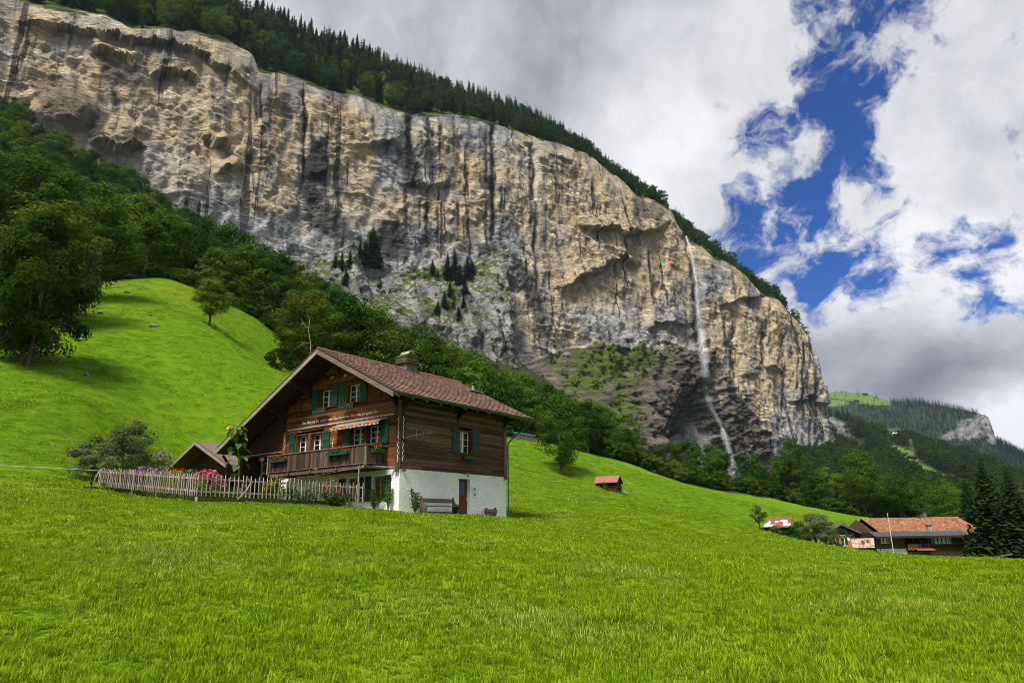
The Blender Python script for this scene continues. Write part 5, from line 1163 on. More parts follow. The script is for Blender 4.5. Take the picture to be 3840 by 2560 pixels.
for s_ in (.12, 4.65, 9.2):
    arc = [(-.012-.95*(i/10)**1.7, 2.88+.66*(1-(1-i/10)**1.8)) for i in range(11)]
    MB().prism(arc+[(-.96, 3.56), (-.012, 3.98)], 0, s_-.055, s_+.055).build('bracket', 'wood_dark', CHLT)
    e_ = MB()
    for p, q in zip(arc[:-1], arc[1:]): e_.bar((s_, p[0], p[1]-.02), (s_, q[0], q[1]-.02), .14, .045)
    e_.build('bracket_lit_edge', 'wood_side', CHLT)  # lighter strip paints the lit edge of the side brackets too
for i in range(12):
    s_ = -1.35+i*1.08; MB().bar((s_, 1.2, zr(1.2)-.27), (s_, WE+.02, zr(WE+.02)-.27), .10, .13).build('rafter', 'wood_verge', ROOF)
for i in range(9):
    s_ = -1.35+i*.3
    if i < 5: MB().bar((s_, 14.8, zr(14.8)-.26), (s_, 10.8, zr(10.8)-.26), .08, .10).build('rafter', 'wood_dark', ROOF)
# gutter, hoops, downpipe
gw, gz_ = WE-.10, zr(WE)-.13
hp = []; nseg = 30
g_ = MB(); n_ = 9; prof = [(gw+math.cos(a)*.11, gz_+math.sin(a)*.11) for a in np.linspace(math.pi, 2*math.pi, n_)]
prof2 = [(gw+math.cos(a)*.10, gz_+math.sin(a)*.10) for a in np.linspace(2*math.pi, math.pi, n_)]
g_.prism(prof+prof2, 0, S0+.03, S1+.35).build('gutter', 'gutter_green', ROOF)
mb = MB()
for i in range(17): 
    s_ = S0+.3+i*.77
    for k_ in range(n_-1): mb.bar((s_, gw+math.cos(math.pi+k_*math.pi/8)*.114, gz_+math.sin(math.pi+k_*math.pi/8)*.114), (s_, gw+math.cos(math.pi+(k_+1)*math.pi/8)*.114, gz_+math.sin(math.pi+(k_+1)*math.pi/8)*.114), .03, .006, (1, 0, 0))
mb.build('gutter_hoop', 'green_paint', ROOF)
MB().tube([(10.2, gw, gz_-.08), (10.2, gw, gz_-.28), (10.1, gw+.15, gz_-.45), (9.50, -.12, 2.20), (9.46, -.10, 2.0), (9.46, -.10, -2.5)], .045, 8).build('downpipe', 'gutter_green', CHLT)
# chimney
ck = MB().box(5.14, 6.06, 4.95, 5.85, 6.6, 7.56).build('chimney', 'slate_cap', CHLT)
MB().box(5.00, 6.20, 4.81, 5.99, 7.56, 7.62).build('cap_slab', 'moss', ck); MB().box(5.08, 6.12, 4.89, 5.91, 7.62, 7.70).build('cap_slab', 'slate_cap', ck)
for z in (7.76, 7.90): MB().box(5.06, 6.14, 4.87, 5.93, z, z+.09).build('cap_slab', 'slate_cap', ck)
MB().box(5.16, 6.04, 4.97, 5.83, 7.70, 8.0).build('flue', 'shade_black', ck)
MB().prism([(5.02, 8.0), (6.18, 8.0), (6.12, 8.08), (5.95, 8.20), (5.25, 8.20), (5.08, 8.08)], 1, 4.83, 5.97).build('moss_cap', 'moss', ck)
ao = [(5.6+math.cos(a)*.27, 8.2+math.sin(a)*.27) for a in np.linspace(0, math.pi, 12)]; ai = [(5.6+math.cos(a)*.19, 8.2+math.sin(a)*.19) for a in np.linspace(math.pi, 0, 12)]
MB().prism(ao+ai, 1, 5.0, 5.8).build('arched_hood', 'concrete', ck)
vp = MB().tube([(9.6, 3.0, 5.85), (9.6, 3.0, 6.40)], .075, 10).build('vent_pipe', 'steel', CHLT); MB().tube([(9.6, 3.0, 6.41), (9.6, 3.0, 6.48)], .08, 10).build('pipe_cap', 'black_iron', vp)
MB().box(9.2, 10.5, 2.75, 3.4, zr(3.1)-.045, zr(3.1)+.0).build('vent_flashing', 'steel', CHLT)

# ------------------------------------------------------------------ balcony
BW0, BW1, BS = .97, 9.72, -1.55
bal = MB().box(BS+.03, -.012, BW0+.02, BW1, .17, .24).build('balcony', 'wood_dark', CHLT)
bpoly = [(-.078, .0), (-.05, -.045), (0, -.075), (.05, -.045), (.078, 0), (.078, .86), (-.078, .86)]
bm_f = MB().prism(bpoly, 0, -.014, .014).mesh('board', 'wood_balcony'); bm_s = MB().prism(bpoly, 1, -.014, .014).mesh('board', 'wood_balcony')
nb_ = 53
for i in range(nb_):
    o = link('board', bm_f, bal); o.location = (BS+rp.uniform(-.004, .004), BW0+.085+(BW1-BW0-.16)*i/(nb_-1), .32+rp.uniform(-.006, .006)); o.scale.y = .95 if i > 6 else .86
for i in range(9):
    o = link('board', bm_s, bal); o.location = (BS+.12+i*.165, BW0+rp.uniform(-.004, .004), .32)
MB().box(BS-.06, BS+.09, BW0-.06, BW1+.05, 1.20, 1.255).box(BS+.092, -.06, BW0-.06, BW0+.09, 1.20, 1.255).build('handrail', 'wood_rail', bal)
MB().box(BS+.016, BS+.07, BW0+.02, BW1, .95, 1.04).box(BS+.016, BS+.07, BW0+.02, BW1, .36, .45).box(BS+.08, -.02, BW0+.016, BW0+.06, .95, 1.04).build('balcony_rail', 'wood_dark', bal)
MB().box(BS-.03, BS+.06, BW0-.03, BW0+.06, .14, 1.198).build('balcony_post', 'wood_rail', bal); MB().box(BS-.03, BS+.06, BW1-.05, BW1+.04, .10, 1.198).build('balcony_post', 'wood_rail', bal)
MB().box(BS-.045, BS-.016, BW0+.1, BW1-.06, .225, .262).box(BS+.1, -.02, BW0-.06, BW0-.03, .225, .262).build('trim_board', 'wood_rail', bal)
MB().box(BS+.02, BS+.20, BW0+.1, BW1, -.03, .165).build('bearer', 'wood_balcony', bal)
for w_ in (1.1, 3.3, 5.6, 7.6, 9.5): MB().box(BS-.06, -.02, w_-.07, w_+.07, .02, .16).build('joist', 'wood_old', bal)
MB().tube([(-1.54, 1.47, -2.2), (-1.54, 1.47, .08), (-1.50, 1.44, .135), (-1.42, 1.40, .15), (-.05, .36, .05)], .052, 10).build('support_pipe', 'pipe_grey', CHLT)
MB().tube([(-1.6, 2.0, .0), (-1.5, 5, -.16), (-1.4, 9.5, -.2), (-1.2, 12.5, -.1)], .012, 5, False).build('cable', 'pipe_grey', CHLT)

# ------------------------------------------------------------------ barn part on the uphill side
mb = MB(); w_ = 10.53
while w_ < 15.2:
    o_ = rp.uniform(-.008, .008); mb.box(.04+o_, .075+o_, w_, w_+.148, 1.62+rp.uniform(-.01, .01), zr(w_+.15)-.22); w_ += .152
o = mb.build('board_wall', 'wood_barn', CHLT); o['kind'] = 'stuff'
MB().box(.076, .14, 10.53, 15.2, 1.56, 1.75).build('lintel', 'wood_barn', CHLT)
mb = MB()
for i in range(48): mb.box(.028, .036, 10.6+i*.095, 10.6+i*.095+.045, 1.70, 1.745)
mb.build('dotted_band', 'paint_white', CHLT)
MB().box(.02, .20, 15.1, 15.28, -2.0, 1.75).build('post', 'wood_barn', CHLT); MB().box(.02, .18, 12.6, 12.75, -2.0, 1.55).build('post', 'wood_dark', CHLT)
MB().bar((.1, 15.2, .1), (-1.2, 15.35, 1.75), .12, .14).build('brace', 'wood_barn', CHLT); MB().bar((-.02, 13.6, 3.0), (-.02, 12.1, 1.85), .10, .05).build('brace', 'wood_barn', CHLT)
MB().box(4.2, 4.3, 10.5, 15.4, -3, 4.0).box(.2, 9.2, 15.3, 15.4, -3, 1.9).build('back_wall', 'wood_dark', CHLT)
MB().box(.9, 1.0, 11.0, 11.06, .2, .5).box(.9, 1.0, 11.5, 11.56, .1, .45).build('hanging_tool', 'steel', CHLT)
# ================================================================== things on and round the chalet
def clump(seed, n, size, rx, ry, rz_, mat, up=.4, base=0.0, r=None):
    g_ = np.random.default_rng(seed); d = g_.normal(size=(n, 3)); d /= np.linalg.norm(d, axis=1, keepdims=True); rr2 = g_.random(n)**.45
    p_ = d*rr2[:, None]*np.array([rx, ry, rz_]); p_[:, 2] = base+np.abs(p_[:, 2]) if base is not None else p_[:, 2]
    nr_ = d+np.array([0, 0, up])+g_.normal(size=(n, 3))*.5; V, F = quads(p_, nr_, size*g_.uniform(.7, 1.3, n), .7, g_); return leaf_mesh('foliage', V, F, mat, g_)
def blossoms(seed, n, size, rx, ry, z0, z1, mat, per=7, cx=0, cy=0):
    g_ = np.random.default_rng(seed); V = []; F = []
    c_ = np.stack([g_.uniform(-rx, rx, n)+cx, g_.uniform(-ry, ry, n)+cy, g_.uniform(z0, z1, n)], 1); cc = np.repeat(c_, per, 0)+g_.normal(size=(n*per, 3))*size*.55
    nr_ = g_.normal(size=(n*per, 3))+np.array([0, 0, .8]); V, F = quads(cc, nr_, size*.55*g_.uniform(.7, 1.3, n*per), .8, g_); return leaf_mesh('blossom', V, F, mat, g_)
def loc_ch(s, w, z): return tuple(ch(s, w, z))
def flower_box(label, s, w, z, L, along_w, nf, trail=False, seed=0, fol=.16, mat='green_paint'):
    rot = CH_ROT+(math.pi/2 if along_w else 0)
    e = empty('flower_box', loc_ch(s, w, z), rot, label, 'flower box', 'flower boxes on the large chalet'); h = L/2
    MB().box(-h, h, -.10, .10, 0, .02).box(-h, h, -.10, -.08, .021, .18).box(-h, h, .08, .10, .021, .18).box(-h, -h+.02, -.079, .079, .021, .18).box(h-.02, h, -.079, .079, .021, .18).build('box', mat, e)
    MB().box(-h+.025, h-.025, -.078, .078, .1, .155).build('soil', 'soil', e)
    link('foliage', clump(300+seed, int(170*nf/6), .045, h*.92, .16, fol*1.5, 'leaf_bright', base=.14), e); link('blossom', blossoms(400+seed, nf, .055, h*.85, .14, .2, .2+fol*1.5, 'petal_red'), e)
    if trail: link('trailing_stem', blossoms(500+seed, 26, .04, .10, .05, -.32, .12, 'dry_leaf', 5, -h*.5 if not along_w else -.35, -.1), e)
flower_box('green flower box with few red blooms under the gable window nearer the barn', -.36, 6.62, 3.66, 1.2, True, 5, seed=1, fol=.12)
flower_box('green flower box with few blooms under the gable window nearer the side wall', -.36, 4.10, 3.66, 1.2, True, 5, seed=2, fol=.12)
flower_box('flower box full of red geraniums at the barn end of the balcony rail', -1.72, 8.55, .80, 1.6, True, 22, seed=3, fol=.2)
flower_box('geranium box with dry trailing stems in the middle of the balcony rail', -1.72, 3.1, .80, 1.7, True, 14, True, seed=4, fol=.18)
flower_box('flower box of red geraniums on the narrow end of the balcony', -.85, .82, .82, .75, False, 12, seed=5, fol=.18)
flower_box('dark green box of red geraniums under the side wall window', 5.5, -.30, .82, 1.3, False, 12, seed=6, fol=.2, mat='green_dark')
# awning, half wound in
e = empty('awning', loc_ch(0, 0, 0), CH_ROT, 'striped orange awning half wound in above the balcony windows', 'awning')
MB().box(-.16, -.03, 1.0, 5.3, 2.72, 2.86).build('cassette', 'pipe_grey', e)
MB().tube([(-.62, 1.1, 2.60), (-.62, 5.25, 2.60)], .025, 8).build('front_bar', 'steel', e)
MB().quad((-.16, 1.1, 2.80), (-.16, 5.25, 2.80), (-.62, 5.25, 2.625), (-.62, 1.1, 2.625)).build('fabric', 'awning', e)
mb = MB(); n = 46; va = []
for i in range(n+1): w_ = 1.1+4.15*i/n; va += [(-.63+.012*math.sin(i*.8), w_, 2.585), (-.63+.02*math.sin(i*.8), w_, 2.43+.022*math.sin(i*1.37))]
mb.add(va, [(2*i, 2*i+2, 2*i+3, 2*i+1) for i in range(n)], True); mb.build('valance', 'awning', e)
for w_ in (1.5, 4.9): MB().tube([(-.1, w_, 2.70), (-.36, w_-.2, 2.66), (-.60, w_, 2.60)], .018, 6).build('folding_arm', 'steel', e)
MB().tube([(-.14, 5.15, 2.70), (-.30, 5.20, 2.2), (-.42, 5.22, 1.62), (-.48, 5.1, 1.56), (-.5, 5.02, 1.52), (-.5, 5.0, 1.36)], .011, 6).build('crank_rod', 'white_paint', e)
# television aerial on the corner
e = empty('aerial', loc_ch(.15, -.08, 1.62), CH_ROT, 'thin metal television aerial on an arm at the corner of the large chalet', 'aerial')
MB().tube([(0, 0, 0), (.25, -.45, .12), (.55, -.55, .22)], .016, 6).build('arm', 'steel', e); MB().tube([(.4, -.56, .20), (1.75, -.72, .42)], .012, 6).build('boom', 'steel', e)
for q, l_ in ((0, .26), (.18, .2), (.36, .10), (.5, .10), (.64, .09), (.78, .09), (.95, .08)): MB().tube([(.4+1.35*q, -.56-.16*q, .20+.22*q-l_), (.4+1.35*q, -.56-.16*q, .20+.22*q+l_)], .007, 5).build('element', 'steel', e)
MB().tube([(.0, -.02, .02), (.1, -.25, -.25), (.35, -.3, -.32), (.5, -.5, -.1), (.55, -.55, .2)], .006, 5).build('cable', 'black_iron', e)
# lantern over the door
e = empty('wall_lantern', loc_ch(5.25, -.02, -.02), CH_ROT, 'small black iron lantern on a curved bracket above the side door', 'lantern')
MB().box(-.03, .03, -.02, .0, -.05, .20).tube([(0, -.01, .17), (0, -.12, .20), (0, -.26, .16), (0, -.28, .08)], .012, 6).build('bracket', 'black_iron', e)
MB().lathe([(.02, .09), (.10, .04), (.105, .03)], 6, (0, -.28, 0)).build('hood', 'black_iron', e); MB().lathe([(.085, .028), (.065, -.17), (.0, -.17)], 6, (0, -.28, 0)).build('glass', 'light_lamp_glass', e)
# weathered bench
e = empty('bench', loc_ch(2.75, -.42, G(*ch(2.75, -.4)[:2])-KC[2]), CH_ROT, 'weathered grey wooden bench with carved ends against the white wall', 'bench')
end = [(-.24, -.05), (.24, -.05), (.25, .25), (.25, .90), (.20, .96), (.16, .88), (.11, .68), (.0, .56), (-.17, .55), (-.25, .46), (-.22, .20)]
for x in (-1.33, 1.27): MB().prism(end, 0, x, x+.06).build('end_panel', 'wood_old', e)
MB().box(-1.268, 1.268, -.26, .16, .40, .44).build('seat', 'wood_old', e); MB().box(-1.268, 1.268, .18, .215, .62, .84).build('backrest', 'wood_old', e); MB().box(-1.268, 1.268, .14, .17, .02, .13).build('stretcher', 'wood_old', e)
# half barrel
e = empty('wooden_tub', loc_ch(7.15, -.5, G(*ch(7.15, -.5)[:2])-KC[2]), CH_ROT, 'old wooden tub with rusty hoop beside the side door', 'tub')
for k in range(14):
    a0, a1 = 2*math.pi*k/14, 2*math.pi*(k+1)/14-.02; hgt_ = .44+(.10 if k in (3, 10) else rp.uniform(-.01, .01)); vs_ = []
    for z, r_o in ((0, .30), (hgt_, .37)):
        for a in (a0, a1): vs_ += [(math.cos(a)*r_o*1.15, math.sin(a)*r_o, z), (math.cos(a)*(r_o-.03)*1.15, math.sin(a)*(r_o-.03), z)]
    MB().add(vs_, [(0, 2, 6, 4), (1, 5, 7, 3), (4, 6, 7, 5), (0, 1, 3, 2), (0, 4, 5, 1), (2, 3, 7, 6)]).build('stave', 'wood_old', e)
for z, r_o in ((.10, .33), (.30, .357)): MB().tube([(math.cos(a)*r_o*1.15, math.sin(a)*r_o, z) for a in np.linspace(0, 2*math.pi, 25)], .013, 5, False).build('hoop', 'rust', e)
MB().lathe([(.0, .34), (.33, .34)], 14).build('fill', 'soil', e)
# hanging chime by the door
e = empty('wind_chime', loc_ch(6.17, -.04, -.75), CH_ROT, 'little hanging ornament on the white wall beside the side door', 'ornament')
MB().tube([(0, 0, 0), (0, -.01, -.5)], .005, 5).build('cord', 'rope_white', e); MB().lathe([(0, -.02), (.05, -.05), (.045, -.16), (0, -.2)], 8, (0, -.03, 0)).build('bell', 'dry_leaf', e); MB().lathe([(0, -.36), (.05, -.42), (.03, -.5), (0, -.52)], 8, (0, -.03, 0)).build('pendant', 'wood_old', e)
# shrubs at the corner
def bush(label, x, y, h, rx, mat, seed, n=420, size=.05, nstem=6, cat='shrub', name='shrub', flowers=None, tall=1.0):
    z = G(x, y); e = empty(name, (x, y, z), rp.uniform(0, 6), label, cat); g_ = np.random.default_rng(seed); st = MB(); cen = []
    for k in range(nstem):
        a = 2*math.pi*k/nstem+g_.random(); q = g_.uniform(.3, 1)*rx; hh_ = h*g_.uniform(.6, 1.0); p1 = (math.cos(a)*q, math.sin(a)*q, hh_*.9); st.tube([(0, 0, -.05), (math.cos(a)*q*.4, math.sin(a)*q*.4, hh_*.45), p1], [.018, .012, .004], 5, False)
        for f_ in np.linspace(.3, 1, 6): cen.append((math.cos(a)*q*f_, math.sin(a)*q*f_, hh_*.9*f_))
    cen = np.array(cen); idx = g_.integers(0, len(cen), n); p_ = cen[idx]+g_.normal(size=(n, 3))*np.array([.12, .12, .10])*max(.5, rx); p_[:, 2] = np.maximum(p_[:, 2], .02); V, F = quads(p_, g_.normal(size=(n, 3))+[0, 0, .6], size*g_.uniform(.7, 1.3, n), .65, g_)
    st.build('stem', 'bark', e); link('foliage', leaf_mesh('foliage', V, F, mat, g_), e)
    if flowers: link('blossom', blossoms(seed+1, flowers[1], flowers[2], rx*.9, rx*.9, h*flowers[3], h*1.02, flowers[0]), e)
    return e
q = ch(.75, -.45); bush('dark leafy rose bush against the corner of the white wall', q[0], q[1], 1.35, .55, 'leaf', 11, 620, .045)
q = ch(-.35, .45); bush('tall thin climbing rose at the white corner below the balcony', q[0], q[1], 1.85, .28, 'leaf_bright', 12, 330, .045, 4, flowers=None)
q = ch(-.55, 1.35); bush('low rose bush with orange hips in front of the lower window', q[0], q[1], 1.15, .6, 'leaf', 13, 420, .05, flowers=('orange_bud', 5, .05, .4))
# ------------------------------------------------------------------ kitchen garden
FR = at(1357, 1900, 36.4)[:2]; FM = at(735, 1880, 31.8)[:2]; FL = at(366, 1825, 42)[:2]
fence = empty('picket_fence', (FM[0], FM[1], G(*FM)), 0, 'weathered grey picket fence of rough sticks round the flower garden', 'fence'); fz = fence.location.z
pk = [MB().tube([(0, 0, 0), (rp.uniform(-.02, .02), rp.uniform(-.012, .012), .3), (rp.uniform(-.022, .022), rp.uniform(-.012, .012), .62), (rp.uniform(-.02, .02), 0, .9), (0, 0, .93)], [.023, .024, .022, .020, .009], 6).mesh('picket', 'wood_picket') for _ in range(8)]
wall = empty('garden_wall', (FM[0], FM[1], G(*FM)), 0, 'low mossy concrete wall under the picket fence', 'wall')
def run(A, B, zends, sp, low):
    A = np.array(A); B = np.array(B); L_ = np.hypot(*(B-A)); u_ = (B-A)/L_; n_ = int(L_/sp); nrm = np.array([u_[1], -u_[0]]); FZ = lambda q_: float(np.interp(np.dot(q_-A, u_), [0, L_], zends))-fz
    for i in range(n_+1):
        p_ = A+u_*L_*i/n_; z = FZ(p_); o = link('picket', pk[rp.randrange(8)], fence); o.location = (p_[0]-FM[0], p_[1]-FM[1], z+.02); o.scale = (1.1, 1.1, rp.uniform(.92, 1.04)); o.rotation_euler = (rp.uniform(-.02, .02), rp.uniform(-.025, .025), rp.uniform(0, 6.28))
    nr_ = max(3, int(L_/2.2))
    for i in range(nr_):
        a_, b_ = A+u_*L_*i/nr_+nrm*.045, A+u_*L_*(i+1)/nr_+nrm*.045; za, zb = FZ(a_), FZ(b_)
        for hz in (.22, .74): MB().bar((a_[0]-FM[0], a_[1]-FM[1], za+hz), (b_[0]-FM[0], b_[1]-FM[1], zb+hz), .035, .075).build('rail', 'wood_picket', fence)
        pp = A+u_*L_*(i+.5)/nr_+nrm*.11; zp = FZ(pp); MB().tube([(pp[0]-FM[0], pp[1]-FM[1], zp-.4), (pp[0]-FM[0], pp[1]-FM[1], zp+.84)], .05, 7).build('post', 'wood_old', fence)
    if low:
        st = 8
        for i in range(st):
            a_, b_ = A+u_*(L_*i/st+.004)+nrm*.02, A+u_*(L_*(i+1)/st-.004)+nrm*.02; za, zb = FZ(a_), FZ(b_); ht = -.01
            w2 = nrm*.11; vs_ = []
            for (q_, z_) in ((a_, za), (b_, zb)):
                for sg in (-1, 1):
                    for zz_ in (-.7, ht): vs_.append((q_[0]+sg*w2[0]-FM[0], q_[1]+sg*w2[1]-FM[1], z_+zz_))
            MB().add(vs_, [(0, 1, 3, 2), (4, 6, 7, 5), (0, 4, 5, 1), (2, 3, 7, 6), (1, 5, 7, 3), (0, 2, 6, 4)]).build('wall_block', 'concrete', wall)
            mv = []
            for (q_, z_) in ((a_, za), (b_, zb)):
                for sg, zz_ in ((-1.12, ht-.13+rp.uniform(-.08, .05)), (-1.12, ht+.02), (1.05, ht+.02)): mv.append((q_[0]+sg*w2[0]-FM[0], q_[1]+sg*w2[1]-FM[1], z_+zz_))
            if i not in (0,): MB().add(mv, [(0, 3, 4, 1), (1, 4, 5, 2)]).build('moss', 'moss', wall)
ZR_, ZM_, ZL_ = ray(1353, 1883)[2]*36.4, ray(737, 1861)[2]*31.8, ray(362, 1822)[2]*42
run(FR, FM, (ZR_, ZM_), .195, True); run(FM, FL, (ZM_, ZL_), .205, False)
mb = MB(); pm = at(1005-60, 1845, 32.6); mb.tube([tuple(at(890, 1872, 32.1)-[FM[0], FM[1], fz]), tuple(at(925, 1838, 32.4)-[FM[0], FM[1], fz]), tuple(at(945, 1800, 32.5)-[FM[0], FM[1], fz])], .03, 6).build('loose_stick', 'wood_picket', fence)
# soil bed inside the fence
n = 14; gp = []
c4 = [np.array(FR)+[-.4, .4], np.array(FM)+[-.1, .6], np.array(FL)+[.5, .3], np.array(FR)+(np.array(FL)-np.array(FM))+[0, -.5]]
for i in range(n):
    for j in range(n):
        a_, b_ = i/(n-1), j/(n-1); q = (c4[0]*(1-a_)+c4[1]*a_)*(1-b_)+(c4[3]*(1-a_)+c4[2]*a_)*b_; gp.append((q[0], q[1], G(*q)+.10))
tag(link('garden_bed', np_mesh('garden_bed', np.array(gp), grid_faces(n, n), MATS['soil'], True)), 'dark earth of the fenced flower garden', 'garden bed', kind='structure')
def plant(label, px, d, ytop, wpx, mats, seed, nleaf=500, size=.06, fl=None, name='flower_clump', cat='flowers', group=None, dome=.55):
    q = at(px, 1850, d); z = G(q[0], q[1])+.08; h = ray(px, ytop)[2]*d-z; rx = wpx/2560*d/2
    e = empty(name, (q[0], q[1], z), 0, label, cat, group); g_ = np.random.default_rng(seed); n_ = nleaf
    a = g_.random(n_)*6.28; rr3 = np.sqrt(g_.random(n_)); p_ = np.stack([np.cos(a)*rr3*rx, np.sin(a)*rr3*rx*.7, g_.random(n_)**.7*h*(1-dome*rr3**2)], 1); V, F = quads(p_, g_.normal(size=(n_, 3))+[0, -.2, .5], size*g_.uniform(.6, 1.4, n_), .4, g_)
    st = MB()
    for k in range(7): x0, y0 = g_.uniform(-.6, .6)*rx, g_.uniform(-.4, .4)*rx; st.tube([(x0*.5, y0*.5, -.05), (x0, y0, h*.85)], [.010, .005], 4, False)
    st.build('stem', 'leaf_bright', e); link('foliage', leaf_mesh('foliage', V, F, mats, g_), e)
    if fl:
        mt_, nfl, fs = fl; a = g_.random(nfl)*6.28; rr3 = np.sqrt(g_.random(nfl)); c_ = np.stack([np.cos(a)*rr3*rx, np.sin(a)*rr3*rx*.7, h*(1-dome*rr3**2)*g_.uniform(.82, 1.04, nfl)], 1); cc = np.repeat(c_, 6, 0)+g_.normal(size=(nfl*6, 3))*fs*.5
        V, F = quads(cc, g_.normal(size=(nfl*6, 3))+[0, -.5, .7], fs*.55*g_.uniform(.7, 1.3, nfl*6), .8, g_); link('blossom', leaf_mesh('blossom', V, F, mt_, g_), e)
    return e
plant('cloud of purple asters above the picket fence beside the big shrub', 535, 38.5, 1746, 115, 'leaf', 21, 700, .06, ('petal_purple', 120, .07), dome=.3)
plant('low purple asters continuing along the picket fence', 600, 37.5, 1752, 70, 'leaf', 22, 500, .06, ('petal_purple', 60, .07), dome=.3)
plant('patch of dull red blooms between the asters and the phlox', 650, 36.5, 1752, 80, 'leaf', 23, 520, .06, ('petal_red', 26, .05), dome=.25)
plant('violet michaelmas daisies in front of the open shed', 705, 36.2, 1757, 75, 'leaf', 24, 480, .06, ('petal_purple', 50, .055), dome=.25)
plant('bright pink phlox cluster above the fence corner', 768, 34.5, 1761, 115, 'leaf', 25, 600, .06, ('petal_pink', 130, .075), dome=.35)
plant('pink phlox leaning low behind the fence pickets', 815, 33.8, 1778, 60, 'leaf', 26, 350, .06, ('petal_pink', 30, .07))
plant('tall mallow with dark purple blooms beside the big shrub', 598, 40, 1690, 60, 'leaf_bright', 27, 260, .075, ('petal_purple', 14, .10), dome=.1)
plant('feathery dark green asparagus behind the purple asters', 500, 41, 1700, 110, 'leaf', 28, 2600, .045, dome=.25)
plant('brown withered plants behind the fence below the sunflower', 905, 33.6, 1812, 70, 'dry_leaf', 29, 420, .05)
plant('yellow flowering herb near the barn end of the balcony', 1020, 34.6, 1780, 75, 'leaf_bright', 30, 700, .05, ('petal_yellow', 36, .045))
plant('green leafy vegetables behind the pickets', 1080, 34.3, 1815, 90, 'leaf_bright', 31, 600, .07)
plant('sedum with rusty flower heads below the balcony', 1195, 35.2, 1795, 60, 'leaf', 32, 380, .05, ('orange_bud', 22, .07))
plant('taller rusty sedum beside the balcony support pipe', 1245, 35.6, 1790, 60, 'leaf', 33, 380, .05, ('orange_bud', 22, .07))
plant('bushy kitchen herbs behind the pickets', 1150, 34.6, 1830, 80, 'leaf', 34, 500, .06)
plant('green kitchen plants near the end of the fence', 1290, 36.0, 1835, 70, 'leaf', 35, 450, .06)
plant('leafy greens behind the fence corner', 860, 33.6, 1822, 80, 'leaf', 36, 450, .06)
plant('pale green plants behind the long fence run', 690, 34.8, 1805, 120, 'leaf_bright', 37, 700, .06)
plant('dense greenery behind the far end of the fence', 450, 41, 1772, 120, 'leaf', 38, 700, .07)
q = at(1262, 1890, 34.6); bush('dark mound of juniper growing over the low garden wall', q[0], q[1], .75, .75, 'needle_mix', 39, 1300, .045, 9, cat='juniper', name='juniper')
# sunflower
q = at(893, 1850, 33.4); z = G(q[0], q[1])+.05; e = empty('sunflower', (q[0], q[1], z), 0, 'tall sunflower with heart-shaped leaves and one drooping yellow head', 'sunflower')
def sl(px, py): v = at(px, py, 33.4); return Vector((v[0]-q[0], v[1]-q[1], v[2]-z))
stem = [sl(898, 1800), sl(897, 1750), sl(893, 1690), sl(889, 1640), sl(887, 1612), sl(884, 1598)]; stem[0].z = -.05
MB().tube(stem, [.05, .04, .033, .028, .022, .012], 8).build('stem', 'leaf_bright', e)
heart = [(0, 0), (.10, -.04), (.17, .02), (.165, .12), (.10, .24), (0, .36), (-.10, .24), (-.165, .12), (-.17, .02), (-.10, -.04)]
hm = bpy.data.meshes.new('leaf'); hm.from_pydata([(0, .13, -.03)]+[(x, y, .05*abs(x)/.17-.05*(y/.36)**2) for x, y in heart], [], [(0, 1+i, 1+(i+1) % 10) for i in range(10)]); hm.materials.append(MATS['leaf_soft'])
hm.attributes.new('rnd', 'FLOAT', 'FACE'); hm2 = hm.copy(); hm2.materials.clear(); hm2.materials.append(MATS['leaf_bright'])
for i in range(26):
    f_ = .12+.86*i/25; k_ = f_*(len(stem)-1); a_ = min(int(k_), len(stem)-2); p0 = stem[a_].lerp(stem[a_+1], k_-a_); an = i*2.4; L_ = .28*(1-.4*f_)+.10; p1 = p0+Vector((math.cos(an)*L_, math.sin(an)*L_, .07))
    MB().tube([p0, p0.lerp(p1, .5)+Vector((0, 0, .03)), p1], [.010, .009, .007], 5, False).build('leaf_stalk', 'leaf_bright', e)
    o = link('leaf', hm if i % 3 else hm2, e); o.location = p1; s_ = 1.02-.30*f_; o.scale = (s_, s_, s_); o.rotation_euler = (-.75+rp.uniform(-.3, .3), rp.uniform(-.25, .25), an-math.pi/2)
hd = sl(871, 1604)+Vector((0, -.22, 0)); hb = MB().lathe([(0, .035), (.12, .03), (.15, .0), (.10, -.05), (0, -.06)], 16).build('flower_head', 'seed_brown', e, hd); hb.rotation_euler = (rad(40), 0, rad(-15)); hb.scale = (.68, .68, .68)
MB().tube([stem[-1], stem[-1]+Vector((-.08, -.1, .06)), hd+Vector((0, .05, 0))], [.018, .016, .014], 6, False).build('neck', 'leaf_bright', e)
pm_ = bpy.data.meshes.new('petal'); pm_.from_pydata([(.11, -.03, 0), (.18, -.045, .01), (.28, 0, -.02), (.18, .045, .01), (.11, .03, 0)], [], [(0, 1, 2, 3, 4)]); pm_.materials.append(MATS['petal_yellow'])
for i in range(22):
    o = link('petal', pm_, hb); o.rotation_euler = (rp.uniform(-.2, .2), rp.uniform(-.25, .25), 2*math.pi*i/22)
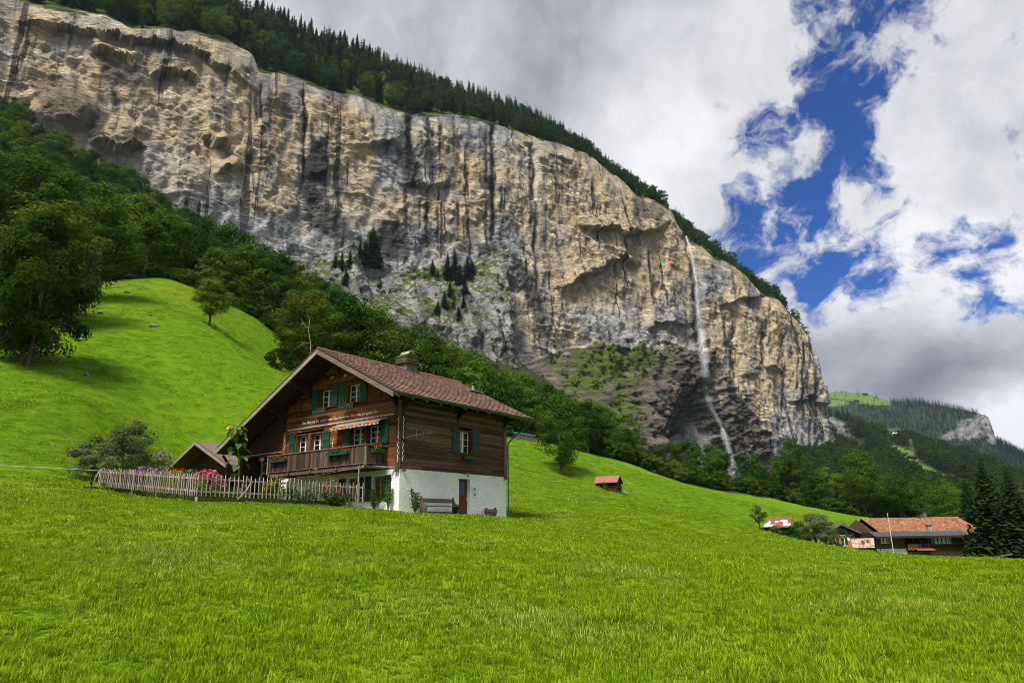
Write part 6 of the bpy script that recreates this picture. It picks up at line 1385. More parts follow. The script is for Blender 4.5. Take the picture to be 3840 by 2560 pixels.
# two maize plants
for (px, d, yt, lab) in ((972, 34.2, 1715, 'thin maize stalk with dry tassel in front of the barn'), (1178, 34.0, 1752, 'maize stalk with broad drooping leaves in front of the balcony')):
    q = at(px, 1850, d); z = G(q[0], q[1]); h = ray(px, yt)[2]*d-z; e = empty('maize_plant', (q[0], q[1], z), 0, lab, 'maize')
    MB().tube([(0, 0, -.05), (.02, 0, h*.5), (0, 0, h*.9)], [.02, .016, .008], 6).build('stem', 'leaf_bright', e); g_ = np.random.default_rng(int(px))
    for k in range(6):
        a = k*2.5; b0 = Vector((0, 0, h*(.3+.1*k))); L_ = .5; pts = [b0, b0+Vector((math.cos(a)*L_*.4, math.sin(a)*L_*.4, .18)), b0+Vector((math.cos(a)*L_*.85, math.sin(a)*L_*.85, .05)), b0+Vector((math.cos(a)*L_, math.sin(a)*L_, -.12))]; sd = Vector((-math.sin(a), math.cos(a), 0)); lm = MB(); vs_ = []
        for p_, w_ in zip(pts, (.02, .04, .03, .004)): vs_ += [p_-sd*w_, p_+sd*w_]
        lm.add(vs_, [(2*i, 2*i+1, 2*i+3, 2*i+2) for i in range(3)], True).build('leaf', 'grey_leaf', e)
    tb = MB()
    for k in range(9): a = k*.7; tb.tube([(0, 0, h*.88), (math.cos(a)*.07, math.sin(a)*.07, h*1.0), (math.cos(a)*.15, math.sin(a)*.15, h*.93)], [.006, .006, .003], 4, False)
    tb.build('tassel', 'dry_leaf', e)
# big fruit shrub left of the garden
FRS = broadleaf(220, 9500, 70, .016, .58, .02, 1.0, crown_mat='grey_leaf', trunk_r=.02, split=3, thin=.25)
tree_px(FRS, 470, 1788, 46, 1572, 'wide grey-green fruit bush with many stems behind the picket fence', 1.0, .5, name='fruit_bush', cat='bush', sink=.3)
tree_px(broadleaf(221, 3600, 36, .026, .6, .02, 1.0, crown_mat='grey_leaf', trunk_r=.02, split=2, thin=.1), 350, 1782, 45, 1640, 'lower grey-green bush leaning beside the wide fruit bush', 1.0, 1.5, name='fruit_bush', cat='bush', sink=.2)
# electric fence rope with its stake
p0 = at(372, 1764, 42); pst = at(366, 1825, 42); e = empty('fence_rope', tuple(pst), 0, 'pale rope running from the end of the picket fence across the pasture', 'rope')
MB().tube([tuple(p0-pst), tuple(at(180, 1752, 42.3)-pst), tuple(at(0, 1744, 43)-pst), tuple(at(-400, 1725, 45)-pst)], .007, 5, False).build('strand', 'rope_white', e); MB().tube([tuple(p0-pst), tuple(at(355, 1800, 41.9)-pst), tuple(at(352, 1806, 41.9)-pst), tuple(at(358, 1782, 41.9)-pst)], .012, 5, False).build('loose_end', 'rope_white', e)
q = at(340, 1822, 41); e = empty('rope_reel', (q[0], q[1], G(q[0], q[1])), .4, 'dark rope reel lying on the grass by the fence end', 'reel')
MB().lathe([(0, .02), (.30, .03), (.30, .08), (.06, .10), (.05, .30), (.09, .32), (0, .34)], 12).build('spool', 'black_iron', e); MB().tube([(0, 0, .3), (.10, 0, .55), (.06, 0, .62)], .02, 6).build('handle', 'black_iron', e)

# ------------------------------------------------------------------ open shed left of the barn
e = empty('open_shed', tuple(KC), CH_ROT, 'low open shed with corrugated brown roof beside the barn end of the chalet', 'shed')
AW, AZ = 20.0, 3.10
def corr(name, wa, za, wb, zb, s0, s1, par, mat):
    n_ = int((s1-s0)/.045); vs_ = []
    for i in range(n_+1):
        s_ = s0+(s1-s0)*i/n_; dz_ = .028*math.sin(i*math.pi/2.0) if True else 0
        vs_ += [(s_, wa, za+dz_), (s_, wb, zb+dz_)]
    return MB().add(vs_, [(2*i, 2*i+1, 2*i+3, 2*i+2) for i in range(n_)], True).build(name, mat, par)
plain('brown_sheet', (.115, .075, .062), .55, .4, .2, 2)
corr('roof_sheet', AW, AZ+.06, 15.75, 1.26, -.65, 2.6, e, 'brown_sheet'); corr('roof_sheet', AW, AZ+.06, 23.5, 1.50, -.65, 2.6, e, 'brown_sheet')
MB().prism([(AW, AZ+.0), (15.75, 1.20), (15.75, 1.0), (AW, AZ-.22), (23.5, 1.22), (23.5, 1.44)], 0, -.70, -.64).build('bargeboard', 'wood_rail', e)
MB().prism([(AW, AZ-.06), (15.9, 1.2), (15.9, 1.12), (AW, AZ-.13), (23.4, 1.36), (23.4, 1.43)], 0, -.6, 2.5).build('ceiling_boards', 'wood_casing', e)
MB().prism([(AW, AZ-.25), (17.0, 1.62), (17.0, .66), (22.9, .66), (22.9, 1.5)], 0, .55, .62).build('gable_boards', 'wood_barn', e)
for w_ in (17.1, 22.7): MB().box(.2, .36, w_-.08, w_+.08, -2.2, 1.5).build('post', 'wood_casing', e)
MB().box(2.4, 2.5, 16, 23.2, -1.5, 1.6).build('back_wall', 'wood_dark', e); MB().bar((-.5, AW, AZ-.2), (2.5, AW, AZ-.2), .14, .18).build('ridge_beam', 'wood_casing', e)
MB().tube([(-.7, 15.72, 1.18), (2.6, 15.72, 1.18)], .06, 8).build('gutter', 'steel', e)

# ================================================================== stones, woodpile, hay hut
def rock(seed, x, y, r_, label, group=None, sc_=(1.3, 1, .6)):
    bm_ = bmesh.new(); bmesh.ops.create_icosphere(bm_, subdivisions=3, radius=1.0); g_ = random.Random(seed)
    pl = [(Vector((g_.gauss(0, 1), g_.gauss(0, 1), g_.gauss(0, 1))).normalized(), g_.uniform(.55, .9)) for _ in range(9)]
    for v in bm_.verts:
        for nn_, dd_ in pl:
            t_ = v.co.dot(nn_)-dd_
            if t_ > 0: v.co -= nn_*t_
        v.co = Vector((v.co.x*sc_[0], v.co.y*sc_[1], v.co.z*sc_[2]))*r_
    me = bpy.data.meshes.new('boulder'); bm_.to_mesh(me); bm_.free(); me.materials.append(MATS['stone']); o = link('boulder', me, None, (x, y, G(x, y)+r_*.12), g_.uniform(0, 6)); return tag(o, label, 'boulder', group)
for i, (px, py, d0, r_, lab) in enumerate(((478, 1098, 110, .5, 'long pale boulder near the top of the pasture'), (375, 1173, 95, .45, 'grassy grey boulder below the light green tree'), (566, 1183, 95, .3, 'small white stone in the middle of the pasture'), (580, 1225, 92, .55, 'flat boulder half sunk in the pasture'), (302, 1276, 80, .35, 'dark stone on the pasture near the two-trunked sycamore'), (321, 1406, 66, .4, 'split pale boulder below the sycamore shade'), (620, 1140, 100, .3, 'low dark stone on the upper pasture'), (3395, 0, 0, 0, ''))):
    if r_: q, d = on_ground(px, py, d0, d0*1.5); rock(700+i, q[0], q[1], r_, lab)
q, d = on_ground(2340, 1850, 112, 130); rock(720, q[0], q[1], .6, 'pale stone beside the hay hut')
# firewood stack under a tarp
q = at(1926, 1640, 148); q2 = at(2003, 1654, 150); ax = np.array([q2[0]-q[0], q2[1]-q[1], 0]); L_ = np.linalg.norm(ax); cen = (q+q2)/2; gz0 = G(cen[0], cen[1])
e = empty('firewood_stack', (cen[0], cen[1], gz0), math.atan2(ax[1], ax[0]), 'long stack of split firewood under a green tarp at the meadow edge', 'woodpile')
slope = (G(q2[0], q2[1])-G(q[0], q[1]))/L_; mb = MB(); g_ = random.Random(4)
for i in range(int(L_/.17)):
    for j in range(8):
        x = -L_/2+.1+i*.17+g_.uniform(-.03, .03); z = x*slope+.05+j*.15+g_.uniform(-.03, .03); y0 = -.5+g_.uniform(-.05, .05); r_ = g_.uniform(.06, .085); n_ = g_.choice((3, 4, 5)); a0 = g_.uniform(0, 6)
        ring = [(x+math.cos(a0+2*math.pi*k/n_)*r_, z+math.sin(a0+2*math.pi*k/n_)*r_) for k in range(n_)]; mb.prism(ring, 1, y0, .5)
plain('log_end', (.22, .15, .11), .95, .1, .55, 5); o = mb.build('logs', 'log_end', e); o['kind'] = 'stuff'
va = []; nn_ = 26
for i in range(nn_+1):
    x = -L_/2-.5+(L_+.7)*i/nn_; zb = x*slope+1.32+.06*math.sin(i*1.7)
    for y_, dz_ in ((-.62, -.24+.08*math.sin(i*2.3)), (-.56, .02), (0, .14), (.6, 0)): va.append((x, y_, zb+dz_))
MB().add(va, [(4*i+k, 4*(i+1)+k, 4*(i+1)+k+1, 4*i+k+1) for i in range(nn_) for k in range(3)], True).build('tarp', 'tarp', e)
# hay hut with red metal roof
q, d = on_ground(2285, 1842, 108, 122); hz = G(q[0], q[1]); e = empty('hay_hut', (q[0], q[1], hz-.2), rad(-24), 'small dark log hay hut with bright red metal roof on the meadow', 'hut')
for k in range(9):
    z = .1+k*.185; MB().tube([(-1.75, -1.25, z), (1.75, -1.25, z)], .095, 8).build('log', 'wood_dark', e); MB().tube([(1.55, -1.45, z+.09), (1.55, 1.45, z+.09)], .095, 8).build('log', 'wood_dark', e)
MB().box(-1.6, 1.5, -1.15, 1.2, 0, 1.75).build('wall', 'wood_dark', e); MB().prism([(-1.2, 1.7), (1.2, 1.7), (0, 2.45)], 0, 1.46, 1.54).build('gable', 'wood_dark', e)
MB().prism([(-1.75, 1.50), (0, 2.62), (0, 2.56), (-1.75, 1.44)], 0, -2.0, 1.85).build('roof_sheet', 'red_metal', e); MB().prism([(1.75, 1.50), (0, 2.62), (0, 2.56), (1.75, 1.44)], 0, -2.0, 1.85).build('roof_sheet', 'dark_slate', e)
MB().prism([(-1.7, 1.40), (0, 2.52), (1.7, 1.40), (1.7, 1.28), (0, 2.40), (-1.7, 1.28)], 0, 1.70, 1.80).build('bargeboard', 'wood_dark', e); MB().bar((1.6, .6, .95), (2.7, .9, 1.15), .35, .06).build('feed_board', 'dark_slate', e)
for k, (dx, dy) in enumerate(((-.2, -1.6), (1.9, -1.7))):
    c_, s_ = math.cos(rad(-24)), math.sin(rad(-24)); bush(('leafy bush in front of the log wall of the hay hut', 'low bush at the gable corner of the hay hut')[k], q[0]+dx*c_-dy*s_, q[1]+dx*s_+dy*c_, (1.7, 1.3)[k], .55, 'leaf', 730+k, 350, .09, cat='bush', name='bush')

# ================================================================== farmhouse group down the valley
def atY(px, py, Y): d = (px-1920)*CR-(py-1280)*CU+F_PX*CF; return d*(Y/d[1])
YF = 104.0
def fx(px, py=2030, Y=YF): return float(atY(px, py, Y)[0])
def fzz(py, px=3450, Y=YF): return float(atY(px, py, Y)[2])
ox, oz = fx(3450), -7.5
FH = empty('farmhouse', (ox, YF, oz), 0, 'long dark timber farmhouse with weathered orange tile roof and slate porch', 'farmhouse')
X = lambda px, py=2030, Y=YF: fx(px, py, Y)-ox
Zf = lambda py, px=3450, Y=YF: fzz(py, px, Y)-oz
xl, xr = X(3285, 2040), X(3612, 2040); ze = Zf(1994); zrg = Zf(1938, 3450, YF+5.2); zb = 0
zs = zb+.0; k = 0; zc = 1.0
opens = [(X(3303), X(3332), Zf(2037, 3318), Zf(2012, 3318)), (X(3506), X(3568), Zf(2038, 3537), Zf(2012, 3537)), (X(3392), X(3480), Zf(2066), Zf(2012))]
while zc < ze-.05:
    z1 = min(zc+.24, ze)
    for a, b in segs(xl, xr, zc, z1, opens): MB().box(a+.002, b-.002, -.02+rp.uniform(-.012, .012), .12, zc+.004, z1-.004).build('plank', 'wood_side', FH)
    zc = z1
MB().box(xl, xr, .14, 10.2, 1.0, ze).build('wall_core', 'wood_dark', FH); MB().box(xl+.02, X(3396), -.06, .1, -1.5, Zf(2056, 3340)).build('plinth', 'plaster', FH); MB().box(X(3397), xr, .0, .1, -1.5, 1.0).build('plinth', 'wood_dark', FH)
MB().prism([(.1, ze-.1), (10.3, ze-.1), (5.2, zrg-.2)], 0, xl+.1, xl+.2).prism([(.1, ze-.1), (10.3, ze-.1), (5.2, zrg-.2)], 0, xr-.2, xr-.1).build('gable_wall', 'wood_side', FH)
rl, rr4 = X(3271, 1960, YF+2), X(3617, 1960, YF+2); zt_ = zrg+.1; sl4 = (zrg-ze)/5.2
RF = MB().prism([(-.9, ze-.12-sl4*.9), (5.2, zrg-.12), (11.2, zrg-.12-sl4*6), (11.2, zrg-.22-sl4*6), (5.2, zrg-.22), (-.9, ze-.22-sl4*.9)], 0, rl, rr4).build('roof', 'wood_dark', FH)
def tiles_x(parent, x0, x1, yr, zr2, sl_, length, row, colw, mat, seed):
    o = tiles('tile_courses', -1, x0, x1, length, row, colw, mat, parent, yr, zr2, sl_, seed); return o
ln_ = 5.9*math.hypot(1, sl4)
tiles_x(RF, rl, rr4, 5.2, zrg+.02, sl4, ln_, .34, .24, 'tile_orange', 5)
# the roof runs lower at the far end
x2 = rr4+1.2; lo_ = MB().prism([(-3.1, ze-.12-sl4*3.0), (1.5, ze+sl4*1.5-.10), (1.5, ze+sl4*1.5-.18), (-3.1, ze-.2-sl4*3.0)], 0, rr4+.003, x2).build('roof', 'wood_dark', FH)
tiles_x(lo_, rr4+.003, x2, 5.2, zrg+.02, sl4, 8.2*math.hypot(1, sl4), .34, .24, 'tile_orange', 6); MB().box(rr4-.1, x2+.03, -3.2, -3.1, ze-.32-sl4*3.0, ze-.18-sl4*3.0).build('gutter', 'steel', FH)
MB().prism([(-3.05, ze-.3-sl4*3.0), (2, ze-.3), (2, .2), (.2, .2)], 0, x2-.3, x2-.2).build('side_boards', 'wood_dark', FH)
MB().prism([(-1.6, Zf(2010)), (-1.6, Zf(2010)+.12), (.35, Zf(1993)+.1), (.35, Zf(1993))], 0, X(3266), X(3617)).build('porch_roof', 'dark_slate', FH)
MB().box(X(3266), X(3617), -1.68, -1.6, Zf(2010)-.18, Zf(2010)+.10).build('fascia', 'wood_dark', FH)
def fwin(a, b, c, d, n_):
    w_ = (b-a)/n_
    for i in range(n_):
        u0, u1 = a+i*w_+.03, a+(i+1)*w_-.03; f_ = MB().box(u0, u0+.07, .0, .08, c, d).box(u1-.07, u1, 0, .08, c, d).box(u0+.07, u1-.07, 0, .08, c, c+.07).box(u0+.07, u1-.07, 0, .08, d-.07, d).box((u0+u1)/2-.05, (u0+u1)/2+.05, -.01, .07, c+.07, d-.07).build('window', 'white_paint', FH)
        for x0, x1 in ((u0+.07, (u0+u1)/2-.05), ((u0+u1)/2+.05, u1-.07)): MB().box(x0, x1, .04, .046, c+.07, d-.07).build('pane', 'glass', f_); MB().box(x0, x1-(x1-x0)*.35, .03, .036, c+.07, d-.07).build('curtain', 'curtain', f_)
fwin(*opens[0], 1); fwin(*opens[1], 2)
for a, b, mt_ in ((X(3286), X(3301), 'green_dark'), (X(3332), X(3345), 'grey_leaf'), (X(3490), X(3504), 'grey_leaf'), (X(3569), X(3584), 'green_dark')):
    s_ = MB()
    for i in range(3): s_.box(a+(b-a)*i/3+.005, a+(b-a)*(i+1)/3-.005, -.09, -.05, opens[0][2], opens[0][3])
    plain('shutter_grey', (.13, .15, .10), .7) if 'shutter_grey' not in MATS else None
    s_.build('shutter', 'shutter_grey' if mt_ == 'grey_leaf' else mt_, FH)
# loggia with railing; shade of the recess painted as a near-black panel
MB().box(opens[2][0], opens[2][1], .02, .10, opens[2][2], opens[2][3]).build('loggia_dark_panel', 'shade_black', FH)
for i in range(16):
    x0 = opens[2][0]+(opens[2][1]-opens[2][0])*i/16; MB().box(x0+.01, x0+.20, -.62, -.58, Zf(2060), Zf(2038)).build('board', 'wood_light' if i < 7 else 'wood_balcony', FH)
MB().box(opens[2][0], opens[2][1], -.66, -.55, Zf(2038), Zf(2038)+.09).build('handrail', 'wood_barn', FH); MB().box(opens[2][0], opens[2][1], -.6, .02, Zf(2062), Zf(2060)).build('loggia_floor', 'wood_dark', FH)
for px in (3415, 3440, 3478): MB().box(X(px), X(px)+.14, -.6, -.5, Zf(2038), Zf(2010)).build('post', 'wood_dark', FH)
MB().prism([(-1.5, Zf(2060)), (-.62, Zf(2054)), (-.62, Zf(2054)-.05), (-1.5, Zf(2060)-.05)], 0, X(3417), X(3483)).build('canopy', 'red_metal', FH)
for px, py0, py1, w_, yr, mt_ in ((3466, 1940, 1918, 12, 5.2, 'slate_cap'), (3449, 1945, 1932, 6, 4.9, 'rust'), (3486, 1998, 1970, 13, .6, 'concrete'), (3270, 1975, 1928, 6, 6.5, 'black_iron')):
    a = X(px-w_/2, py0, YF+yr); b = X(px+w_/2, py0, YF+yr); z0 = fzz(py0+6, px, YF+yr)-oz; z1 = fzz(py1, px, YF+yr)-oz; c_ = MB().box(a, b, yr-.3, yr+.3, z0, z1).build('chimney', mt_, FH); MB().box(a-.08, b+.08, yr-.38, yr+.38, z1+.002, z1+.1).build('cap_slab', 'dark_slate', c_)
MB().tube([(X(3286), -.9, ze-.5), (X(3287), -.6, 0)], .06, 6).build('downpipe', 'black_iron', FH); MB().tube([(X(3490), -.5, 2.0), (X(3490), -.2, -.5)], .05, 6).build('downpipe', 'black_iron', FH)
q = atY(3350, 2066, 98); e = empty('flagpole', (q[0], q[1], q[2]-1.2), 0, 'tall white bare pole in front of the orange-roofed farmhouse', 'pole'); tp_ = atY(3332, 1925, 98); MB().tube([(0, 0, 0), (0, 0, tp_[2]-q[2]+1.2)], [.06, .04], 8).build('mast', 'mast_grey', e); MB().lathe([(0, .05), (.10, 0), (0, -.05)], 8, (0, 0, tp_[2]-q[2]+1.25)).build('finial', 'mast_grey', e)
# wooden annex
YA = 109.0; q = atY(3180, 2060, YA); e = empty('annex_house', (q[0], YA, q[2]-1), 0, 'light wooden annex with mossy roof and tall green-tinted windows beside the farmhouse', 'house')
AX = lambda px, py=2030, Y=YA: float(atY(px, py, Y)[0])-q[0]
AZf = lambda py, px=3150, Y=YA: float(atY(px, py, Y)[2])-(q[2]-1)
gl0, gl1, apx = AX(3101, 1990), AX(3214, 1998), AX(3144, 1968); za = AZf(1968); zel, zer = AZf(1990, 3100), AZf(1998, 3214)
MB().prism([(gl0+.5, -1), (gl1-.4, -1), (gl1-.4, zer), (apx, za-.3), (gl0+.5, zel)], 1, .0, .2).build('gable_wall', 'wood_light', e)
MB().box(gl1-.39, AX(3290), 2.2, 2.4, -1, zer).build('side_wall', 'wood_barn', e)
plain('moss_roof', (.085, .078, .045), .95, .05, .45, 1.2); plain('tin_trim', (.10, .10, .10), .6)
MB().prism([(gl0-.2, zel-.15), (apx, za+.05), (gl1+.3, zer-.15), (gl1+.3, zer-.02), (apx, za+.20), (gl0-.2, zel-.02)], 1, -1.0, 3.5).build('roof', 'moss_roof', e)
MB().prism([(gl0-.22, zel-.2), (apx, za+.0), (gl1+.32, zer-.2), (gl1+.32, zer-.0), (apx, za+.22), (gl0-.22, zel-.0)], 1, -1.06, -1.003).build('bargeboard', 'tin_trim', e)
MB().prism([(-.9, zer-.12), (4.5, AZf(1961, 3240, YA+4)), (4.5, AZf(1961, 3240, YA+4)-.15), (-.9, zer-.27)], 0, gl1+.303, AX(3300)).build('roof', 'moss_roof', e); MB().box(gl1+.3, AX(3290), -1.0, -.9, zer-.30, zer-.1).build('gutter', 'tin_trim', e)
plain('green_glass', (.012, .055, .030), .12, .7, .3, 1.5)
for (x0, y0, x1, y1) in ((3130, 1991, 3143, 2006), (3149, 1981, 3160, 2006), (3162, 1982, 3173, 2006), (3182, 1990, 3196, 2006), (3123, 2017, 3146, 2042), (3155, 2017, 3178, 2046)):
    w_ = MB().box(AX(x0), AX(x1), -.06, -.002, AZf(y1), AZf(y0)).build('window', 'green_glass', e); MB().box(AX(x0), AX(x1), -.09, -.062, AZf(y1)-.02, AZf(y1)+.08).build('sill', 'white_paint', w_)
    if x1-x0 > 18: MB().box(AX((x0+x1)/2-1), AX((x0+x1)/2+1), -.09, -.062, AZf(y1)+.082, AZf(y0)).build('mullion', 'white_paint', w_)
for px in (3104, 3118, 3148, 3180, 3202): MB().box(AX(px)-.1, AX(px)+.1, -.16, -.062, -1, zer+.1).build('timber', 'wood_light', e)
MB().box(gl0+.3, gl1-.3, -.16, -.063, AZf(2014), AZf(2010)).build('beam', 'wood_light', e)
# rusty lean-to with two roof lights
plain('rusty_tin', (.33, .22, .16), .75, .2, .55, 1.6)
YS = 97.0; q = atY(3235, 2060, YS); e = empty('tin_shed', (q[0], YS, q[2]-1), 0, 'low shed with rust-stained pale tin roof and two small roof lights', 'shed'); SX = lambda px, py, Y: float(atY(px, py, Y)[0])-q[0]; SZ = lambda px, py, Y: float(atY(px, py, Y)[2])-(q[2]-1)
a0, a1, b0, b1 = SX(3197, 2052, 96), SX(3281, 2052, 96), SX(3188, 2017, 98.5), SX(3277, 2017, 98.5); zl0, zh0 = SZ(3240, 2052, 96), SZ(3240, 2017, 98.5)
for i in range(6):
    f0, f1 = i/6+.004, (i+1)/6-.004; MB().add([(a0+(a1-a0)*f0, -1, zl0), (a0+(a1-a0)*f1, -1, zl0), (b0+(b1-b0)*f1, 1.5, zh0), (b0+(b1-b0)*f0, 1.5, zh0), (a0+(a1-a0)*f0, -1, zl0-.05), (a0+(a1-a0)*f1, -1, zl0-.05), (b0+(b1-b0)*f1, 1.5, zh0-.05), (b0+(b1-b0)*f0, 1.5, zh0-.05)], [(0, 1, 2, 3), (7, 6, 5, 4), (0, 4, 5, 1), (1, 5, 6, 2), (2, 6, 7, 3), (3, 7, 4, 0)]).build('roof_sheet', 'rusty_tin', e)
MB().box(a0+.1, a1-.1, -.8, 1.4, 0, zl0-.06).build('wall', 'wood_dark', e)
for f0, f1, g0, g1 in ((.43, .58, .35, .70), (.68, .79, .48, .74)):
    P_ = lambda f_, g_2, l_: (a0+(b0-a0)*g_2+((a1-a0)*(1-g_2)+(b1-b0)*g_2)*f_, -1+2.5*g_2, zl0+(zh0-zl0)*g_2+l_); MB().add([P_(f0, g0, .10), P_(f1, g0, .10), P_(f1, g1, .10), P_(f0, g1, .10), P_(f0, g0, 0), P_(f1, g0, 0), P_(f1, g1, 0), P_(f0, g1, 0)], [(0, 1, 2, 3), (0, 4, 5, 1), (1, 5, 6, 2), (2, 6, 7, 3), (3, 7, 4, 0)]).build('roof_light', 'dark_slate', e)
q = atY(3182, 2021, 96); e = empty('satellite_dish', tuple(q-[0, 0, 1.5]), 0, 'small grey satellite dish beside the rust-stained tin shed', 'dish'); MB().tube([(0, 0, 0), (0, 0, 1.45)], .03, 6).build('mast', 'steel', e)
dm = MB().lathe([(0, -.10), (.14, -.08), (.26, 0), (.26, .01), (.13, -.06), (0, -.085)], 14).build('reflector', 'mast_grey', e, (0, -.05, 1.5)); dm.rotation_euler = (rad(70), 0, rad(25))
# patched shed up the slope
YP = 96.0; q = atY(2915, 1985, YP); e = empty('patched_shed', (q[0], YP, q[2]-1.2), 0, 'shed with red-brown roof patched with white sheets half hidden by bushes', 'shed'); SX = lambda px, py, Y: float(atY(px, py, Y)[0])-q[0]; SZ = lambda px, py, Y: float(atY(px, py, Y)[2])-(q[2]-1.2)
def pq(u_, v_, l_=0.0):
    p00 = atY(2863, 1976, 95); p10 = atY(2964, 1974, 95); p01 = atY(2880, 1940, 97.6); p11 = atY(2970, 1936, 97.6); r = (p00*(1-u_)+p10*u_)*(1-v_)+(p01*(1-u_)+p11*u_)*v_; return (r[0]-q[0], r[1]-YP, r[2]-q[2]+1.2+l_)
def psheet(u0, u1, v0, v1, l_, mat): MB().add([pq(u0, v0, l_), pq(u1, v0, l_), pq(u1, v1, l_), pq(u0, v1, l_), pq(u0, v0, l_-.03), pq(u1, v0, l_-.03), pq(u1, v1, l_-.03), pq(u0, v1, l_-.03)], [(0, 1, 2, 3), (7, 6, 5, 4), (0, 4, 5, 1), (1, 5, 6, 2), (2, 6, 7, 3), (3, 7, 4, 0)]).build('roof_sheet', mat, e)
for i in range(4):
    for j in range(2): psheet(i/4+.004, (i+1)/4-.004, j/2+.004, (j+1)/2+.02 if j == 0 else 1, .0 if j == 0 else .02, 'rust')
plain('pale_tin', (.42, .42, .42), .6, .3, .4, 3)
for (u0, u1, v0, v1) in ((.0, .22, .0, .35), (.22, .44, .02, .22), (.08, .2, .36, .58), (.36, .5, .40, .56), (.55, .76, .5, .66), (.70, .86, .08, .64), (.87, .99, .04, .3)): psheet(u0, u1, v0, v1, .065, 'pale_tin')
MB().box(pq(0, 0)[0]+.2, pq(1, 0)[0]-.1, -.6, 1.4, -.4, pq(0, 0)[2]-.05).build('wall', 'wood_dark', e)
# trees and bushes among the sheds
WEEP = broadleaf(230, 6500, 60, .02, .50, .18, 1.0, crown_mat='grey_leaf', trunk_r=.03, thin=.1)
def place_tree(kind, px, Y, ybase, ytop, label, sx=1.0, **kw):
    q = atY(px, ybase, Y); g_ = min(G(q[0], q[1]), q[2]+.3); h = float(atY(px, ytop, Y)[2])-g_; return tree(kind, (q[0], q[1], g_-.1), h, None, label, None, kw.get('cat', 'tree'), kw.get('name', 'broadleaf_tree'), sx)
place_tree(WEEP, 3060, 92, 2016, 1922, 'grey-green weeping tree between the patched shed and the annex', 1.15, name='weeping_tree')
place_tree(broadleaf(231, 1700, 40, .022, .30, .30, 1.0, crown_mat='grey_leaf', trunk_r=.03, thin=.2), 2849, 80, 1985, 1890, 'thin half-bare bush standing beside the patched shed', 1.0, name='bare_bush', cat='bush')
for (px, Y, yb, yt, lab) in ((2905, 90, 1995, 1966, 'leafy bush in front of the patched shed'), (2960, 90, 2003, 1968, 'dark bush between the patched shed and the weeping tree'), (3010, 90, 2012, 1985, 'low bush at the foot of the weeping tree'), (3120, 93, 2050, 2018, 'garden shrub in front of the wooden annex'), (3150, 92, 2055, 2034, 'low green shrub before the tall annex windows'), (3000, 96, 2000, 1955, 'round dark bush behind the weeping tree')):
    place_tree(SH[int(rng.integers(0, 3))], px, Y, yb, yt, lab, 1.1, name='bush', cat='bush')
q = atY(3700, 2090, 92); e = empty('feed_shelter', (q[0], q[1], q[2]-1), rad(4), 'low flat grey roof with a long beam beside the shaggy spruces', 'shelter')
MB().box(-2.6, 1.6, -1, 1, .90, 1.0).build('roof_sheet', 'pale_tin', e); MB().bar((-.4, -1.1, 1.0), (2.6, -1.2, 1.45), .28, .16).build('beam', 'wood_old', e); MB().box(-2.4, 1.4, -.8, .9, 0, .89).build('wall', 'wood_dark', e)
# far huts and the pylon on the valley side
def far_hut(px, py, V, w_, lab, wm, rm):
    Xp, Yp = proj(V.reshape(-1, 3)); k = np.argmin((Xp-px)**2+(Yp-py)**2); p_ = V.reshape(-1, 3)[k]; e = empty('mountain_hut', tuple(p_-[0, 0, .5]), rp.uniform(-.4, .4), lab, 'hut')
    MB().box(-w_/2, w_/2, -w_*.35, w_*.35, 0, w_*.42).build('wall', wm, e); MB().prism([(-w_*.45, w_*.40), (0, w_*.68), (w_*.45, w_*.40), (w_*.45, w_*.34), (0, w_*.62), (-w_*.45, w_*.34)], 0, -w_*.58, w_*.58).build('roof', rm, e)
    for x in (-.25, .1): MB().box(w_*x, w_*(x+.14), -w_*.36, -w_*.351, w_*.14, w_*.28).build('window', 'glass', e)
far_hut(3353, 1622, HILL, 13, 'white house at the clearing on the wooded valley side', 'plaster', 'dark_slate'); far_hut(3460, 1768, HILL, 8, 'small pale hut on the bright clearing below the wood', 'plaster', 'stone'); far_hut(3422, 1722, HILL, 8, 'dark barn between the two clearings on the valley side', 'wood_dark', 'wood_dark'); far_hut(3665, 1852, HILL, 8, 'dark-roofed hut at the lower end of the long clearing', 'wood_dark', 'dark_slate')
far_hut(3245, 1482, MOUNT, 17, 'lone dark chalet on the high alpine pasture', 'wood_dark', 'dark_slate'); far_hut(3215, 1507, MOUNT, 17, 'brown farm roof at the lower edge of the alpine pasture', 'wood_barn', 'wood_barn'); far_hut(3140, 1505, MOUNT, 16, 'hut beside the wood on the alpine pasture', 'wood_barn', 'dark_slate')
Xp, Yp = proj(HILL.reshape(-1, 3)); k = np.argmin((Xp-3428)**2+(Yp-1715)**2); p_ = HILL.reshape(-1, 3)[k]; e = empty('power_pylon', tuple(p_-[0, 0, .5]), .5, 'grey lattice power pylon rising above the wood on the valley side', 'pylon'); H_ = 24.
for sx_ in (-1, 1):
    for sy_ in (-1, 1): MB().bar((sx_*2.6, sy_*2.6, 0), (sx_*.5, sy_*.5, H_), .22, .22).build('leg', 'pipe_grey', e)
for k in range(6):
    z0, z1 = H_*k/6, H_*(k+1)/6; w0, w1 = 2.6-2.1*k/6, 2.6-2.1*(k+1)/6
    for sy_ in (-1, 1): MB().bar((-w0, sy_*w0, z0), (w1, sy_*w1, z1), .14, .14).build('brace', 'pipe_grey', e)
for z, l_ in ((H_*.78, 5), (H_*.92, 4)): MB().bar((-l_, 0, z), (l_, 0, z), .22, .22).build('crossarm', 'pipe_grey', e)
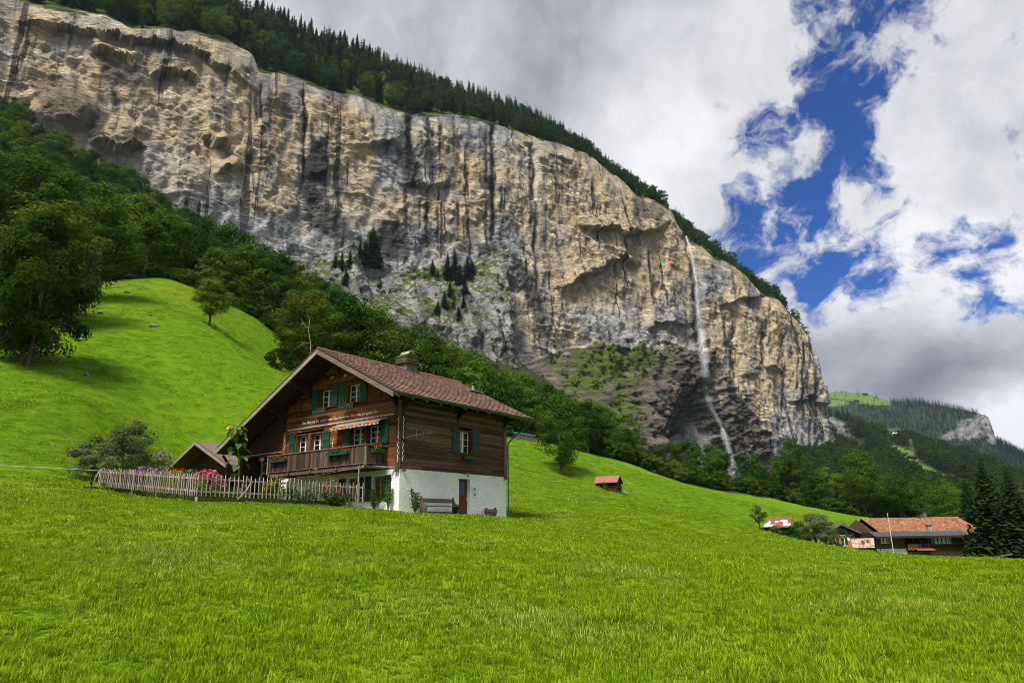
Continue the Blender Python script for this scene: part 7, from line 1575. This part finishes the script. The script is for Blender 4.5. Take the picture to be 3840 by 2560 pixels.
# ================================================================== grass
def grass_mat(name, near):
    m, t = material(name); q = t.attr('rnd'); lc = t.add('ShaderNodeObjectInfo').outputs['Location']; P = t.pos()
    n_b = t.noise(P, 0.16, 3, 0.6); n_m = t.noise(P, 0.9, 4, 0.6); hgt_ = t.attr('hgt')
    rr_ = t.rnd(); f = t.math('ADD', t.math('MULTIPLY', q, .5), t.math('MULTIPLY', t.math('SUBTRACT', n_m, .30), .8)); f = t.math('ADD', f, t.math('MULTIPLY', t.math('SUBTRACT', rr_, .5), .55))
    c = t.mix(t.map(f, .1, .55, smooth=False), near[0], near[1]); c = t.mix(t.map(f, .55, .95, smooth=False), c, near[2])
    c = t.mix(t.math('MULTIPLY', t.map(t.math('ADD', q, t.math('MULTIPLY', n_b, .7)), 1.22, 1.36), .8), c, near[3])
    d = t.add('ShaderNodeBsdfDiffuse'); t.set(d.inputs[0], c); tr = t.add('ShaderNodeBsdfTranslucent'); t.set(tr.inputs[0], c); mx = t.add('ShaderNodeMixShader'); mx.inputs[0].default_value = .38
    t.l.new(d.outputs[0], mx.inputs[1]); t.l.new(tr.outputs[0], mx.inputs[2]); out(t, mx.outputs[0])
grass_mat('grass_blade', ((.100, .186, .006), (.214, .340, .009), (.335, .450, .024), (.500, .460, .180)))
def tuft(seed, nb, rad_, h, wid, lean=.35, clover=0):
    g_ = np.random.default_rng(seed); V = []; F = []; R = []
    for k in range(nb):
        a = g_.random()*6.28; q = math.sqrt(g_.random())*rad_; x, y = math.cos(a)*q, math.sin(a)*q; hh_ = h*g_.uniform(.45, 1.15); w_ = wid*g_.uniform(.7, 1.3); b = g_.random()*6.28; ln_ = lean*hh_*g_.uniform(.2, 1.6); dx, dy = math.cos(b), math.sin(b); sx_, sy_ = -dy*w_, dx*w_; n0 = len(V)
        V += [(x-sx_, y-sy_, -.01), (x+sx_, y+sy_, -.01), (x+dx*ln_*.35+sx_*.8, y+dy*ln_*.35+sy_*.8, hh_*.55), (x+dx*ln_*.35-sx_*.8, y+dy*ln_*.35-sy_*.8, hh_*.55), (x+dx*ln_, y+dy*ln_, hh_*.95), (x+dx*ln_+sx_*.1, y+dy*ln_+sy_*.1, hh_*.95)]
        F += [(n0, n0+1, n0+2, n0+3), (n0+3, n0+2, n0+5, n0+4)]; r_ = g_.random(); R += [r_, r_]
    for k in range(clover):
        a = g_.random()*6.28; q = math.sqrt(g_.random())*rad_; x, y = math.cos(a)*q, math.sin(a)*q; z = h*g_.uniform(.25, .6); s_ = .018
        for j in range(3):
            b = j*2.1+a; n0 = len(V); cx_, cy_ = math.cos(b)*s_, math.sin(b)*s_; V += [(x, y, z), (x+cx_-cy_*.6, y+cy_+cx_*.6, z+.004), (x+cx_*1.7, y+cy_*1.7, z), (x+cx_+cy_*.6, y+cy_-cx_*.6, z+.004)]; F.append((n0, n0+1, n0+2, n0+3)); R.append(g_.random()*.6+.2)
    return np_mesh('tuft', np.array(V), np.array(F), MATS['grass_blade'], False, [('rnd', 'FACE', 'FLOAT', R)])
TN = [tuft(800+i, 26, .085, (.075, .055, .095, .06, .045, .12)[i], .0055, .5, (2, 3, 0, 4, 5, 0)[i]) for i in range(6)]
TM = [tuft(810+i, 30, .20, (.075, .055, .095)[i], .0105, .5) for i in range(3)]
TF = [tuft(820+i, 34, .42, (.085, .065, .10)[i], .019, .5) for i in range(3)]
g_ = np.random.default_rng(99)
def wood_mask(x, y):
    d = np.hypot(x, y); az = np.degrees(np.arctan2(x, y)); return sstep(d, np.interp(az, _edge_az, _edge_d)-3, np.interp(az, _edge_az, _edge_d)+1)
def ring(d0, d1, dens, a0=-47, a1=47):
    n_ = int(dens*.5*(d1*d1-d0*d0)*rad(a1-a0)); a = np.radians(g_.uniform(a0, a1, n_)); d = np.sqrt(g_.uniform(d0*d0, d1*d1, n_)); return d*np.sin(a), d*np.cos(a)
def tall(x, y): return np.clip(0.85+.5*fbm(x/2.3, y/2.3, 901, 3)+.4*fbm(x/.5, y/.5, 905, 2), .55, 1.35)
def in_house(x, y):
    dx, dy = x-KC[0], y-KC[1]; s = dx*B_[0]+dy*B_[1]; w = dx*A_[0]+dy*A_[1]; return ((s > -.02) & (s < 9.6) & (w > -.05) & (w < 24)) | ((s > -9.9) & (s < 0) & (w > .95) & (w < 11.5))
pts = []; scs = []; idx = []
for (d0, d1, dens, base, cnt, off) in ((4.0, 11, 190, 1.0, 6, 0), (11, 20, 110, 1.1, 6, 0), (18, 34, 32, 1.0, 3, 6), (32, 64, 10, 1.0, 3, 9), (60, 150, 2.6, 1.5, 3, 9)):
    x, y = ring(d0, d1, dens, *((-64, 64) if d1 <= 34 else (-49, 49))); k_ = ~in_house(x, y)
    if d0 == 60: k_ &= wood_mask(x, y) < .2
    x, y = x[k_], y[k_]; z = ground(x, y); tl = tall(x, y)
    pts.append(np.stack([x, y, z-.004], -1)); scs.append(base*tl*g_.uniform(.75, 1.2, len(x))); idx.append(off+np.where(tl > 1.15, np.where(cnt == 6, g_.choice([0, 2, 5], len(x)) if cnt == 6 else g_.integers(0, 3, len(x)), g_.integers(0, 3, len(x))), g_.integers(0, cnt, len(x))))
pts = np.concatenate(pts); scs = np.concatenate(scs); idx = np.concatenate(idx)
scatter_object('grass', pts, scs, g_.random(len(pts))*6.28, idx, TN+TM+TF, 'short mown yellow-green grass with clover covering the near meadow', 'grass')

# ================================================================== air
m, t = material('haze'); vol = t.add('ShaderNodeVolumePrincipled'); vol.inputs['Color'].default_value = (.60, .78, 1.0, 1); vol.inputs['Density'].default_value = 0.00003; vol.inputs['Anisotropy'].default_value = 0.2
t.l.new(vol.outputs[0], t.add('ShaderNodeOutputMaterial').inputs['Volume'])
zb = float(gz.min())-1.0
hz_ = MB().box(-6050, 6050, -6050, 6050, zb, 760.0).build('haze', m); tag(hz_, 'thin bluish haze filling the valley air', 'haze', kind='stuff')
